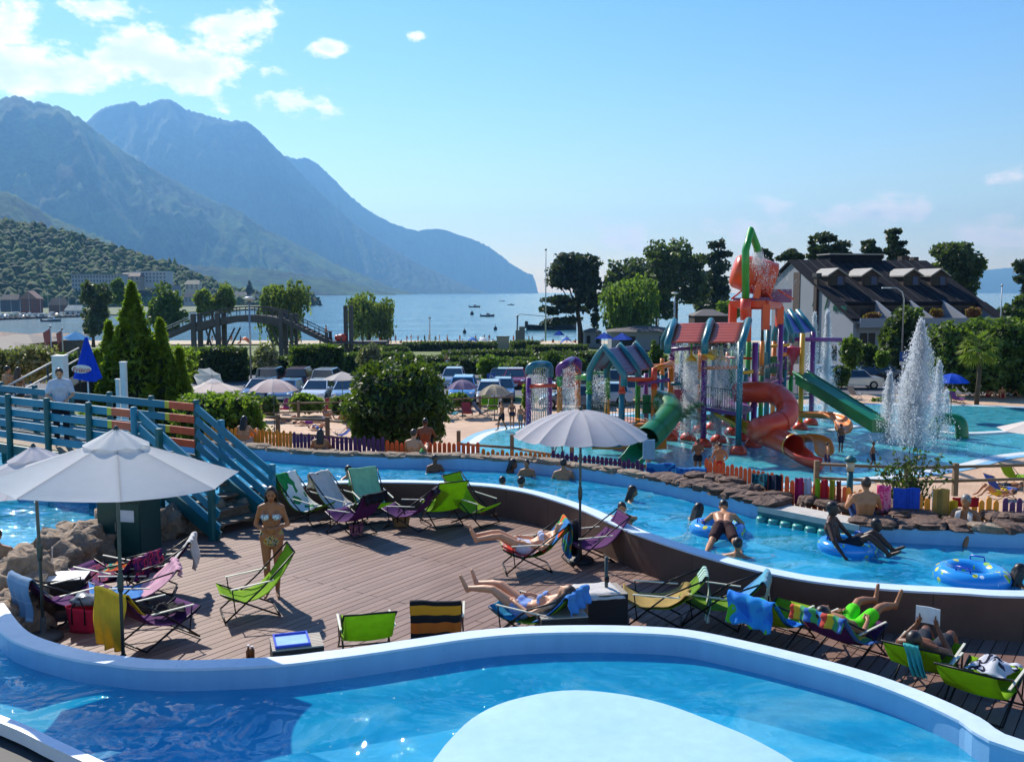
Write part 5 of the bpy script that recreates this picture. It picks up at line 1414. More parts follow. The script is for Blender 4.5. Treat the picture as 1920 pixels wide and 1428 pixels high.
# white masts and closed blue parasol behind the bridge
for x, y0, y1, l, w_ in ((231, 680, 800, 'tall white square post behind the teal railing', .14), (221, 712, 790, 'short white square post beside the tall white one', .1), (112, 668, 740, 'white box post behind the lifeguard', .3)):
    b = A(x, y0, 25.5); t = thing('post', l, 'post', (b.x, 25.5, -.2)); MB().box((0, 0, (b.z + .2) / 2), (w_, w_, b.z + .2)).build('shaft', whitem, t); MB().box((0, 0, b.z + .215), (w_ + .03, w_ + .03, .03)).build('cap', whitem, t)
cu = thing('parasol', 'closed bright blue parasol with a red logo behind the footbridge', 'umbrella', (A(165, 720, 23).x, 23, .2)); zt_ = A(165, 632, 23).z - .2; zb_ = A(165, 710, 23).z - .2
blu = cloth('frisco_blue', '#1748c4', .25)
MB().grid(lambda u, v: ((.03 + .27 * u ** 1.1) * (1 + .12 * math.sin(v * 2 * math.pi * 8)) * math.cos(2 * math.pi * v), (.03 + .27 * u ** 1.1) * (1 + .12 * math.sin(v * 2 * math.pi * 8)) * math.sin(2 * math.pi * v), zt_ - (zt_ - zb_) * u + .05 * math.sin(v * 12.56) * u), 12, 64).build('canopy', blu, cu, True)
MB().tube([(0, 0, 0), (0, 0, zt_ + .06)], .02, 8).build('pole', whitem, cu, True)
lx = Matrix.Translation((0, -.34, zb_ + .24)) @ Matrix.Rotation(R(83), 4, 'X')
MB().ell((0, -.315, zb_ + .26), (.24, .014, .1), 20, 8).build('logo_patch', M('white_paint', ''), cu, True)
text_mesh('Frisco', .17, M('logo_red', '#b81226', .5), cu, lx, .003, shear=.2)
# ramp with pale handrails on the left
rp = thing('handrail', 'pair of pale sloping handrails on the ramp behind the footbridge', 'handrail', (-13, 28, -.5)); hm_ = M('rail_pale', '#c5c2bb', .5)
for dy in (0, 34):
    a, b = A(-40, 752 + dy * .75, 27), A(148, 652 + dy * .6, 31); MB().tube([a, b], .03, 8).build('rail', hm_, rp, True, world=True)
for k in (0, .33, .66, 1): q = A(-40, 770, 27).lerp(A(148, 665, 31), k); MB().tube([q + Vector((0, 0, .25)), q - Vector((0, 0, 1.6))], .03, 8).build('post', M('post_dark', '#2f3f40', .5), rp, True, world=True)
sb_ = thing('ramp', 'grey ramp slab rising behind the footbridge', 'ramp', (-13, 28, -1)); MB().slab([A(-60, 800, 27), A(148, 700, 31), A(148, 716, 31), A(-60, 830, 27)], (0, 1.3, 0)).build('slab', M('pale_concrete', ''), sb_, world=True); MB().slab([A(-60, 832, 27.1), A(148, 718, 31.1), A(148, 760, 31.1), A(-60, 860, 27.1)], (0, 1.1, 0)).build('support', M('dark_grey', ''), sb_, world=True)
per('man_back', A(18, 790, 29.5), 150, 'tanned man on the ramp seen from behind', 'tan', 'dark', '#30343c', 1.0); per('lady', A(38, 788, 29.2), 170, 'tanned woman on the ramp beside a man', 'olive', 'brown', '#30343c', .95)

# ================================================================== picket fence along the bank
fen = offset_path(Bb, 1.0); FS = resample(fen, .02)
def fpx(p): return 960 + FPX * p.x / p.y
colr = {'o': M('fence_orange', '#f08022', .6, var=.1), 'r': M('fence_redorange', '#e85a20', .6, var=.1), 'p': M('fence_purple', '#52265e', .6, var=.1), 'y': M('fence_amber', '#f29a28', .6, var=.1)}
runs = [(380, 548, 'y', 'amber orange picket fence by the left river bank', .92, 1), (549, 722, 'p', 'dark purple picket fence between two orange ones', .9, 1), (724, 905, 'r', 'red orange picket fence in front of the round bush', .82, 1), (906, 1036, 'o', 'low orange picket fence peeping over the stone rim', .66, 1), (1038, 1212, 'p', 'low dark purple picket fence below the splash pool', .72, 1),
        (1330, 1482, 'r', 'red orange picket fence right of the blue wave panels', 1.0, 1), (1483, 1600, 'r', 'red orange picket fence hung with towels', .98, 1), (1602, 1690, 'y', 'amber picket fence behind the seated man', .96, 1), (1735, 1788, 'y', 'short amber picket fence between blue and tan towels', .96, 1), (1838, 1898, 'y', 'amber picket fence with cut-outs beside the grey haired man', .96, 1), (1899, 1990, 'p', 'dark purple picket fence at the right end', .94, 1)]
pk = {}
for x0, x1, ck, lab, top, _ in runs:
    seg = [p for p in FS if x0 <= fpx(p) <= x1]
    if len(seg) < 10: continue
    c = seg[len(seg) // 2]; t = thing('picket_fence', lab, 'fence', (c.x, c.y, .03), 0, 'picket fences along the river bank')
    for z in (.22, top - .2): MB().add([], []) or [MB().bar((a.x, a.y, z), (b.x, b.y, z), .03, .07).build('rail', colr[ck], t, world=True) for a, b in zip(seg[::40], seg[40::40] + [seg[-1]]) if (b - a).length > .02]
    for i in range(0, len(seg) - 2, 6):
        p = seg[i]; q = seg[min(i + 5, len(seg) - 1)]; an = math.atan2(q.y - p.y, q.x - p.x); h = round(top - .03 + .035 * math.cos(i * .5), 2)
        if (ck, h) not in pk: pk[(ck, h)] = MB().slab([(-.045, 0, 0), (.045, 0, 0), (.045, 0, h - .05), (.026, 0, h - .012), (0, 0, h), (-.026, 0, h - .012), (-.045, 0, h - .05)], (0, .02, 0)).mesh('picket', colr[ck])
        o = ob('picket', pk[(ck, h)], t); o.location = (p.x - c.x - .03 * -math.sin(an), p.y - c.y - .03 * math.cos(an), .0); o.rotation_euler = (0, 0, an)


def fence_panel(x0, x1, y0, y1, label, mat, off=.03, cat='towel', name='towel', thick=.012, group='towels hung over the picket fence'):
    seg = [p for p in FS if x0 <= fpx(p) <= x1]
    if len(seg) < 3: return
    seg = [p + (Vector((0, 0)) - p).normalized() * off for p in seg]
    zt = lambda p, y: A(960 + FPX * p.x / p.y, y, p.y).z
    def fn(u, v):
        p = seg[min(int(v * (len(seg) - 1)), len(seg) - 1)]; z = zt(p, y0) * (1 - u) + zt(p, y1) * u
        d = .008 * math.sin(v * 8 + x0) * u; n_ = (Vector((0, 0)) - p).normalized()
        return (p.x + n_.x * d, p.y + n_.y * d, z + .01 * math.sin(v * 9 + x0) * (1 - u))
    o = MB().grid(fn, 10, 30, thick).build(name, mat, None, True); return tag(o, label, cat, group)


wave = blotch('wave_print', ['#1f5fa8', '#2f86c8', '#1a4f9a', '#3a9ad0'], 2.2, transl=.05)
fence_panel(1214, 1270, 868, 912, 'left blue wave printed fence screen', wave, .06, 'screen', 'fence_screen'); fence_panel(1271, 1330, 876, 922, 'right blue wave printed fence screen', blotch('wave_print_b', ['#1a4f9a', '#2f7cc0', '#1f5fa8', '#3a94cc'], 2.6, transl=.05), .06, 'screen', 'fence_screen')
fence_panel(1415, 1446, 888, 918, 'dark teal towel with a curl pattern on the red orange fence', blotch('teal_curl', ['#0f3a4a', '#1a6f80', '#0f3a4a', '#123040'], 9), .07); fence_panel(1448, 1472, 890, 920, 'navy towel on the red orange fence', cloth('navy', '#16263f'), .07)
for x0, x1, y0, c_, l in ((1496, 1514, 896, '#b82a6a', 'magenta towel'), (1515, 1530, 896, '#b9c4d8', 'small white towel'), (1536, 1546, 898, '#8ab82a', 'narrow green towel'), (1548, 1562, 899, '#c02a3a', 'crimson towel'), (1564, 1574, 900, '#9a9a2a', 'narrow olive towel'), (1576, 1586, 902, '#7a3a2a', 'narrow brown towel')):
    fence_panel(x0, x1, y0, y0 + 48, l + ' hung over the fence before the stone lantern', cloth('ft' + c_, c_), .07)
fence_panel(1655, 1683, 910, 964, 'pink towel with a white curl on the fence', blotch('pink_curl', ['#d84a8a', '#d84a8a', '#e890b0', '#d84a8a'], 7), .07); fence_panel(1685, 1738, 915, 978, 'big royal blue towel on the fence', cloth('royal', '#2a55c0'), .08)
fence_panel(1758, 1776, 920, 972, 'white and light blue towel on the fence', cloth('lightb', '#a9c4e0'), .08); fence_panel(1762, 1795, 916, 980, 'tan towel draped in a peak over the fence', tan_t, .14); fence_panel(1786, 1812, 938, 980, 'yellow towel low on the fence beside the tan one', yel, .1)
fence_panel(1800, 1850, 932, 950, 'red towel on the fence behind the grey haired man', cloth('red_t', '#b02030'), .05)
# lantern and leafy shrub on the bank
lp = G(1592, 950, .1); t = thing('bollard_lamp', 'small dark bollard lantern among the fence towels', 'lamp', lp); MB().lathe([(.07, 0), (.06, .75)], (0, 0, 0), 12).build('shaft', tealc, t, True); MB().lathe([(.075, .75), (.085, .95)], (0, 0, 0), 12).build('lamp_glass', M('frost', '#c9c2a8', .4), t, True); MB().lathe([(.13, .95), (.1, 1.02), (.02, 1.08)], (0, 0, 0), 12).build('hood', tealc, t, True)
q = A(1705, 905, 20.5); t = thing('shrub', 'sparse upright shrub with small leaves behind the pink towel', 'shrub', (q.x, 20.5, -.5)); rng = random.Random(3); m = MB(); pts = []
for k in range(34):
    a = rng.uniform(0, 6.28); sp = rng.uniform(.1, .85); h = rng.uniform(1.0, 1.95) * (1 - .25 * sp); e = Vector((math.cos(a) * sp, math.sin(a) * sp * .7, h)); s_ = e * .1; s_.z = 0
    m.tube([s_, e * .55 + Vector((0, 0, .1)), e], [.012, .008, .003], 5)
    for j in range(34): f = rng.uniform(.3, 1); w_ = s_.lerp(e, f) + Vector((rng.gauss(0, .05), rng.gauss(0, .05), rng.gauss(0, .04))); pts.append(w_)
m.build('stem', barkm, t, True); ob('foliage', leaves('foliage', np.array(pts), LM['dark'], .06, 1.8, .2), t)

# ---- people on the bank
def bankp(x, off, z): 
    seg = [p for p in FS if abs(fpx(p) - x) < 12]; p = seg[len(seg) // 2]; n_ = (-p).normalized(); return Vector((p.x + n_.x * off, p.y + n_.y * off, z))
per('sit', bankp(1628, .55, .42), 172, 'bare backed man sitting on the stone rim facing the splash pool', 'tan', 'brown', '#27406b', 1.04)
om = per('sit', bankp(1823, .45, .2), -38, 'grey haired man with a white towel round his neck by the fence', 'olive', 'grey', '#b8a02a', 1.02)
fr_ = thing('neck_towel', 'white towel hanging round the grey haired man\'s neck', 'towel', bankp(1823, .45, .2), R(-38))
for s in (-1, 1): MB().grid(lambda u, v, s=s: (s * (.05 + .08 * v + .02 * u), -.0 - .1 * math.sin(min(1, u * 1.3) * 1.6) - .03 * v, .62 - .5 * u * u - .03 * v), 10, 4, .012).build('towel_end', wh, fr_, True)
per('sit', bankp(775, .4, .32), 160, 'bare shouldered man leaning at the red orange fence', 'fair', 'brown', '#3aa05a', 1.0); per('sit_lady', bankp(597, .45, .3), 185, 'woman with dark hair sitting with her back to the river at the purple fence', 'tan', 'dark', '#5a6a7a', .95)
per('sit_lady', bankp(455, .2, .45), 170, 'sunbather sitting at the left end of the amber fence', 'fair', 'dark', '#c9c0b0', .95); per('sit', bankp(795, -.6, .55), 180, 'dark figure standing in the shade of the round bush', 'brown', 'dark', '#202020', .9)

# ---- people and rings in the river
def wat(x, y): return G(x, y, ZW)
swimmers = [('swim_high', 815, 884, 30, 'lone swimmer with dark hair near the amber fence side', 'brown', 'dark', .85), ('swim_lady', 960, 884, 60, 'swimmer with a long dark ponytail below the stone rim', 'brown', 'dark', 1.0), ('swim_high', 988, 892, -20, 'child with short hair behind the ponytail swimmer', 'olive', 'dark', .8),
            ('swim', 941, 917, 150, 'dark head bobbing just behind the brown wall rim', 'tan', 'dark', .9), ('swim', 976, 920, 140, 'second dark head behind the brown wall rim with a bare shoulder', 'tan', 'dark', 1.0), ('swim_high', 1056, 897, 175, 'wet haired man seen from behind under the grey parasol', 'tan', 'dark', .95),
            ('swim_lady', 1183, 938, 80, 'woman with wet hair spreading her arms in the river', 'olive', 'dark', 1.0), ('swim_lady', 1308, 975, 120, 'dark haired woman behind the man on the swim ring', 'tan', 'dark', 1.05), ('swim', 1382, 1042, 150, 'boy\'s head close to the pale wall rim', 'tan', 'dark', .95), ('swim', 652, 896, 60, 'dark head behind the mint towel chair', 'tan', 'dark', .95),
            ('swim_high', 1640, 1022, 40, 'dark skinned bather floating beside the ring rider', 'dark', 'dark', .95), ('swim_lady', 1908, 1096, 95, 'dark haired girl pushing the big swim ring', 'brown', 'dark', 1.0), ('swim_high', -4, 1046, 0, 'bather at the rocks in the left water', 'tan', 'dark', 1.0)]
for k, x, y, rz, l, sk, hr, sc in swimmers: per(k, wat(x, y), rz, l, sk, hr, '#2a2f45', sc, 'bathers in the river')
wb_ = wat(1170, 988); per('wall_boy', wb_ + Vector((0, .12, 0)), -12, 'boy resting his arms on the pale blue wall rim', 'tan', 'dark', '#2a2f45', .95)
ringm = None
def mat_ring():
    t = NT('swim_ring'); v = t.n('TexVoronoi', i_Scale=7.5); t.L.new(t.obj(), v.inputs['Vector'])
    d = t.math('LESS_THAN', v.outputs['Distance'], .33); col = t.ramp(v.outputs['Color'], [(.0, hexc('#9ac83a')), (.45, hexc('#d8d23a')), (.7, hexc('#e8f0f4'))], 'CONSTANT')
    pick = t.math('MULTIPLY', d, t.math('GREATER_THAN', t.noise(3, 1), .45)); c = t.mix(pick, hexc('#2a8fd8'), col); t.set(t.b.inputs['Base Color'], c); t.b.inputs['Roughness'].default_value = .18; t.b.inputs['Coat Weight'].default_value = .5
    return t.m
ringm = mat_ring()
def swim_ring(loc, label, Rr=.44, r=.17, rz=0, tilt=0):
    t = thing('swim_ring', label, 'swim ring', loc, R(rz), 'blue inflatable swim rings')
    m = MB().tube([(math.cos(a) * Rr, math.sin(a) * Rr, .05 + tilt * math.cos(a)) for a in [2 * math.pi * k / 40 for k in range(40)]], r, 16, closed=True); m.build('ring', ringm, t, True)
    for a in (.6, 3.6):
        c, s = math.cos(a), math.sin(a); p = Vector((c * Rr, s * Rr, .05 + r)); q = Vector((-s, c, 0)); MB().tube([p - q * .1, p - q * .09 + Vector((0, 0, .06)), p + q * .09 + Vector((0, 0, .06)), p + q * .1], .012, 6).build('handle', M('blue_plastic', ''), t, True)
    return t
swim_ring(wat(1345, 996), 'blue spotted swim ring under the man lying on his belly', .36, .13); per('prone', wat(1350, 1004) + Vector((.05, -.02, .0)), 168, 'man in patterned shorts lying face down on the swim ring', 'tan', 'dark', '#3a2226', 1.0)
swim_ring(wat(1588, 1030), 'blue spotted swim ring under the dark skinned rider', .34, .13); per('ring_sit', wat(1588, 1034), 58, 'dark skinned bather sitting in the swim ring with legs out', 'dark', 'dark', '#20242e', 1.0)
swim_ring(wat(1822, 1086), 'large empty blue spotted swim ring at the wall', .38, .15, 20)
# ================================================================== water play structure in the splash pool
pc = {k: M('play_' + k, c, .35, var=.08, vscale=2, coat=.2) for k, c in dict(teal='#236c78', purple='#6d2f78', orange='#e07f1a', yellow='#d9a520', green='#2a8f2c', dgreen='#0f6f3a', red='#d2421f', pink='#b83a52', roofred='#b4512f', roofpurp='#6a4360', roofblue='#5059a0', deck='#7a4a80').items()}
ps = thing('water_play_structure', 'colourful multi level water play structure with slides and a tipping bucket', 'playground', G(1384, 848, ZP))


def pp(m, name, col, smooth=True): return m.build(name, pc[col] if isinstance(col, str) else col, ps, smooth, world=True)
def q3(x, y, D): return A(x, y, D)
def zat(y, D): return A(960, y, D).z


def post(x, yb, segs, r=.14, dome=True):
    """segs: list of (y_top, colour) from the ground upwards; pixels at the depth of the base"""
    b = G(x, yb, ZP); D = b.y; z = ZP
    for yt, c in segs:
        zt = zat(yt, D); pp(MB().tube([(b.x, b.y, z), (b.x, b.y, zt)], r, 14), 'post', c)
        if z > ZP + .1: pp(MB().lathe([(r + .03, -.07), (r + .04, 0), (r + .03, .07)], (b.x, b.y, z), 14), 'coupling', c)
        z = zt
    if dome: pp(MB().lathe([(.42, 0), (.4, .18), (.28, .36), (.15, .42)], (b.x, b.y, ZP + .02), 16), 'foot_dome', 'red')
    return b


P1 = post(1384, 852, [(640, 'teal')]); P2 = post(1318, 838, [(672, 'purple'), (640, 'orange')]); P3 = post(1258, 818, [(735, 'teal'), (672, 'orange'), (640, 'purple')]); P4 = post(1311, 812, [(730, 'orange'), (640, 'orange')])
P5 = post(1347, 830, [(760, 'purple'), (650, 'green')]); P6 = post(1372, 816, [(640, 'green')]); P7 = post(1412, 838, [(760, 'purple'), (642, 'purple')]); P8 = post(1436, 808, [(610, 'teal')]); P9 = post(1459, 812, [(608, 'purple')]); P10 = post(1480, 800, [(700, 'green'), (648, 'pink')]); P11 = post(1500, 806, [(625, 'yellow')]); P12 = post(1520, 797, [(622, 'purple')])
P13 = post(1400, 802, [(620, 'green')]); P14 = post(1448, 795, [(640, 'orange')]); P15 = post(1290, 826, [(740, 'purple'), (650, 'teal')])
L1 = post(991, 818, [(708, 'purple')]); L2 = post(1030, 812, [(705, 'purple')]); L3 = post(1049, 822, [(722, 'orange')]); L4 = post(1083, 815, [(715, 'orange')]); L5 = post(1104, 834, [(735, 'teal'), (700, 'green')]); L6 = post(1165, 840, [(735, 'teal'), (700, 'red')]); L7 = post(1138, 818, [(745, 'yellow'), (690, 'green')]); L8 = post(1195, 824, [(695, 'green')]); L9 = post(1225, 836, [(725, 'orange'), (690, 'red')]); L10 = post(1256, 826, [(690, 'orange')])


def beam(a, ya, b, yb, col, r=.11, name='beam'):
    pa = Vector((a.x, a.y, zat(ya, a.y))); pb = Vector((b.x, b.y, zat(yb, b.y))); return pp(MB().tube([pa, pb], r, 12), name, col)


def arch(pts, col, r=.16, n=4): return pp(MB().tube(smooth_path([Vector(p) for p in pts], n), r, 12), 'arch', col)


def platform(P, y, col, th=.18):
    z = sum(zat(y, p.y) for p in P) / len(P); pp(MB().slab([(p.x, p.y, z) for p in P], (0, 0, -th)), 'platform', col, False); return z


def railing(a, b, z, h=1.0, n=None):
    """thin dark bars between two posts"""
    n = n or max(4, int((Vector((b.x - a.x, b.y - a.y)).length) / .16)); m = MB(); g = M('rail_green', '#1d5140', .5)
    for zz in (z + .08, z + h): m.tube([(a.x, a.y, zz), (b.x, b.y, zz)], .025, 6)
    for k in range(1, n): q = Vector((a.x, a.y)).lerp(Vector((b.x, b.y)), k / n); m.tube([(q.x, q.y, z + .08), (q.x, q.y, z + h)], .013, 5)
    pp(m, 'railing', g)


def roof(corn, ridge, col, frames, lines=7):
    """corn: [front eave a, b, back eave a, b]; ridge: [a, b]; corrugated panels with tube frames"""
    fa, fb_, ba, bb = [Vector(p) for p in corn]; ra, rb = [Vector(p) for p in ridge]
    n = 2
    for (ea, eb) in ((fa, fb_), (ba, bb)):
        for k in range(n):
            u0, u1 = k / n + .02, (k + 1) / n - .02
            def fn(u, v, ea=ea, eb=eb, u0=u0, u1=u1):
                w_ = u0 + (u1 - u0) * v; p = ea.lerp(eb, w_).lerp(ra.lerp(rb, w_), u); p.z += .025 * abs(math.sin(u * math.pi * lines)); return p
            pp(MB().grid(fn, lines * 4, 4, .03), 'roof_panel', col)
    for k in range(n + 1):
        w_ = k / n; e1 = fa.lerp(fb_, w_); e2 = ba.lerp(bb, w_); r_ = ra.lerp(rb, w_) + Vector((0, 0, .12)); dn_ = Vector((0, 0, -.5))
        pp(MB().tube([e1 + dn_, e1 + Vector((0, 0, .02)), e1.lerp(r_, .5) + Vector((0, 0, .06)), r_, e2.lerp(r_, .5) + Vector((0, 0, .06)), e2 + Vector((0, 0, .02)), e2 + dn_], .17, 10), 'roof_frame', frames)


def rect(a, b, dep, y):       # four corners: front edge from pixel a to b (x, D), depth dep
    pass
# main red roof
D0 = 45.2; fl = q3(1252, 643, D0); fr_ = q3(1392, 643, D0 - .6); rl_ = q3(1264, 607, D0 + 1.7); rr_ = q3(1404, 605, D0 + 1.1)
roof([fl, fr_, fl + Vector((.35, 3.4, 0)), fr_ + Vector((.35, 3.4, 0))], [rl_, rr_], 'roofred', 'teal')
# left purple roof
D1 = 46; a = q3(1170, 704, D1 - .8); b = q3(1222, 690, D1 + 2.4); c = q3(1106, 694, D1 + .2); d = q3(1168, 685, D1 + 3.4); ra = q3(1132, 655, D1 - .3); rb = q3(1192, 648, D1 + 2.9)
roof([a, b, c, d], [ra, rb], 'roofpurp', 'teal')
# right blue roof
D2 = 53; a = q3(1484, 626, D2); b = q3(1524, 622, D2 + 1.6); c = q3(1452, 628, D2 + 2.2); d = q3(1492, 622, D2 + 3.8); ra = q3(1466, 588, D2 + 1); rb = q3(1496, 588, D2 + 2.6)
roof([a, b, c, d], [ra, rb], 'roofblue', 'teal')
# floors
z1 = platform([P2, P1, P7, P6, P4], 757, 'deck'); z2 = platform([P7, P9, P10, P13], 712, 'deck'); z0 = platform([P15, P3, P2, P5], 776, 'dgreen'); z3 = platform([L5, L6, L9, L8, L7], 788, 'orange'); z4 = platform([P10, P12, P14], 742, 'teal')
for a, b, z in ((P2, P1, z1), (P2, P4, z1), (P15, P2, z0), (P3, P15, z0), (P9, P10, z2), (P7, P9, z2), (P10, P12, z4), (L5, L6, z3), (L6, L9, z3), (L9, L8, z3), (L7, L5, z3), (P12, P14, z4)): railing(a, b, z)
m = MB()
for k in range(9): m.tube([q3(1022 - 1 + k * .1, 1, 44)] * 2, .001, 3) if 0 else None
for x, yb, sg in ((1425, 820, [(700, 'green'), (640, 'orange')]), (1395, 826, [(745, 'purple'), (690, 'teal')]), (1335, 806, [(650, 'teal')]), (1276, 806, [(650, 'teal')]), (1362, 800, [(660, 'orange')]), (1468, 806, [(690, 'teal'), (640, 'purple')]), (1210, 816, [(700, 'purple')]), (1240, 806, [(700, 'teal'), (672, 'orange')])): post(x, yb, sg, .12)
for x0, x1, y0, y1, D_, c in ((1345, 1375, 690, 735, 47.5, 'dgreen'), (1265, 1300, 730, 752, 48, 'pink'), (1440, 1476, 668, 700, 52, 'dgreen'), (1410, 1440, 660, 690, 50, 'teal'), (1325, 1350, 655, 672, 48, 'yellow'), (1205, 1240, 740, 775, 47, 'dgreen')): pp(MB().slab([q3(x0, y0, D_), q3(x1, y0, D_), q3(x1, y1, D_), q3(x0, y1, D_)], (0, .1, 0)), 'side_panel', c, False)
for x0, y0, x1, y1, D_, c in ((1258, 655, 1318, 652, 47, 'purple'), (1318, 690, 1384, 688, 46.2, 'orange'), (1412, 690, 1459, 684, 50, 'purple'), (1258, 720, 1311, 716, 47.5, 'teal'), (1384, 700, 1412, 696, 46, 'yellow'), (1436, 650, 1480, 646, 52, 'yellow'), (1195, 720, 1256, 712, 46.5, 'purple')): pp(MB().tube([q3(x0, y0, D_), q3(x1, y1, D_)], .09, 10), 'beam', c)
# arches and beams
arch([(L1.x, L1.y, zat(700, L1.y)), (L1.x + .05, L1.y, zat(690, L1.y)), (L1.x + .3, L1.y + .1, zat(685, L1.y)), (L2.x - .3, L2.y, zat(683, L2.y)), (L2.x, L2.y, zat(688, L2.y)), (L2.x, L2.y, zat(706, L2.y))], 'teal', .2)
arch([(L3.x, L3.y, zat(705, L3.y)), (L3.x, L3.y, zat(690, L3.y)), (L3.x + .3, L3.y, zat(682, L3.y)), (L4.x - .3, L4.y, zat(675, L4.y)), (L4.x, L4.y, zat(680, L4.y)), (L4.x, L4.y, zat(695, L4.y))], 'purple', .2)
for p, y0, y1, c in ((L3, 724, 700, 'green'), (L4, 716, 694, 'orange')): pp(MB().tube([(p.x, p.y, zat(y0, p.y)), (p.x, p.y, zat(y1, p.y))], .15, 12), 'post', c)
beam(L1, 724, L3, 722, 'red'); beam(L4, 708, L5, 706, 'green', .16); beam(L5, 700, L7, 699, 'green', .08); beam(L6, 710, L9, 712, 'red', .11); beam(L8, 690, L10, 684, 'orange', .12); beam(L9, 692, L10, 680, 'orange', .12); beam(P2, 670, P4, 664, 'orange', .12); beam(P4, 668, P7, 672, 'red', .06); beam(P9, 666, P10, 662, 'orange', .1); beam(P3, 700, L10, 696, 'orange', .1)
a = Vector((P10.x, P10.y, zat(636, P10.y))); b = q3(1578, 637, P10.y); pp(MB().tube([a, b], .12, 12), 'spray_bar', 'purple')
for k in range(5):
    p = a.lerp(b, .5 + .1 * k); pp(MB().lathe([(.03, 0), (.03, -.15)], p - Vector((0, 0, .1)), 8), 'nozzle', M('white_paint', ''))
a = q3(1320, 660, 45.6); pp(MB().tube([a, a + Vector((.35, -.5, -.25))], .14, 12), 'water_cannon', 'yellow')
for x, y in ((1296, 676), (1352, 674)):      # bell showers
    p = q3(x, y, 46.5); pp(MB().lathe([(.04, .5), (.06, .3), (.2, .15), (.3, 0)], p, 14), 'shower_bell', 'yellow'); pp(MB().tube([p + Vector((0, 0, .5)), p + Vector((0, 0, 1.3))], .04, 8), 'shower_pipe', 'green')
p = q3(1487, 662, 52.5); pp(MB().lathe([(.02, -.7), (.6, .3), (.62, .34)], p, 14), 'tipping_cone', 'pink')
# climbing net with wheel on the left arch
p = (L3 + L4) / 2; p = Vector((p.x, p.y, zat(703, p.y)))
m = MB()
for k in range(8): an = k * math.pi / 8; m.tube([p + Vector((math.cos(an) * .6, 0, math.sin(an) * .6)), p - Vector((math.cos(an) * .6, 0, math.sin(an) * .6))], .02, 5)
m.tube([p + Vector((math.cos(k * .314) * .6, 0, math.sin(k * .314) * .6)) for k in range(20)], .04, 6, closed=True); pp(m, 'water_wheel', 'red')
for k in range(9):
    x = L1.x + (L2.x - L1.x) * (k + 1) / 10; pp(MB().tube([(x, (L1.y + L2.y) / 2, zat(692, L1.y)), (x, (L1.y + L2.y) / 2, zat(800, L1.y))], .025, 6), 'rope', M('rope_pale', '#a9b0ac', .7))


def tube_slide(pts, r, col, chute=None, ringev=9, name='tube_slide'):
    P = smooth_path([Vector(p) for p in pts], 8); pp(MB().tube(P, r, 20, caps=False), name, col)
    pp(MB().tube(P, r * .94, 20, caps=False), 'slide_lining', col)
    for i in range(ringev, len(P) - 2, ringev): 
        t_ = (P[i + 1] - P[i - 1]).normalized(); pp(MB().tube([P[i] - t_ * .05, P[i] + t_ * .05], r * 1.07, 20, caps=False), 'slide_flange', col)
    e = P[-1]; t_ = (P[-1] - P[-2]).normalized(); pp(MB().tube([e - t_ * .04, e + t_ * .04], r * 1.1, 20, caps=False), 'slide_mouth', 'yellow' if col == 'red' else col)
    if chute:
        Q = smooth_path([e] + [Vector(p) for p in chute], 6)
        def fn(u, v):
            i = min(int(u * (len(Q) - 1)), len(Q) - 2); f = u * (len(Q) - 1) - i; q = Q[i].lerp(Q[i + 1], f); d = (Q[i + 1] - Q[i]); d.z = 0; d.normalize(); s = Vector((d.y, -d.x, 0)); a_ = math.pi * (1.0 + v) ; 
            return q + s * math.cos(a_) * r * 1.02 + Vector((0, 0, math.sin(a_) * r * .98))
        pp(MB().grid(fn, 16, 14, .05), 'slide_chute', col)


# red spiral tube
tube_slide([q3(1384, 735, 46.2), q3(1418, 735, 45.4), q3(1452, 738, 44.8), q3(1474, 756, 44.0), q3(1474, 782, 43.2), q3(1448, 796, 42.6), q3(1424, 803, 42.8), q3(1424, 812, 43.2), q3(1450, 820, 42.6), q3(1488, 836, 41.0)], .5, 'red', [q3(1512, 852, 40.2), q3(1540, 862, 39.9)])
# green tube left
tube_slide([q3(1236, 752, 47), q3(1252, 758, 46), q3(1256, 774, 44.6), q3(1240, 796, 43.2), q3(1212, 824, 41.6)], .56, 'dgreen', [q3(1194, 846, 40.9), q3(1178, 862, 40.5)])
# straight green slide right
a = q3(1500, 706, 52.6); b = q3(1650, 800, 47.8)
def sl_(u, v):
    q = a.lerp(b, u); d = (b - a).normalized(); s = Vector((d.y, -d.x, 0)).normalized(); an = math.pi * (1.06 + .88 * v); return q + s * math.cos(an) * .55 + Vector((0, 0, math.sin(an) * .5 + .35))
pp(MB().grid(sl_, 20, 16, .06), 'open_slide', 'dgreen'); 
for s in (-1, 1):
    d = (b - a).normalized(); sv = Vector((d.y, -d.x, 0)).normalized() * .56 * s; pp(MB().tube([a + sv + Vector((0, 0, .3)), b + sv + Vector((0, 0, .3))], .06, 8), 'slide_edge', 'dgreen')
pp(MB().slab([a + Vector((-.4, -.5, -.35)), a + Vector((.3, -.5, -.35)), b + Vector((.2, -.5, -.25)), b + Vector((-.6, -.5, -.2))], (0, .06, .62)), 'slide_side', 'dgreen', False)
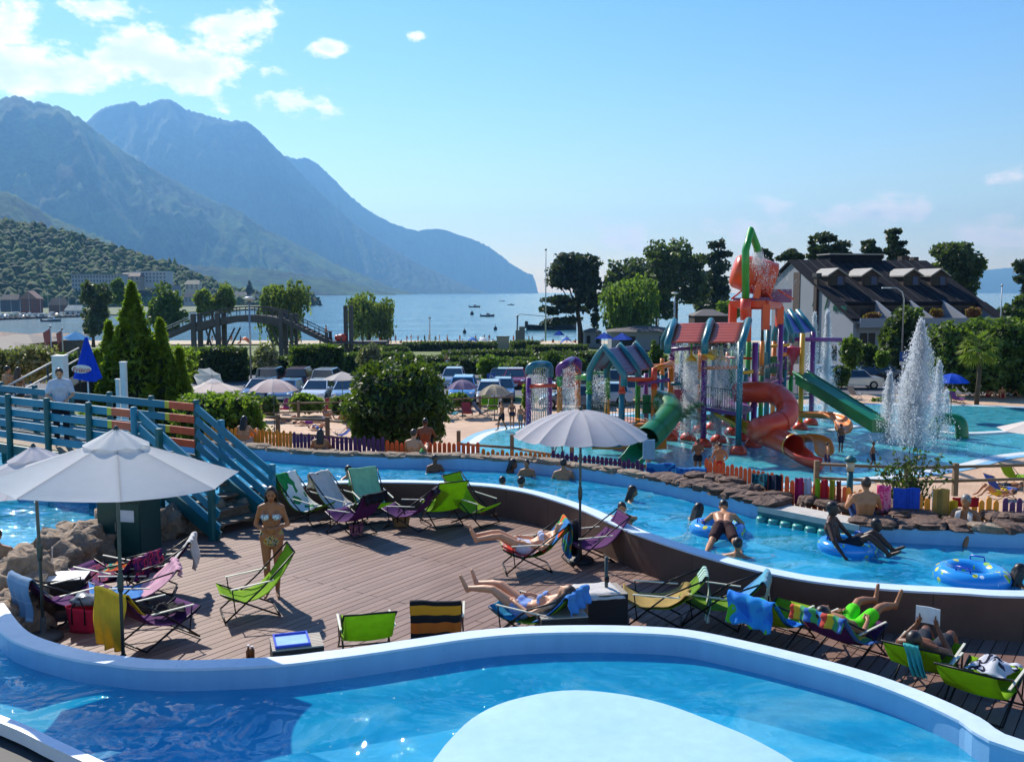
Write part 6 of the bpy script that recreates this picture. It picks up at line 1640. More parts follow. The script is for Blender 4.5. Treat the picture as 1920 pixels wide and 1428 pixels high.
# yellow slides
for pts in ([q3(1484, 772, 50), q3(1530, 771, 49), q3(1562, 775, 48), q3(1580, 788, 46.5), q3(1582, 800, 45.6)], [q3(1490, 816, 43), q3(1520, 814, 42.5), q3(1540, 822, 41.8), q3(1546, 842, 41)], [q3(1350, 770, 46), q3(1380, 785, 45), q3(1410, 805, 44.2)]):
    Q = smooth_path([Vector(p) for p in pts], 6)
    def yf(u, v, Q=Q):
        i = min(int(u * (len(Q) - 1)), len(Q) - 2); q = Q[i].lerp(Q[i + 1], u * (len(Q) - 1) - i); d = Q[i + 1] - Q[i]; d.z = 0; d.normalize(); s = Vector((d.y, -d.x, 0)); an = math.pi * (1.02 + .96 * v); return q + s * math.cos(an) * .42 + Vector((0, 0, math.sin(an) * .36))
    pp(MB().grid(yf, 24, 12, .05), 'open_slide', 'orange' if pts[0].x > 10 and len(pts) > 3 else 'yellow')
# stair spindle: green steps
for k in range(6):
    p = q3(1268 + k * 8, 786 - k * 6, 46.4); pp(MB().box(p, (.5, .9, .08)), 'step', 'dgreen', False)
pp(MB().slab([q3(1110, 800, 44.5), q3(1250, 800, 44.5), q3(1250, 842, 44), q3(1110, 842, 44)], (0, .12, 0)), 'low_panel', 'orange', False); pp(MB().slab([q3(1108, 814, 43.6), q3(1165, 814, 43.4), q3(1165, 838, 43.2), q3(1108, 838, 43.4)], (0, .1, 0)), 'low_panel', 'teal', False)
# tipping bucket on its red frame
DB = 49.5
fr = [q3(1374, 570, DB), q3(1436, 570, DB - .6), q3(1462, 574, DB + 1.6), q3(1402, 574, DB + 2.4)]
for i, (f, yb) in enumerate(zip(fr, (625, 618, 612, 640))):
    pp(MB().box((f.x, f.y, (f.z + zat(yb, f.y)) / 2), (.36, .36, f.z - zat(yb, f.y))), 'frame_leg', 'red', False); g_ = fr[(i + 1) % 4]; pp(MB().bar(f, g_, .34, .34), 'frame_beam', 'red', False)
pp(MB().slab([f + Vector((0, 0, .2)) for f in fr], (0, 0, .12)), 'frame_deck', 'purple', False); pp(MB().box(fr[2] + Vector((-.35, -.3, .55)), (1.6, .6, .7)), 'water_box', 'purple', False)
bc = q3(1412, 516, DB + .5); ax = Vector((.97, -.1, -.26)).normalized(); rot = ax.to_track_quat('Z', 'Y').to_matrix()
pp(MB().lathe([(.0, -1.08), (.7, -1.06), (.86, -.9), (.93, -.3), (.95, .4), (.92, 1.05), (.88, 1.08), (.84, 1.0), (.86, .4), (.8, -.8), (.0, -.9)], bc, 28, rot, caps=False), 'bucket', M('bucket_red', '#d64f18', .3, var=.15, vscale=2))
for s in (-1, 1): pp(MB().bar(bc + Vector((.1, s * 1.05, 0)), Vector((bc.x - .1, bc.y + s * 1.05, fr[0].z + .3)), .22, .3), 'bucket_arm', 'red', False)
for x in (-1.3, .2, .8, 1.9):
    for s in (-1,): pp(MB().tube([Vector((bc.x + x * .55, bc.y - .9, bc.z - .75)), Vector((bc.x + x, bc.y - .8, fr[0].z + .25))], .05, 6), 'brace', 'red')
pp(MB().tube([q3(1398, 566, DB - 1.2), q3(1398, 470, DB - 1.2), q3(1408, 432, DB - .9), q3(1419, 462, DB - .4), q3(1421, 470, DB - .3)], .19, 12), 'filler_pipe', 'green'); pp(MB().tube([q3(1398, 600, DB - 1.2), q3(1398, 560, DB - 1.2)], .27, 12), 'pipe_socket', 'red')


# ---- green hoop slide end right, white lounger
hp = thing('spray_hoop', 'green bent tube rising from the splash pool right of the fountain', 'water toy', G(1795, 822, ZP)); pts = [G(1745, 822, ZP) + Vector((0, 0, .3)), G(1760, 820, ZP) + Vector((0, 0, .9)), G(1785, 820, ZP) + Vector((0, 0, .95)), G(1800, 821, ZP) + Vector((0, 0, .75)), G(1804, 822, ZP) + Vector((0, 0, 0))]
MB().tube(smooth_path(pts, 5), .32, 14).build('tube', pc['dgreen'], hp, True, world=True); MB().lathe([(.4, 0), (.36, .08)], G(1804, 822, ZP), 14).build('flange', pc['dgreen'], hp, True, world=True)


# ---- water jets: drops and sheets of falling water
def mat_spray():
    t = NT('spray'); t.b.inputs['Base Color'].default_value = (.95, .97, 1, 1); t.b.inputs['Roughness'].default_value = .2
    tr = t.n('BsdfTranslucent'); tr.inputs[0].default_value = (.95, .98, 1, 1); mx = t.n('MixShader'); mx.inputs[0].default_value = .7; t.L.new(t.b.outputs[0], mx.inputs[1]); t.L.new(tr.outputs[0], mx.inputs[2]); t.L.new(mx.outputs[0], t.out.inputs[0]); return t.m
spray = mat_spray()


def drops(name, label, pts, size, stretch=1.8):
    k_ = 4; pts = np.repeat(pts, k_, 0) + RNG.normal(size=(len(pts) * k_, 3)) * np.array([.05, .05, .12]); size *= .5
    n = len(pts); s = (size * RNG.uniform(.5, 1.5, n))[:, None, None]
    base = np.array([[1, 0, 0], [-.5, .87, 0], [-.5, -.87, 0], [0, 0, stretch], [0, 0, -stretch]])
    v = (pts[:, None, :] + base[None] * s).reshape(-1, 3); f = np.array([[0, 1, 3], [1, 2, 3], [2, 0, 3], [1, 0, 4], [2, 1, 4], [0, 2, 4]]); F_ = (f[None] + (np.arange(n) * 5)[:, None, None]).reshape(-1, 3)
    return tag(ob(name, np_mesh(name, v, F_, spray)), label, 'water jet', kind='stuff')


def jet(x, yb, yt, label, n, w=.35, size=.03, top=.6):
    b = G(x, yb, ZP); h = zat(yt, b.y) - ZP; u = RNG.random(n); r = np.abs(RNG.normal(size=n)) * w * (.25 + .75 * (1 - u) ** .8); a = RNG.random(n) * 6.283
    core = RNG.random(n) < .55; r = np.where(core, r * .22, r); z = u ** .8 * h; z = np.where(core, z, z * (1 - .25 * r / w))
    return drops('fountain_jet', label, np.stack([b.x + np.cos(a) * r, b.y + np.sin(a) * r, ZP + np.clip(z, 0.03, None)], 1), size)


jet(1718, 838, 606, 'tallest white fountain jet rising from the splash pool', 12000, .85, .034); jet(1664, 830, 702, 'fountain jet just left of the tallest one', 3600, .4, .028); jet(1690, 822, 708, 'thin fountain jet between the tall and the left one', 2200, .22, .026); jet(1756, 820, 682, 'fountain jet right of the tallest one', 3800, .4, .028)
jet(1700, 836, 690, 'low bushy jet at the foot of the tallest fountain', 4800, .7, .03); jet(1772, 812, 735, 'lowest fountain jet at the right end of the row', 1400, .22, .026); jet(1546, 792, 586, 'tall white fountain jet in front of the white hotel wall', 5200, .34, .03); jet(1522, 786, 590, 'second tall fountain jet beside the blue roof', 3600, .3, .03)
def curtain(label, a, b, y0, y1, n, size=.022, th=.3):
    a = Vector(a); b = Vector(b); k = RNG.random(n); u = RNG.random(n); D = a.y + (b.y - a.y) * k; x = a.x + (b.x - a.x) * k
    z0 = np.array([zat(y0, d) for d in D]); z1 = np.array([zat(y1, d) for d in D])
    return drops('water_curtain', label, np.stack([x + RNG.normal(size=n) * .06, D + RNG.normal(size=n) * th, z0 + (z1 - z0) * u], 1), size, 2.4)
curtain('water raining from the red roof on the left side', P3, P2, 648, 800, 1500); curtain('water raining from the eave of the red roof', P2, P1, 648, 745, 1100); curtain('water falling from the left climbing arch', L3, L4, 688, 800, 1200, .026); curtain('drops falling inside the rope arch', L1, L2, 700, 800, 500); curtain('drops falling from the small purple roof', L5, L7, 700, 760, 500)
for x, l in ((1296, 'left'), (1352, 'right')):
    p = q3(x, 676, 46.5); n = 1500; u = RNG.random(n); a_ = RNG.random(n) * 6.28; r = .3 + .25 * u; drops('shower_water', f'cone of water under the {l} yellow bell shower', np.stack([p.x + np.cos(a_) * r * RNG.random(n) ** .5, p.y + np.sin(a_) * r, p.z - u * 3.6], 1), .024, 2.4)
p = q3(1421, 472, DB - .3); n = 1100; u = RNG.random(n); sp = RNG.normal(size=(n, 2)) * (.08 + .5 * u[:, None]); drops('pouring_water', 'water pouring from the green pipe over the red bucket', np.stack([p.x + sp[:, 0] + .7 * u ** 2, p.y + sp[:, 1], p.z - u * 1.9], 1), .026)
curtain('drips hanging under the purple spray bar', q3(1530, 640, P10.y), q3(1575, 640, P10.y), 642, 760, 350, .02, .08)

# ---- people at the splash pool and the promenade
def spl(x, yh, D, hgt):          # head top pixel and distance -> standing on the pool floor
    p = A(x, yh, D); return Vector((p.x, D, ZP + .02))
for key, x, y, D, rz, l, sk, hr, su, sc in (('carry', 1309, 825, 38, 170, 'woman in dark swimwear carrying a child by the splash pool', 'brown', 'dark', '#17151c', .97), ('man', 1331, 829, 37.6, 30, 'small child with bare arms held beside the woman', 'tan', 'brown', '#c84a6a', .6), ('man_back', 1350, 838, 36.3, 175, 'broad shouldered man photographing at the splash pool', 'olive', 'dark', '#b02a2a', 1.03),
                                            ('man', 1374, 872, 35, 90, 'child peeping over the red orange fence', 'tan', 'dark', '#20242e', .6)):
    per(key, spl(x, y, D, 1.7), rz, l, sk, hr, su, sc, 'people around the splash pool')
per('man', spl(1331, 829, 37.6, 1).xyz + Vector((.3, 0, .75)), 150, 'toddler sitting on the woman\'s arm', 'tan', 'brown', '#c84a6a', .5)
for key, x, y, rz, l, sk, hr, su, sc in (('man', 1576, 849, 20, 'slim boy standing under the end of the yellow slide', 'brown', 'dark', '#2a2f45', .8), ('man_walk', 1550, 884, 100, 'child in trunks beside the red slide mouth', 'tan', 'dark', '#4a3a5a', .72), ('man_walk', 1636, 882, 60, 'child walking in front of the fountains', 'brown', 'dark', '#20242e', .72), ('man_walk', 1752, 806, 90, 'bather standing among the fountain jets', 'tan', 'dark', '#6a4a4a', .9),
                                         ('man_walk', 941, 808, -60, 'tanned man walking at the edge of the splash pool', 'olive', 'dark', '#20242e', .98), ('lady', 960, 803, 10, 'woman in a dark bikini beside the tanned man', 'tan', 'dark', '#2a2f45', .88), ('man', 976, 806, -30, 'bather in grey shorts behind the woman in the bikini', 'tan', 'brown', '#6f7a86', .8), ('lady', 986, 806, 30, 'girl beside the purple post of the rope arch', 'tan', 'dark', '#7a4a5a', .72),
                                         ('man', 1036, 856, 60, 'child in the shallow water under the grey parasol edge', 'fair', 'dark', '#8a8a90', .62), ('man_walk', 1048, 848, 120, 'boy bending in the shallow water behind the low fence', 'brown', 'dark', '#20242e', .72)):
    per(key, G(x, y, ZP + .02), rz, l, sk, hr, su, sc, 'people around the splash pool')
# ================================================================== planting behind the bank
def at_g(x, D): return Vector(((x - 960) / FPX * D * 1.0043, D, zg(D)))
# round laurel bush behind the fence
B_ = pxblobs([(745, 750, 92, 78), (700, 765, 55, 60), (790, 765, 52, 62), (745, 700, 60, 32), (715, 790, 60, 50), (775, 790, 58, 50), (745, 800, 80, 50)], 31)
c = A(745, 770, 31); t = thing('bush', 'big round dark laurel bush standing behind the purple fence', 'bush', (c.x, 31, -2)); base = np.array([c.x, 31, -2.0])
ob('foliage', leaves('foliage', blobpts(B_, 15000, .72) - base, leafmat('leaf_laurel', '#0c2406', '#2c5411', .28), .1, 1.9, .2), t)
m = MB()
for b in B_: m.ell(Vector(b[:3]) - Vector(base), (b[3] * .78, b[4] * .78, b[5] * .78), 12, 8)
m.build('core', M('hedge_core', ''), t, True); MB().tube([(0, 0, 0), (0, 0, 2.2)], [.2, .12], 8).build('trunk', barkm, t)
# hedge left, behind the stairs
c = A(420, 790, 27); t = thing('bush', 'leafy green hedge bush behind the stairs of the footbridge', 'bush', (c.x, 27, -1.2)); base = np.array([c.x, 27, -1.2]); B_ = pxblobs([(400, 770, 60, 40), (445, 775, 45, 45), (465, 795, 28, 50), (370, 780, 40, 45), (420, 810, 70, 50)], 27)
ob('foliage', leaves('foliage', blobpts(B_, 7000, .7) - base, LM['bright'], .085, 1.8, .3), t); m = MB()
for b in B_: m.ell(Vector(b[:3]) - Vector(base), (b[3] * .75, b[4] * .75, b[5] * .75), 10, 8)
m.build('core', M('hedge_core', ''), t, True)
# thuja: spires of upright sprays
def thuja(label, x, yt, D, w, tips, mat, n=9000):
    b = at_g(x, D); b.z = -1.5; t = thing('conifer', label, 'tree', b); pts = []
    for tx, ty, tw in tips:
        top = A(tx, ty, D); h = top.z - b.z; k = int(n * tw / sum(q[2] for q in tips)); u = RNG.random(k) ** .75; a = RNG.random(k) * 6.283
        r = (tw / FPX * D) * (1 - u) ** 1.05 * 1.3 * (.55 + .45 * RNG.random(k)) * (1 + .2 * np.sin(a * 5 + tx))
        pts.append(np.stack([top.x - b.x + np.cos(a) * r, np.sin(a) * r, u * h], 1))
    P = np.concatenate(pts); ob('crown', leaves('crown', P, mat, .11, 3.0, .7), t)
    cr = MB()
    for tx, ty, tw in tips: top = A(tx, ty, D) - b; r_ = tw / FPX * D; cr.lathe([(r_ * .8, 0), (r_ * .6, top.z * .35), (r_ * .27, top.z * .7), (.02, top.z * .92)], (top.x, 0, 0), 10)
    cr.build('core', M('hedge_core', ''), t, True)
    m = MB()
    for tx, ty, tw in tips: top = A(tx, ty, D) - b; m.tube([(0, 0, 0), (top.x * .7, 0, top.z * .4), (top.x, 0, top.z * .96)], [.16, .1, .02], 7)
    m.build('trunk', barkm, t, True); return t
thuja('tall yellow green conifer with several spires behind the footbridge', 255, 530, 33, 170, [(246, 532, 92), (204, 606, 62), (300, 600, 62), (182, 660, 46), (336, 655, 46)], LM['thuja'], 20000)
shrub('shrub', 'white flowering shrub behind the ramp handrails', A(62, 720, 40), 1.35, 1.2, 1.9, LM['flower'], 2600, .11, seed=4); shrub('shrub', 'second white flowering shrub at the left picture edge of the ramp', A(8, 722, 40), .9, 1, 1.7, LM['flower'], 1600, .11, seed=9)
shrub('palm_shrub', 'yellow green bushy plant right of the conifer', A(330, 735, 36), .9, .9, 1.9, LM['bright'], 1600, .13, up=.8, seed=6)
# hedges and shrubs between the car park and the lake (pixel x0, x1, top y, distance)
for x0, x1, yt, D, h, l, mt in ((548, 632, 650, 82, 3.2, 'tall boxy clipped hedge behind the white parasol', 'hedge'), (360, 450, 655, 80, 2.6, 'dark clipped hedge under the wooden bridge', 'dark'), (808, 905, 684, 92, 1.9, 'long low clipped hedge above the car park', 'hedge'), (945, 1000, 680, 92, 2.4, 'rounded clipped hedge left of the purple arch', 'hedge'), (1130, 1245, 668, 88, 2.2, 'clipped hedge behind the small purple roof', 'hedge'),
                               (755, 930, 642, 165, 2.6, 'long dark hedge along the lakeside lawn', 'dark'), (830, 1000, 658, 125, 1.7, 'straight dark hedge with a pale top path', 'dark'), (700, 760, 652, 110, 2.6, 'short dark hedge behind the flowering shrub', 'dark'), (960, 1010, 640, 160, 2, 'small dark hedge beside the stone pillar', 'dark'), (1010, 1120, 690, 95, 2.0, 'dark hedge row behind the parked cars', 'dark'), (20, 140, 668, 70, 1.6, 'clipped dark hedge beside the flags', 'dark'), (636, 770, 664, 98, 2.2, 'dark hedge behind the bright white parasol', 'hedge'), (760, 900, 670, 102, 1.8, 'clipped hedge above the grey parked car', 'dark'), (880, 1012, 674, 97, 1.8, 'clipped hedge behind the parking sign', 'hedge'), (1000, 1140, 662, 106, 2.2, 'dark hedge under the beach pine', 'dark'), (430, 556, 672, 92, 2.2, 'dark hedge before the timber bridge piers', 'dark'), (600, 720, 650, 130, 2, 'hedge below the timber bridge landing', 'dark'), (990, 1100, 648, 140, 2.2, 'hedge between the lake lawn and the cafe', 'dark')):
    a = A(x0, yt + 20, D); b = A(x1, yt + 20, D); zt = A(960, yt, D).z; zz = zt - h
    hedge('hedge', l, (a.x, D, zz), (b.x, D + 1.5, zz), h, 2.2, LM[mt], size=.22, dens=70 if D < 100 else 35, rnd=.2, arch=.25 if 'rounded' in l else .05)
for x, yt, yb, w, D, l, mt in ((500, 640, 712, 50, 78, 'shrub with pale blossoms behind the lilac white parasol', 'flower'), (690, 638, 700, 44, 84, 'shrub with pale blossoms left of the round bush', 'flower'), (880, 668, 705, 30, 84, 'grey twiggy shrub on the clipped slope', 'grey'), (918, 662, 712, 36, 80, 'fresh green feathery shrub above the car park', 'bright'), (1075, 660, 725, 48, 78, 'dark mixed shrub behind the rope arch', 'dark'), (1030, 655, 720, 44, 82, 'dark green shrub left of the small purple roof', 'mid'),
                               (1128, 672, 735, 46, 76, 'shrub with glossy leaves behind the purple roof', 'flower'), (1232, 640, 700, 26, 74, 'slim shrub beside the red roof', 'mid'), (990, 722, 775, 22, 62, 'yellow green bush left of the rope arch', 'bright'), (1595, 622, 695, 42, 72, 'loose reddish green shrub below the hotel sign', 'mid'), (1578, 686, 725, 22, 66, 'low clipped bush in front of the dark car', 'dark'), (1655, 655, 690, 24, 82, 'yellow green bush at the hotel corner', 'bright'), (1630, 640, 690, 26, 84, 'dark loose shrub by the white garden wall', 'dark'),
                               (860, 735, 765, 40, 61, 'small green hedge plant by the loungers', 'bright'), (580, 740, 775, 60, 58, 'low green planting behind the sunbathers', 'bright'), (640, 742, 778, 45, 57, 'low green planting beside the round bush', 'mid'), (505, 745, 780, 30, 56, 'low planting beside the pink lounger', 'mid'), (1560, 742, 775, 40, 66, 'grassy planting beyond the splash pool', 'mid'), (1660, 745, 772, 50, 66, 'low olive planting behind the fountains', 'mid')):
    b = A(x, yb, D); zt = A(x, yt, D).z; shrub('shrub', l, b, w / FPX * D * .62, w / FPX * D * .5, zt - b.z, LM[mt], 1500, .2, seed=x)
# laurel mass, palm and trees right of the fountains
B_ = pxblobs([(1790, 650, 48, 45), (1860, 640, 60, 48), (1910, 650, 40, 55), (1770, 690, 34, 40), (1830, 690, 60, 40), (1900, 700, 50, 40), (1950, 660, 60, 60)], 70); c = A(1830, 730, 70)
t = thing('bush', 'broad glossy laurel thicket behind the palm', 'bush', (c.x, 70, ZP)); base = np.array([c.x, 70, ZP]); ob('foliage', leaves('foliage', blobpts(B_, 14000, .7) - base, LM['mid'], .22, 1.9, .2), t); m = MB()
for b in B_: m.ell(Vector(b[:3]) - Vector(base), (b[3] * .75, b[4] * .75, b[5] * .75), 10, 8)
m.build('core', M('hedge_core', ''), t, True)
pb = A(1832, 735, 64); t = thing('palm_tree', 'fan palm with drooping fronds in front of the laurel thicket', 'palm', (pb.x, 64, ZP)); h = A(1832, 650, 64).z - ZP; MB().tube([(0, 0, 0), (.1, 0, h * .5), (0, 0, h)], [.16, .14, .17], 9).build('trunk', barkm, t, True)
for k in range(34):
    a = k * 2.4; el = R(70 - 3.6 * k); ln = 1.5; d = Vector((math.cos(a) * math.cos(el), math.sin(a) * math.cos(el), math.sin(el))); e = Vector((0, 0, h)) + d * .8; s = d.cross(Vector((0, 0, 1))).normalized(); m = MB(); m.tube([(0, 0, h), e], .02, 5)
    for j in range(11):
        f = (j - 5) / 5; tip = e + (d * math.cos(f * 1.2) + s * math.sin(f * 1.2)) * .8 + Vector((0, 0, -.25 - .15 * abs(f))); w_ = (tip - e).cross(Vector((0, 0, 1))).normalized() * .05; m.add([e, e.lerp(tip, .5) + w_ + Vector((0, 0, .06)), tip, e.lerp(tip, .5) - w_ + Vector((0, 0, .06))], [(0, 1, 2, 3)])
    o = m.build('frond', leafmat('leaf_palm', '#3d5a14', '#8f9a30', .5), t)
    at_ = o.data.attributes.new('tint', 'FLOAT', 'POINT'); at_.data.foreach_set('value', [random.random()] * len(o.data.vertices))

# ================================================================== trees
def px_tree(label, name, x, yb, D, blobs, mat, n, size, r0=.25, group=None, **kw):
    b = A(x, yb, D); b.z = min(b.z, zg(D) + .4); return tree(name, label, b, pxblobs(blobs, D), LM[mat], n, size, r0, group=group, **kw)
G1 = 'trees along the lake shore'
px_tree('large dark pine with a crooked low branch at the beach', 'pine_tree', 1090, 640, 190, [(1085, 490, 40, 24), (1060, 510, 30, 18), (1108, 505, 22, 30), (1050, 535, 30, 14), (1095, 545, 32, 22), (1040, 562, 30, 10), (1028, 582, 20, 8), (1075, 575, 30, 12), (1112, 560, 16, 30), (1058, 600, 30, 8), (1030, 604, 16, 6), (1100, 520, 28, 24), (1118, 600, 10, 20)], 'pine', 9000, .55, .55, G1, inner=.3)
px_tree('bright green dome shaped willow beside the dark pine', 'willow_tree', 1182, 628, 176, [(1182, 560, 48, 36), (1160, 575, 28, 36), (1206, 575, 28, 36), (1182, 590, 40, 30)], 'bright', 9000, .36, .4, G1, hang=.5, drop=2.4)
px_tree('dark rounded tree behind the bright willow', 'broadleaf_tree', 1165, 620, 215, [(1155, 515, 26, 22), (1185, 520, 32, 26), (1210, 530, 26, 30), (1140, 535, 18, 30)], 'grey', 4000, .6, .4, G1)
px_tree('dark dense tree between the willow and the tall rounded tree', 'broadleaf_tree', 1232, 620, 220, [(1225, 545, 24, 24), (1240, 570, 26, 24), (1215, 575, 20, 24)], 'dark', 4500, .55, .35, G1)
px_tree('dark bushy tree between the tall tree and the slim pine', 'broadleaf_tree', 1318, 615, 215, [(1315, 545, 18, 24), (1325, 580, 24, 20)], 'grey', 3500, .55, .3, G1)
px_tree('tall rounded grey green tree with a visible fork', 'broadleaf_tree', 1266, 610, 190, [(1262, 480, 44, 32), (1235, 500, 24, 26), (1290, 500, 34, 30), (1310, 530, 18, 34), (1260, 525, 40, 28), (1285, 550, 28, 18)], 'grey', 8000, .5, .4, G1, inner=.45)
px_tree('slim tall pine with layered boughs', 'pine_tree', 1346, 600, 200, [(1346, 458, 14, 12), (1336, 480, 16, 10), (1356, 478, 16, 8), (1346, 500, 20, 14), (1340, 525, 22, 16), (1354, 545, 20, 16), (1338, 560, 22, 14), (1350, 575, 16, 10)], 'pine', 4500, .5, .35, G1, inner=.3)
px_tree('small yellow green tree behind the red bucket frame', 'broadleaf_tree', 1360, 612, 160, [(1358, 578, 18, 12), (1372, 585, 14, 12)], 'bright', 1500, .4, .2, G1)
px_tree('weeping willow with a round crown on the lake lawn', 'willow_tree', 692, 642, 200, [(692, 575, 38, 22), (668, 580, 20, 24), (716, 582, 20, 28), (692, 600, 40, 24), (664, 605, 12, 22), (722, 606, 12, 22)], 'willow', 9000, .34, .35, G1, hang=.9, drop=2.6)
px_tree('tall loose willow behind the end of the wooden bridge', 'willow_tree', 530, 640, 165, [(505, 550, 24, 22), (530, 560, 26, 26), (556, 555, 22, 26), (515, 585, 26, 24), (550, 590, 28, 26), (535, 610, 30, 18)], 'willow', 9000, .32, .35, G1, hang=.7, drop=2.4)
px_tree('slender tree rising behind the wooden bridge ramp', 'broadleaf_tree', 388, 610, 190, [(385, 560, 16, 20), (412, 555, 18, 24), (400, 575, 24, 14), (430, 568, 10, 16)], 'willow', 3500, .5, .25, G1, hang=.3)
px_tree('broad green tree behind the conifer spires', 'broadleaf_tree', 310, 630, 170, [(310, 562, 26, 26), (295, 585, 22, 24), (328, 590, 20, 24), (312, 605, 32, 18)], 'mid', 4500, .45, .3, G1)
px_tree('dark green twin topped tree by the inlet', 'broadleaf_tree', 175, 640, 175, [(165, 555, 16, 22), (190, 558, 18, 24), (172, 585, 24, 24), (190, 605, 22, 22), (165, 610, 16, 18)], 'grey', 4500, .45, .3, G1)
px_tree('dark tree right of the conifer near the inlet', 'broadleaf_tree', 230, 620, 260, [(225, 545, 20, 18), (240, 560, 20, 20)], 'mid', 2000, .7, .3, G1)
G2 = 'pines behind the hotel'
for x, l, bl in ((1430, 'small pine top behind the red bucket', [(1432, 478, 12, 8), (1440, 488, 10, 5), (1424, 490, 8, 5)]), (1482, 'flat topped pine left of the hotel ridge', [(1482, 474, 16, 8), (1472, 482, 12, 6), (1494, 484, 12, 6)]), (1555, 'broad umbrella pine above the hotel ridge', [(1552, 446, 24, 12), (1530, 462, 16, 10), (1575, 462, 18, 10), (1552, 470, 34, 12), (1580, 478, 14, 6), (1528, 482, 14, 8)]), (1634, 'low pine top right of the hotel chimney block', [(1632, 454, 12, 8), (1622, 468, 14, 8), (1640, 472, 16, 8), (1630, 482, 18, 7)]), (1676, 'tall pine with ragged boughs above the hotel', [(1676, 435, 14, 7), (1668, 450, 12, 7), (1684, 456, 12, 6), (1694, 472, 12, 5), (1670, 470, 14, 7), (1680, 484, 18, 6)]), (1916, 'pine at the right picture edge beyond the hotel', [(1922, 500, 18, 10), (1916, 525, 16, 10), (1924, 550, 22, 16), (1908, 580, 20, 12)])):
    px_tree(l, 'pine_tree', x, 640, 135, bl, 'pine', 2600, .38, .25, G2, inner=.3)
px_tree('large rounded poplar behind the right hotel roof', 'broadleaf_tree', 1796, 640, 140, [(1780, 475, 30, 24), (1812, 480, 26, 22), (1825, 510, 20, 28), (1790, 515, 36, 28), (1815, 540, 24, 22)], 'grey', 7500, .4, .4, G2)
px_tree('dark evergreen in front of the hotel balconies', 'conifer', 1695, 700, 88, [(1695, 610, 26, 26), (1670, 640, 22, 30), (1715, 640, 26, 32), (1695, 665, 42, 26)], 'dark', 7000, .26, .25)
px_tree('dark leafy trees beyond the right end of the hotel', 'broadleaf_tree', 1880, 660, 120, [(1885, 590, 26, 18), (1910, 585, 24, 24), (1870, 605, 22, 16), (1940, 590, 30, 30)], 'dark', 4500, .4, .3)

# ================================================================== hotel
Uh = Vector((14, 2.4, 0)).normalized(); Vh = Vector((-2.4, 14, 0)).normalized(); O = A(1600, 601, 98); O.z = 0
gz = zg(98); EZ = A(1600, 601, 98).z; RD = 14.2; RZh = A(1480, 493, 112).z; HL = 16.5
ht = thing('hotel', 'white lakeside hotel with a steep dark roof, dormers and balconies', 'building', (O.x, O.y, gz))
hp_ = lambda u, v, z: O + Uh * u + Vh * v + Vector((0, 0, z))
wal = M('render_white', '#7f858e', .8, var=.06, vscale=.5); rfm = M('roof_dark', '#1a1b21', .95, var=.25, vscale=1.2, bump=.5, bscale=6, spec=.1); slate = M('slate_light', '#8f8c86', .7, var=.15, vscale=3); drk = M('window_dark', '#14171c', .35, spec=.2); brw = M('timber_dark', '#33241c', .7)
def hb(m, name, mat, parent=None): return m.build(name, mat, parent or ht, world=True) if parent is None else m.build(name, mat, parent)
slope = lambda v: EZ + (RZh - EZ) * v / RD
def gable(u, th=.35): return MB().slab([hp_(u, 0, gz), hp_(u, RD + 5, gz), hp_(u, RD + 5, RZh - 2.2), hp_(u, RD, RZh), hp_(u, 0, EZ)], Uh * th)
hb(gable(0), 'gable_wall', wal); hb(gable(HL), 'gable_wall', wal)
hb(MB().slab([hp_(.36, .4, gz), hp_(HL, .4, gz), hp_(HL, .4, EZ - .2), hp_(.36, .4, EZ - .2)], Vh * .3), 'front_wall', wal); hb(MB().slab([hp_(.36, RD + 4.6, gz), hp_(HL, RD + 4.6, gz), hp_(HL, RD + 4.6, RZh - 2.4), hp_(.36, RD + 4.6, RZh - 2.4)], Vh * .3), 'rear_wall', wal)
V0 = 3.4
hb(MB().slab([hp_(-.3, V0, slope(V0) + .1), hp_(HL + .6, V0, slope(V0) + .1), hp_(HL + .6, RD, RZh + .1), hp_(-.3, RD, RZh + .1)], (0, 0, .28)), 'roof', rfm); hb(MB().slab([hp_(-.3, RD, RZh + .1), hp_(HL + .6, RD, RZh + .1), hp_(HL + .6, RD + 5.4, RZh - 2.2), hp_(-.3, RD + 5.4, RZh - 2.2)], (0, 0, .28)), 'roof', rfm)
for u in (0, HL): hb(MB().slab([hp_(u - .35, -.3, slope(-.3) + .1), hp_(u + .8, -.3, slope(-.3) + .1), hp_(u + .8, V0, slope(V0) + .1), hp_(u - .35, V0, slope(V0) + .1)], (0, 0, .26)), 'roof_edge', rfm)
hb(MB().slab([hp_(.4, V0 + .1, EZ - .2), hp_(HL - .1, V0 + .1, EZ - .2), hp_(HL - .1, V0 + .1, slope(V0)), hp_(.4, V0 + .1, slope(V0))], Vh * .2), 'terrace_wall', brw); hb(MB().slab([hp_(.4, -.6, EZ - .3), hp_(HL - .1, -.6, EZ - .3), hp_(HL - .1, V0, EZ - .3), hp_(.4, V0, EZ - .3)], (0, 0, .18)), 'terrace_floor', wal); hb(MB().slab([hp_(.4, -.7, EZ - .7), hp_(HL - .1, -.7, EZ - .7), hp_(HL - .1, -.7, EZ + .25), hp_(.4, -.7, EZ + .25)], Vh * .15), 'parapet', wal)
for u in (4.4, 8.4, 12.2): hb(MB().slab([hp_(u, -.5, EZ - .1), hp_(u, V0 + .2, EZ - .1), hp_(u, V0 + .2, slope(V0) + .5), hp_(u, -.5, slope(-.5) + .5)], Uh * .25), 'terrace_divider', wal)
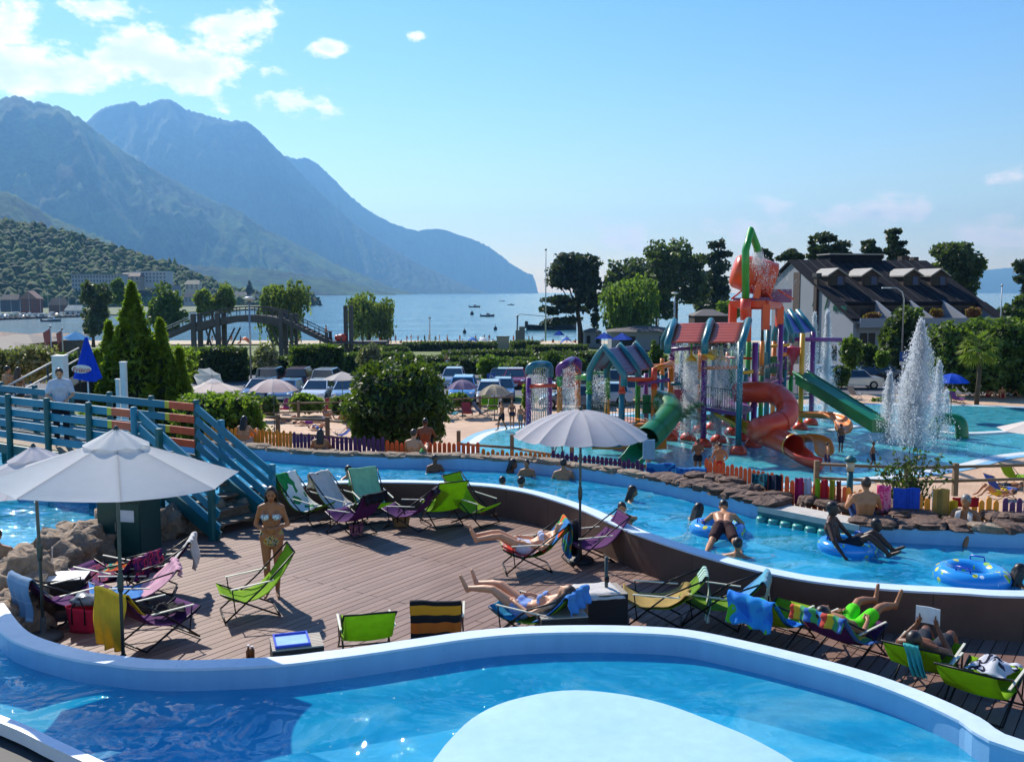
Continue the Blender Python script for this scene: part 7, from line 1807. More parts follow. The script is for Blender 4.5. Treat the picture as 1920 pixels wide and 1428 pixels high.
for u in (1.2, 2.8, 5.2, 6.8, 9.2, 10.6, 13, 14.6): hb(MB().slab([hp_(u, V0 + .06, EZ), hp_(u + 1.1, V0 + .06, EZ), hp_(u + 1.1, V0 + .06, EZ + 1.2), hp_(u, V0 + .06, EZ + 1.2)], Vh * .03), 'window', drk)
for u in (1, 3.2, 5.6, 8.2, 10.8, 13.4):
    hb(MB().slab([hp_(u, .36, gz + .7), hp_(u + 1.7, .36, gz + .7), hp_(u + 1.7, .36, EZ - 1.3), hp_(u, .36, EZ - 1.3)], Vh * .03), 'window', drk); hb(MB().slab([hp_(u + .8, .32, gz + .7), hp_(u + .9, .32, gz + .7), hp_(u + .9, .32, EZ - 1.3), hp_(u + .8, .32, EZ - 1.3)], Vh * .03), 'mullion', wal)
for u in (2.0, 6.0, 11.0, 14.3):        # dormers
    v0, v1 = 7.4, 10.4; z0 = slope(v0) + .3; w = 1.0; zt = z0 + 1.15; zr_ = zt + .62
    hb(MB().slab([hp_(u - w, v0, z0 - .4), hp_(u + w, v0, z0 - .4), hp_(u + w, v0, zt), hp_(u, v0, zr_), hp_(u - w, v0, zt)], Vh * 3.4), 'dormer', brw); hb(MB().slab([hp_(u - .8, v0 - .03, z0 + .15), hp_(u + .8, v0 - .03, z0 + .15), hp_(u + .8, v0 - .03, zt - .1), hp_(u - .8, v0 - .03, zt - .1)], Vh * .05), 'dormer_window', drk); hb(MB().slab([hp_(u + .1, v0 - .07, z0 + .15), hp_(u + .75, v0 - .07, z0 + .15), hp_(u + .75, v0 - .07, zt - .1), hp_(u + .1, v0 - .07, zt - .1)], Vh * .03), 'curtain', M('curtain_blue', '#3f4a6a', .8))
    for s in (-1, 1): hb(MB().slab([hp_(u + s * (w + .25), v0 - .4, zt - .12), hp_(u, v0 - .4, zr_ + .06), hp_(u, v1 + .6, zr_ + .06), hp_(u + s * (w + .25), v1 + .6, zt - .12)], (0, 0, .14)), 'dormer_roof', slate)
hb(MB().slab([hp_(4.5, RD - .6, RZh), hp_(11, RD - .6, RZh), hp_(11, RD + 2.2, RZh), hp_(4.5, RD + 2.2, RZh)], (0, 0, .95)), 'roof_block', rfm); hb(MB().slab([hp_(4.3, RD - .8, RZh + .96), hp_(11.2, RD - .8, RZh + .96), hp_(11.2, RD + 2.4, RZh + .96), hp_(4.3, RD + 2.4, RZh + .96)], (0, 0, .15)), 'roof_block_cap', slate)
for u, w, h in ((14.2, 1.0, .9), (15.8, .6, .8)): hb(MB().slab([hp_(u, RD + .5, RZh - .3), hp_(u + w, RD + .5, RZh - .3), hp_(u + w, RD + 1.4, RZh - .3), hp_(u, RD + 1.4, RZh - .3)], (0, 0, h + .3)), 'chimney', brw); 
for v, w in ((11.9, 1.6),): hb(MB().slab([hp_(-.06, v, gz), hp_(-.06, v + w, gz), hp_(-.06, v + w, slope(v) - .1), hp_(-.06, v, slope(v) - .1)], Uh * .08), 'stone_panel', M('stone_brown', '#4a3f3c', .9, var=.4, vscale=4))
hb(MB().slab([hp_(-.3, 7.4, gz), hp_(-.3, 8.1, gz), hp_(-.3, 8.1, slope(8.3) + .9), hp_(-.3, 7.4, slope(8.3) + .9)], Uh * .3), 'flue', brw); hb(MB().slab([hp_(-.42, 7.25, slope(8.3) + .9), hp_(-.42, 8.25, slope(8.3) + .9), hp_(-.42, 8.25, slope(8.3) + 1.3), hp_(-.42, 7.25, slope(8.3) + 1.3)], Uh * .6), 'flue_cap', M('dark_grey', ''))
hb(MB().slab([hp_(-.04, 3.2, gz + 1), hp_(-.04, 4.2, gz + 1), hp_(-.04, 4.2, gz + 2.6), hp_(-.04, 3.2, gz + 2.6)], Uh * .05), 'side_window', drk)
# roof tile ribs
for k in range(14): u = .9 + k * 1.12; a = hp_(u, V0, slope(V0) + .4); b = hp_(u, RD, RZh + .4); hb(MB().bar(a, b, .07, .06), 'roof_rib', M('roof_rib', '#1f2026', .7))
# green sign on the gable: a script initial and capitals
sgm = M('sign_green', '#0f5a48', .5); base_m = Matrix((( -Vh.x, 0, -Uh.x, 0), (-Vh.y, 0, -Uh.y, 0), (0, 1, 0, 0), (0, 0, 0, 1))); inv = MW[ht]
def sign(txt, size, v, z, sh=0): p = hp_(-.1, v, z); text_mesh(txt, size, sgm, ht, inv @ Matrix.Translation(p) @ base_m, .05, 'sign_lettering', sh)
sz = A(1540, 578, 101).z; sign('L', 1.9, 5.6, sz + .35, .45); sign('i', 1.0, 8.6, sz + .4, .3); sign('RMUNE', .85, 2.6, sz - .05)
for u, v in ((1.5, 0), (7.2, -.1), (9.8, 0), (14, 0)): pass
for u, l, mt in ((2.2, 'red leaved balcony plant at the left hotel terrace', 'rust'), (7.2, 'green balcony plant on the hotel terrace', 'bright'), (9.6, 'rusty red balcony bush beside a white divider', 'rust'), (13.6, 'tall rusty climbing plant on the hotel terrace', 'rust'), (5.8, 'trailing rusty plant along the hotel parapet', 'rust')):
    shrub('balcony_plant', l, hp_(u, .3, EZ - .1), .9, .6, 1.5 if u > 6 else .9, LM[mt], 500, .2, seed=int(u * 10), cat='plant')

# ---- lamps, masts, signs
def street_lamp(x, yb, yt, D, label, kind='arm'):
    b = A(x, yb, D); h = A(x, yt, D).z - b.z; t = thing('street_lamp', label, 'lamp post', b); r = .06 * max(1, D / 70)
    if kind == 'arm':
        MB().tube([(0, 0, 0), (0, 0, h * .86), (-.15, 0, h * .95), (-.6, 0, h), (-1.2, 0, h + .02)], [r * 1.2, r, r * .9, r * .8, r * .7], 8).build('mast', steelm, t, True); MB().box((-1.4, 0, h + .02), (.7, .25, .1)).build('lamp_head', M('lamp_pale', '#c5c8c6', .4), t)
    else:
        MB().tube([(0, 0, 0), (0, 0, h)], [r * 1.2, r], 8).build('mast', steelm, t, True); MB().lathe([(.12, -.15), (.42, -.05), (.45, .05), (.2, .15)], (0, 0, h), 14).build('lamp_head', M('lamp_pale', ''), t, True)
    return t
street_lamp(1690, 690, 540, 76, 'curved street lamp in front of the hotel'); street_lamp(471, 720, 560, 72, 'tall lamp post with a round head before the wooden bridge', 'top'); street_lamp(1264, 640, 550, 120, 'pale disc lamp post behind the red play roof', 'top'); street_lamp(970, 640, 592, 190, 'small disc lamp post by the stone pillar', 'top')
def signpost(x, yb, yt, D, label, txt):
    b = A(x, yb, D); h = A(x, yt, D).z - b.z; t = thing('parking_sign', label, 'sign', b); MB().tube([(0, .03, 0), (0, .03, h)], .03, 8).build('post', steelm, t); MB().box((0, 0, h - .35), (.62, .03, .7)).build('panel', M('sign_blue', '#1c4f9c', .4), t); MB().box((0, 0, h - .86), (.62, .03, .26)).build('plate', whitem, t)
    text_mesh(txt, .62, whitem, t, Matrix.Translation((0, -.02, h - .35)) @ Matrix.Rotation(R(90), 4, 'X'), .004); return t
signpost(921, 738, 700, 69, 'blue parking sign behind the cream parasol', 'P'); signpost(1694, 690, 660, 74, 'blue parking sign on the curved street lamp', 'P')
def mast(x, yb, yt, D, label, cat='mast', yard=None, flag=None):
    b = A(x, yb, D); h = A(x, yt, D).z - b.z; t = thing('flagpole' if cat != 'boat mast' else 'mast', label, cat, b); r = .0007 * D; MB().tube([(0, 0, 0), (0, 0, h)], [r * 1.2, r * .7], 7).build('pole', M('pole_pale', '#b9bec2', .5), t, True)
    if yard: MB().tube([(-yard, 0, h * .3), (yard * .2, 0, h * .27)], r * .6, 6).build('yard', M('pole_pale', ''), t)
    if flag: MB().grid(lambda u, v: (-.06 - .5 * u * (1 - .2 * v), .1 * math.sin(u * 5 + v), h - .1 - 1.1 * v - .4 * u), 8, 8, .01).build('flag', cloth('flag_red', '#a8716c'), t, True)
    MB().ell((0, 0, h), r * 1.8, 8, 6).build('knob', steelm, t); return t
mast(1023, 640, 468, 180, 'very tall thin mast beside the dark pine', yard=5); mast(1874, 640, 535, 100, 'white flagpole right of the hotel'); mast(97, 672, 612, 75, 'flagpole with a red flag beside the blue tent', flag=1); mast(118, 660, 616, 95, 'second pole with a red flag left of the blue tent', flag=1); mast(806, 640, 596, 215, 'dark slim marker mast on the beach')

# ---- wooden arched footbridge over the road
D = 112; wd = M('bridge_timber', '#4b4a4c', .8, var=.25, vscale=1.5); wb2 = thing('footbridge', 'dark arched timber footbridge with stairs near the lake', 'bridge', at_g(450, D))
top = smooth_path([A(x, y, D) for x, y in ((362, 607), (400, 598), (450, 591), (500, 592), (526, 598))], 6)
def bpart(m, n, mt=wd): return m.build(n, mt, wb2, world=True)
for dy in (0, 2.4):
    o = Vector((0, dy, 0)); bot = [p - Vector((0, 0, .75 + .6 * abs(i / (len(top) - 1) - .45))) for i, p in enumerate(top)]
    bpart(MB().slab([p + o for p in top] + [p + o for p in reversed(bot)], (0, .3, 0)), 'arch_beam'); up = [p + o + Vector((0, 0, .95)) for p in top]; bpart(MB().tube(up, .07, 6), 'handrail'); bpart(MB().tube([p - Vector((0, 0, .4)) for p in up], .04, 6), 'handrail')
    for p in up[::2]: bpart(MB().tube([p, p - Vector((0, 0, 1))], .05, 6), 'baluster')
    for (x0, y0, x1, y1) in ((526, 598, 612, 640), (286, 640, 362, 607)):
        a, b = A(x0, y0, D) + o, A(x1, y1, D) + o; bpart(MB().bar(a, b, .2, .5), 'stringer'); bpart(MB().tube([a + Vector((0, 0, 1)), b + Vector((0, 0, 1))], .06, 6), 'handrail', M('rail_pale', '') if x0 < 400 else wd)
        for k in range(5): q = a.lerp(b, k / 4); bpart(MB().tube([q, q + Vector((0, 0, 1))], .05, 6), 'baluster')
    for x, yt, w in ((362, 588, .5), (408, 586, .5), (526, 584, .42), (546, 588, .3), (612, 622, .3)): a = A(x, yt, D) + o; bpart(MB().box((a.x, a.y, (a.z + zg(D)) / 2), (w, .5, a.z - zg(D))), 'pier')
    for x0, x1 in ((408, 385), (408, 440), (526, 500)): a = A(x0, 680, D) + o; b = A(x1, 615, D) + o; bpart(MB().bar(a, b, .16, .18), 'brace')
bpart(MB().slab([p + Vector((0, .3, -.05)) for p in top] + [p + Vector((0, .3, -.2)) for p in reversed(top)], (0, 2.1, 0)), 'deck')
for k in range(11): a = A(526 + 86 * k / 10, 598 + 42 * k / 10, D); bpart(MB().box(a + Vector((0, 1.3, .1)), (.5, 2.3, .08)), 'step')
a = A(612, 640, D); bpart(MB().box(a + Vector((3.4, 1.3, -.15)), (7, 2.6, .3)), 'landing')
for x in (645, 655): p = A(x, 573, D); bpart(MB().box((p.x, p.y + 1, (p.z + zg(D)) / 2), (.45, .45, p.z - zg(D))), 'tall_post')
for x in (600, 615, 622, 640, 660, 680): p = A(x, 632, D); bpart(MB().tube([p, p - Vector((0, 0, 1.2))], .08, 6), 'baluster')
per('man_walk', A(608, 638, D) + Vector((0, 1.2, .0)), 90, 'man walking down the stairs of the timber footbridge', 'tan', 'dark', '#20242e', 1.0); t = thing('toy_boat', 'red toy boat standing on the footbridge landing', 'toy', A(638, 642, D)); rock(MB(), (0, .6, .5), (.7, .4, .4), 2).build('hull', M('toy_red', '#c43a22', .4), t, True)

# ================================================================== cars
for x, y, D, rz, col, k, l in ((595, 757, 66, -92, '#d9dcdc', 0, 'white hatchback facing the promenade'), (536, 757, 66, -92, '#3f6f9a', 0, 'blue hatchback under the lilac white parasol'), (650, 756, 66, -88, '#8fa9bb', 0, 'light blue car beside the round bush'), (488, 757, 67, -92, '#2f4f74', 0, 'dark blue car beside the hedge bush'), (614, 744, 74, 88, '#aab0b4', 1, 'silver off-roader parked with its rear to the promenade'), (563, 744, 75, 90, '#5a1f22', 1, 'dark red van in the shade of the hedge'), (510, 744, 75, 90, '#3a4650', 1, 'grey van in the shade of the hedge'),
                               (868, 757, 66, -90, '#5f9acb', 1, 'light blue van behind the lilac parasol'), (918, 760, 65, -90, '#bfc6ca', 0, 'silver car under the cream parasol'), (942, 758, 67, -90, '#4a6a88', 0, 'slate blue car behind the green lounger'), (938, 738, 76, -92, '#3a4450', 0, 'dark car beside the parking sign'), (966, 738, 76, -92, '#8f1f2f', 0, 'dark red car right of the parking sign'), (850, 736, 77, -90, '#9aa4ac', 0, 'grey car behind the lilac parasol'),
                               (1075, 768, 62, 178, '#4a5a6a', 2, 'slate saloon behind the rope arch'), (1130, 764, 64, 175, '#9fb4c2', 0, 'pale blue hatchback behind the purple roof'), (1190, 762, 66, 178, '#c8ccce', 1, 'white van behind the small tower'), (1085, 745, 72, 180, '#2f3c4c', 0, 'navy car in the second row'), (1150, 744, 72, 180, '#6a7884', 1, 'grey van in the second row'), (1230, 748, 72, 180, '#3a4a42', 0, 'dark green car beside the red roof'),
                               (1620, 712, 79, 178, '#20262e', 2, 'black saloon with a sun glint before the hotel'), (1540, 706, 82, 178, '#b4babe', 0, 'silver car behind the tall fountain'), (1650, 700, 84, 178, '#7a838a', 2, 'grey saloon behind the black one'), (1600, 726, 75, 175, '#c9cdd0', 2, 'white car low behind the clipped bush')):
    car((lambda p: (p.x, p.y, zg(p.y) + .03))(Vector(((x - 960) / FPX * D, D, 0))), rz, l, col, k)

# ================================================================== far parasols, loungers, sunbathers on the promenade
def far_par(x, yr, w, D, label, fab, n=8, dome=0, za=.5, pole=None, tilt=(0, 0)):
    p = A(x, yr, D); b = Vector((p.x, D, ZP)); umbrella(b, label, w / FPX * D / 2, p.z - ZP, p.z - ZP + za, n, fab, vent=(not dome and D < 56), dome=dome, base=True, tilt=tilt, group='parasols on the promenade')
far_par(400, 730, 108, 50, 'wide white parasol behind the hedge bush', parw); far_par(513, 731, 92, 51, 'lilac white sagging parasol over sunbathers', parg, dome=1, za=.6); far_par(642, 710, 74, 57, 'bright white parasol left of the round bush top', parw, 6, za=.45); far_par(867, 727, 60, 58, 'lilac parasol behind the promenade loungers', parl, dome=1); far_par(927, 738, 64, 56, 'cream parasol behind the promenade loungers', parc, dome=1, za=.55); far_par(1785, 716, 62, 56, 'bright blue parasol with white marks under the palm', parb, dome=1, za=.5); far_par(1950, 806, 150, 38, 'white parasol reaching in from the right', parw)
cp_ = A(395, 690, 62); far_par(392, 712, 60, 64, 'tilted grey parasol canopy in the hedge shade', parg, tilt=(R(40), R(35)))
lfm = {k: cloth('lounge_' + k, c, .3) for k, c in dict(green='#7fb01f', pink='#b04a7a', red='#c05a5a', teal='#3a8fa0', grey='#8a8f98', purple='#6a3a7a', blue='#2f55b0').items()}
LCH = {}
def lounger(x, y, rz, label, key, rec=.4):
    b = G(x, y, ZP); t = chair((b.x, b.y, ZP + .02), rz, label, lfm[key], 'pl' + key, rec); t['group'] = 'loungers on the promenade'; return t
for x, y, rz, l, k in ((505, 778, -60, 'pink lounger behind the hedge bush', 'pink'), (536, 776, -100, 'magenta lounger with a towel in the promenade shade', 'pink'), (620, 776, -70, 'red and white lounger beside the low planting', 'red'), (660, 790, 150, 'teal lounger in front of the round bush', 'teal'), (846, 786, 40, 'teal lounger at the right of the round bush', 'teal'), (876, 784, -80, 'red striped lounger under the lilac parasol', 'red'), (905, 782, -20, 'low grey lounger beside the red striped one', 'grey'), (924, 776, -95, 'lime green lounger standing upright by the car park', 'green'), (910, 768, -95, 'second lime lounger by the car park rail', 'green'), (1808, 742, -60, 'lime lounger under the blue parasol', 'green'), (1830, 742, -70, 'second lime lounger beside the palm', 'green'), (1796, 758, 20, 'purple lounger in front of the palm', 'purple'), (1777, 752, 90, 'lime lounger turned away at the blue parasol', 'green'), (1880, 936, 8, 'dark blue lounger beyond the right fence', 'blue'), (1905, 912, 20, 'lime lounger beyond the right fence', 'green'), (640, 826, 200, 'blue lounger behind the purple fence', 'blue'), (1604, 748, 30, 'white plastic lounger beyond the splash pool', 'grey')):
    lounger(x, y, rz, l, k)
for key, x, y, rz, l, sk, su, sc in (('lie_lady', 540, 792, 80, 'sunbather lying on the paving behind the amber fence', 'tan', '#3a4a6a', 1), ('lie', 575, 796, 100, 'person lying in purple behind the amber fence', 'tan', '#8a3a8a', 1), ('sit_lady', 610, 786, 60, 'woman sitting with a cup behind the purple fence', 'tan', '#c9ccd6', .95), ('sit', 650, 790, -60, 'boy sitting by the low planting', 'tan', '#b03a2a', .85), ('man', 652, 806, 120, 'tanned boy standing left of the round bush', 'tan', '#7a3a2a', .85), ('lie_lady', 598, 806, 60, 'sunbather in blue lying behind the purple fence', 'fair', '#3a6ab0', 1),
                                     ('sit', 1772, 745, 0, 'person sitting in the shade of the blue parasol', 'tan', '#20242e', 1), ('sit_lady', 1852, 744, 30, 'woman sitting in the sun right of the palm', 'fair', '#a02a3a', 1), ('sit', 1878, 746, -20, 'man sitting in red trunks right of the palm', 'tan', '#c03a3a', 1), ('sit_lady', 1895, 742, 40, 'woman with fair hair at the right of the palm', 'fair', '#c9ccd6', 1), ('man', 1866, 742, 60, 'boy standing behind the sitting man by the palm', 'tan', '#2a4a8a', .9), ('lie_lady', 1868, 930, -82, 'woman in yellow lying on the dark blue lounger', 'tan', '#d8b82a', 1), ('lie', 1888, 916, -80, 'man lying beyond the right fence', 'olive', '#20242e', 1)):
    o = per(key, G(x, y, ZP + (.45 if 'lounger' in l else .03)), rz, l, sk, 'blond' if 'fair hair' in l else 'dark', su, sc, 'sunbathers on the promenade')
# timber post-and-rail fence on the promenade
def post_rail(pxs, label, z=ZP, hgt=1.0, rails=2):
    P = [G(x, y, z) for x, y in pxs]; t = thing('rail_fence', label, 'fence', P[0]); mt = M('rail_timber', '#7a6650', .8, var=.2)
    for p in P: MB().box((p.x, p.y, z + hgt / 2), (.14, .14, hgt + .1)).build('post', mt, t, world=True)
    for a, b in zip(P, P[1:]):
        for k in range(rails): MB().tube([a + Vector((0, 0, hgt * (.45 + .48 * k))), b + Vector((0, 0, hgt * (.45 + .48 * k)))], .05, 7).build('rail', mt, t, True, world=True)
post_rail([(486, 836), (522, 840), (615, 846), (670, 852)], 'timber post and rail fence behind the amber pickets', -1.2, 1.2); post_rail([(490, 790), (560, 788), (640, 786), (700, 784), (830, 782), (900, 776), (960, 775)], 'long timber rail fence in front of the parked cars', ZP, 1.1)
post_rail([(860, 850), (960, 858), (1072, 878), (1215, 895)], 'low timber rail along the left edge of the splash pool', -1.4, .8, 1); post_rail([(1530, 920), (1700, 928), (1790, 926), (1925, 922)], 'timber rail between the splash pool and the right fence', -1.6, .9)
sbx = thing('signboard', 'small pale blue board standing in front of the green slide', 'sign', G(1216, 888, -1)); MB().box((0, 0, .75), (.36, .05, .6)).build('board', M('board_blue', '#6fa6cc', .5), sbx); MB().box((0, .05, .3), (.08, .05, .7)).build('stake', steelm, sbx)

# ================================================================== lakeside: cafe parasols, pavilions, tents, beach people, boats
for x, y, w, D, l in ((1133, 634, 40, 140, 'left blue square cafe parasol under the willow'), (1166, 636, 46, 130, 'right blue square cafe parasol under the willow'), (1048, 628, 24, 180, 'small blue beach parasol under the dark pine')):
    p = A(x, y, D); umbrella((p.x, D, zg(D)), l, w / FPX * D / 2, p.z - zg(D), p.z - zg(D) + .9, 4, parb, vent=False, rz=R(20), scallop=0, group='blue cafe parasols'); 
def pavilion(x0, x1, ye, yt, yb, D, label, rm, wm, dep=6):
    a, b = A(x0, ye, D), A(x1, ye, D); zb = min(A(x0, yb, D).z, zg(D)); zt = A(x0, yt, D).z; t = thing('pavilion', label, 'building', ((a.x + b.x) / 2, D + dep / 2, zb)); w = b.x - a.x
    MB().box((0, 0, (a.z - zb) / 2), (w * .9, dep * .85, a.z - zb)).build('wall', wm, t); z = a.z - zb; h = zt - zb
    MB().add([(-w / 2, -dep / 2, z), (w / 2, -dep / 2, z), (w / 2, dep / 2, z), (-w / 2, dep / 2, z), (-w * .12, 0, h), (w * .12, 0, h)], [(0, 1, 5, 4), (1, 2, 5), (2, 3, 4, 5), (3, 0, 4), (3, 2, 1, 0)]).build('roof', rm, t)
    for k in (-.25, .25): MB().box((w * k, -dep * .43, (a.z - zb) * .5), (w * .2, .06, (a.z - zb) * .5)).build('window', drk, t)
    return t
rd1 = M('roof_grey', '#5c5652', .8, var=.15); rd2 = M('roof_dark_red', '#4a2c26', .8); wd2 = M('wall_redbrown', '#5f2a22', .8)
pavilion(-60, 62, 644, 630, 662, 95, 'grey roofed pavilion with a red wall at the far left', rd1, wd2, 8); pavilion(-80, 32, 656, 645, 690, 80, 'low grey roofed hut at the left edge', rd1, M('render_white', ''), 6); pavilion(10, 118, 632, 626, 650, 150, 'long dark shed by the inlet', rd2, drk, 10); pavilion(-90, 8, 632, 624, 650, 155, 'dark roofed shed left of the long shed', rd2, drk, 10)
tt_ = A(142, 636, 110); umbrella((tt_.x, 110, zg(110)), 'wide light blue tent roof beside the flags', 1.9, tt_.z - zg(110), tt_.z - zg(110) + .9, 6, cloth('tent_blue', '#3f9ad8', .35), vent=False, scallop=.02, cat='tent', group='awnings by the inlet')
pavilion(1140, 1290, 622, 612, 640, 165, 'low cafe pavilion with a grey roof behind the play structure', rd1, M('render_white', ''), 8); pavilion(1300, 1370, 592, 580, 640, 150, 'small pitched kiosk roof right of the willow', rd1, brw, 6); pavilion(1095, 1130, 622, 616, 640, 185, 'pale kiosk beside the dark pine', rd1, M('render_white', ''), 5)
pil = A(975, 640, 190); t = thing('stone_pillar', 'stepped grey stone pillar on the lake lawn', 'pillar', (pil.x, 190, zg(190))); MB().box((.4, 0, (A(0, 612, 190).z - zg(190)) / 2), (1.1, 1, A(0, 612, 190).z - zg(190))).build('block', M('stone_grey', '#6a6c6a', .9), t); MB().box((-.5, 0, (A(0, 619, 190).z - zg(190)) / 2), (.8, 1, A(0, 619, 190).z - zg(190))).build('block', M('stone_grey', ''), t)
wl_ = A(943, 640, 170); t = thing('garden_wall', 'small pale stone block beside the lake lawn hedge', 'wall', (wl_.x, 170, zg(170))); MB().box((0, 0, 1), (2.2, .8, 2.6)).build('block', M('pale_stone', '#9a927f', .9), t); MB().box((0, 0, 2.36), (2.5, 1.0, .14)).build('cap', M('stone_grey', ''), t)
sheet('path', [(A(840, 1, 150).x, 148), (A(1010, 1, 150).x, 146), (A(1010, 1, 150).x, 154), (A(840, 1, 150).x, 155)], zg(150) + .3, M('path_pale', '#a8a196', .9)); sheet('path', [(A(800, 1, 118).x, 116), (A(1010, 1, 118).x, 114), (A(1010, 1, 118).x, 118), (A(800, 1, 118).x, 120)], zg(117) + .3, M('path_pale', ''))
pw = A(838, 676, 100); per('man_walk', (pw.x, 100, zg(100) + .1), 60, 'person in a white shirt walking along the hedge', 'tan', 'dark', '#c9ccd6', 1.0)
rng = random.Random(5); acts = ['standing', 'walking', 'sitting']
nb = 0
for x in list(range(700, 1000, 9)) + [1015, 1040, 1060, 1075, 1105, 1200, 1230, 1250, 420, 440, 455, 470, 400, 560]:
    key = rng.choice(['man', 'lady', 'man_walk', 'sit', 'sit_lady', 'man']); D = rng.uniform(196, 212); xx = x + rng.uniform(-4, 4); p = at_g(xx, D)
    sc_ = rng.choice(['navy', 'red', 'white', 'green', 'orange']); lab = {'man': f'bather in {sc_} trunks standing on the far lake beach', 'lady': f'long haired bather in {sc_} standing on the far lake beach', 'man_walk': f'bather in {sc_} walking along the far lake beach', 'sit': f'short haired bather in {sc_} sitting on the far lake beach', 'sit_lady': f'long haired bather in {sc_} sitting on the far lake beach'}[key]
    per(key, p + Vector((0, 0, .4)), rng.uniform(0, 360), lab, rng.choice(['tan', 'olive', 'brown', 'fair']), 'dark', dict(navy='#2a2f45', red='#b02a2a', white='#d5d8da', green='#2a7a4a', orange='#d8702a')[sc_], rng.uniform(.9, 1.05), lab.replace('bather', 'bathers'))
for x, c_, l in ((885, '#2f7fd0', 'bright blue beach shelter on the shore'), (906, '#d5dbe0', 'white beach shelter beside the blue one'), (1062, '#2a5fc0', 'blue beach shelter near the dark pine'), (460, '#c8602a', 'orange beach shelter under the timber bridge')):
    p = at_g(x, 200) + Vector((0, 0, .35)); t = thing('beach_shelter', l, 'tent', p); MB().grid(lambda u, v: ((v - .5) * 2.6, (u - .5) * 1.8, 1.3 * math.sin(math.pi * v) * (.6 + .4 * u)), 6, 14, .02).build('canopy', cloth('bs' + c_, c_, .3), t, True); MB().tube([(math.cos(math.pi * k / 10) * 1.3, .9, math.sin(math.pi * k / 10) * 1.3) for k in range(11)], .03, 5).build('hoop', steelm, t)


def boat(p, L, label, hullc, cabin=True, mast_h=0, rz=0, group='boats on the lake'):
    t = thing('boat', label, 'boat', p, R(rz), group); w = L * .16
    secs = [(-.5, .85, .0), (-.2, 1, -.05), (.15, .95, 0), (.38, .6, .06), (.5, .05, .14)]; m = MB()
    for sx, sw, sz_ in secs: m.v += [(sx * L, -sw * w, L * (.11 + sz_ * .4)), (sx * L, -sw * w * .55, -.1), (sx * L, sw * w * .55, -.1), (sx * L, sw * w, L * (.11 + sz_ * .4))]
    n = len(secs); m.f = [(4 * i + j, 4 * i + 4 + j, 4 * i + 5 + j, 4 * i + 1 + j) for i in range(n - 1) for j in range(3)] + [(4 * i, 4 * i + 3, 4 * i + 7, 4 * i + 4) for i in range(n - 1)] + [(0, 1, 2, 3), (4 * n - 1, 4 * n - 2, 4 * n - 3, 4 * n - 4)]
    m.build('hull', M('hull_' + hullc, hullc, .3), t)
    if cabin: MB().slab([(-.15 * L, -w * .6, L * .11), (.2 * L, -w * .55, L * .11), (.12 * L, -w * .5, L * .24), (-.13 * L, -w * .55, L * .24)], (0, w * 1.15, 0)).build('cabin', M('white_paint', ''), t); MB().box((.02 * L, 0, L * .19), (.22 * L, w * 1.2, L * .05)).build('window', drk, t)
    if mast_h: MB().tube([(0, 0, L * .1), (0, 0, mast_h)], [.09, .05], 6).build('mast', M('pole_pale', ''), t); MB().tube([(0, 0, L * .3), (-.4 * L, 0, L * .28)], .07, 6).build('boom', M('pole_pale', ''), t)
    else: MB().box((-.5 * L, 0, L * .1), (.06 * L, w * .4, L * .14)).build('outboard', M('dark_grey', ''), t)
    return t
lk_ = lambda x, y: G(x, y, LAKE)
boat(lk_(890, 576), 9, 'dark cabin boat out on the lake', '#2c3742', rz=8); boat(lk_(914, 593), 7, 'small fishing boat with people on the lake', '#3a444c', rz=12); boat(lk_(1034, 618), 16, 'long dark work barge moored beyond the beach', '#23282c', rz=5); boat(lk_(941, 565), 8, 'tiny sailing boat far out on the lake', '#8f9aa2', False, 11)
for k, (x, y) in enumerate(((958, 572), (850, 566))): boat(lk_(x, y), 6, ('distant low motor boat below the far shore', 'distant boat close under the mountains')[k], '#6f7d88', rz=90 * k)
for x, y, l in ((871, 624, 'dark buoy left of the beach shelters'), (929, 618, 'round dark buoy off the beach'), (885, 590, 'small pale buoy beside the fishing boat'), (1118, 606, 'dark buoy behind the pine trunk')):
    p = lk_(x, y); t = thing('buoy', l, 'buoy', p); r = .002 * p.y; MB().lathe([(r * .3, -.2), (r, .1), (r * .8, r * 1.2), (r * .15, r * 1.8), (r * .1, r * 3)], (0, 0, 0), 10).build('float', M('buoy_dark', '#2a3238', .5), t, True)
rng = random.Random(11); mc = ['#a9aeb2', '#e4e6e8', '#2f6f6a', '#2f4f8a', '#8a3a30', '#c9b98a', '#3a3f45']; mn = ['grey', 'white', 'green', 'blue', 'red', 'cream', 'black']
for k in range(17):
    x = 2 + k * 9 + rng.uniform(-3, 3); y = 597 - .25 * k * .6 + rng.uniform(-4, 1); sail = k % 2 == 0; L0 = rng.uniform(6.5, 9)
    boat(lk_(x, y), L0, mn[k % 7] + (' hulled sailing boat with a bare mast moored in the marina' if sail else ' hulled motor boat with a cabin moored in the marina'), mc[k % 7], True, rng.uniform(9, 13) if sail else 0, rng.uniform(-30, 210), 'sailing boats in the marina' if sail else 'motor boats in the marina')
boat(lk_(96, 603), 8, 'motor boat running across the marina mouth with a pale wake', '#4a5660', rz=0)
qa, qb = lk_(-60, 602), lk_(152, 594); t = thing('breakwater', 'dark stone breakwater in front of the marina boats', 'breakwater', qa)
for k in range(34): q = qa.lerp(qb, k / 33); rock(MB(), q + Vector((0, 0, .2)), (2.6, 1.4, .9), k, 0, 5, 8).build('stone', M('quay_stone', '#3d3f40', .9), t, world=True)


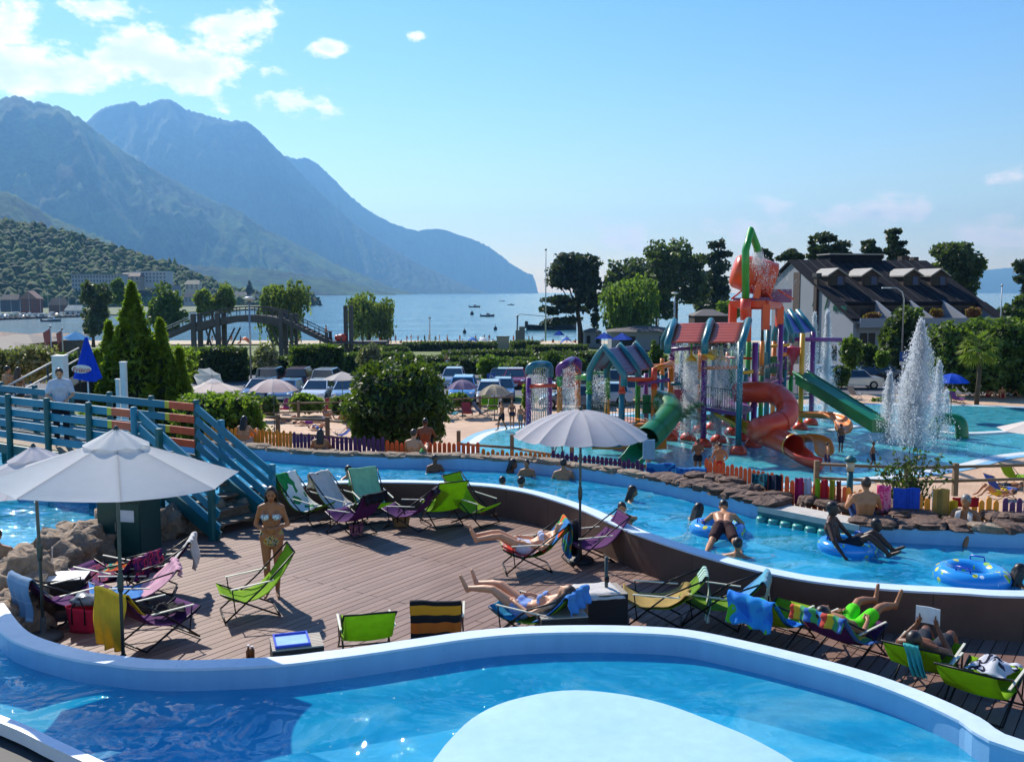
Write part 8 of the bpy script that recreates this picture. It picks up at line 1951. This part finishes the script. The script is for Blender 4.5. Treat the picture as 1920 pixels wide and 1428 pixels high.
# ---- village on the hillside and far shore
def house(x0, x1, yb, ye, yr, D, label, wc, rc, rows=2, cols=3, gable=False, flat=False):
    a, b = A(x0, yb, D), A(x1, yb, D); w = b.x - a.x; he = A(x0, ye, D).z - a.z; hr = A(x0, yr, D).z - a.z; dep = min(w * .7, 16); t = thing('house', label, 'house', ((a.x + b.x) / 2, D, a.z)); wm = M('hw' + wc, wc, .85, var=.08, vscale=.3); rm = M('hr' + rc, rc, .8, var=.15, vscale=.5)
    MB().box((0, dep / 2, he / 2 - 2), (w, dep, he + 4)).build('wall', wm, t)
    e = w * .05
    if flat: MB().box((0, dep / 2, he + .3), (w + e, dep + e, .6)).build('roof', rm, t)
    elif gable: MB().add([(-w / 2 - e, -e, he), (w / 2 + e, -e, he), (w / 2 + e, dep + e, he), (-w / 2 - e, dep + e, he), (0, -e, hr), (0, dep + e, hr)], [(0, 1, 4), (1, 2, 5, 4), (2, 3, 5), (3, 0, 4, 5), (3, 2, 1, 0)]).build('roof', rm, t)
    else: MB().add([(-w / 2 - e, -e, he), (w / 2 + e, -e, he), (w / 2 + e, dep + e, he), (-w / 2 - e, dep + e, he), (-w / 2 + e, dep / 2, hr), (w / 2 - e, dep / 2, hr)], [(0, 1, 5, 4), (1, 2, 5), (2, 3, 4, 5), (3, 0, 4), (3, 2, 1, 0)]).build('roof', rm, t)
    me = MB().box((0, 0, 0), (w / cols * .45, .15, he / rows * .5)).mesh('window', M('window_far', '#3a4654', .3))
    for i in range(cols):
        for j in range(rows): o = ob('window', me, t); o.location = (-w / 2 + w * (i + .5) / cols, -.08, he * (j + .5) / rows)
    return t
house(135, 226, 546, 515, 509, 760, 'long grey institution with many windows on the hillside', '#9aa0a8', '#7f848c', 4, 16, flat=True); house(246, 312, 530, 510, 506, 800, 'pale flat roofed block right of the long institution', '#a5abb2', '#c5cad0', 3, 10, flat=True); house(226, 262, 535, 518, 511, 790, 'brown roofed house between two long blocks', '#8f8a82', '#6a5a50', 2, 4)
house(38, 70, 582, 560, 545, 520, 'steep gabled red chalet behind the marina', '#7a4a40', '#8a6a5c', 3, 4, True); house(92, 120, 586, 572, 558, 520, 'brown chalet with a dormer roof behind the boats', '#6a4a3c', '#9a7a62', 2, 3); house(122, 152, 592, 582, 572, 480, 'white boathouse with a pale roof at the marina', '#aab4c0', '#c9c4b0', 1, 3); house(0, 34, 578, 562, 552, 560, 'shaded long house at the foot of the wooded hill', '#4f5a66', '#5a5048', 2, 5)
for k, (x, w, y, D, wc, rc, l) in enumerate(((347, 26, 536, 820, '#b9b4a6', '#c0b08c', 'house with a bright tan roof above the shore'), (318, 18, 546, 780, '#8f98a2', '#6f6a66', 'small grey house below the flat block'), (300, 22, 556, 760, '#9aa2aa', '#7a6f66', 'low grey house by the shore trees'), (372, 20, 552, 820, '#8a929a', '#6a5f58', 'little house right of the tan roof'), (345, 24, 560, 790, '#9aa4ac', '#5f5a58', 'low house near the waterline'), (438, 24, 558, 880, '#a5a9aa', '#a59680', 'pale house with a hipped roof on the point'), (462, 22, 562, 880, '#b0b4b8', '#8a7f74', 'second pale house on the point'), (420, 18, 562, 860, '#8f969c', '#6f645c', 'grey house hidden by trees on the point'), (485, 20, 566, 900, '#9aa0a6', '#8a5f50', 'red roofed house near the tip of the point'))):
    house(x, x + w, y + 6, y - 3, y - 11, D, l, wc, rc, 2, 3)
# far lakeside villages: too small to count
vm = MB(); rng = random.Random(2)
for _ in range(420):
    x = rng.uniform(600, 1000); D = 4800 + (x - 600) * 18; b = A(x, 555, D); b.z = LAKE + 4 + rng.random() ** 2 * 60 * (1 - abs(x - 780) / 300); vm.box((b.x, D - rng.uniform(0, 200), b.z), (rng.uniform(8, 16), 8, rng.uniform(5, 9)))
tag(vm.build('far_village', M('village_far', '#9a958c', .9)), 'scattered pale houses along the far foot of the mountains', 'village', kind='stuff')
sheet('far_bank', [(-420, 470), (-300, 455), (-215, 470), (-190, 520), (-180, 640), (-200, 900), (-700, 900)], LAKE + .5, M('far_grass', '#4a5a30', .9))
# dark conifers on the point
for x, y, h, l in ((468, 545, 26, 'dark conifer on the point among houses'), (583, 575, 34, 'lone dark conifer at the tip of the point'), (332, 540, 22, 'small conifer beside the tan roof'), (512, 556, 20, 'dark tree left of the point tip'), (600, 572, 16, 'low dark tree at the waterline of the point')):
    D = 860; b = A(x, y + 8, D); t = thing('conifer', l, 'tree', b); hh = h / FPX * D; pts = blobpts([(0, 0, hh * .3, hh * .28, hh * .28, hh * .3), (0, 0, hh * .55, hh * .18, hh * .18, hh * .3), (0, 0, hh * .85, hh * .07, hh * .07, hh * .2)], 500, .3); ob('crown', leaves('crown', pts, LM['pine'], 1.3), t); MB().tube([(0, 0, -2), (0, 0, hh * .8)], [.4, .1], 6).build('trunk', barkm, t)
# library originals are not part of the scene
for r_ in list(LIB.values()) + CARLIB:
    for c_ in list(r_.children_recursive): bpy.data.objects.remove(c_)
    bpy.data.objects.remove(r_)
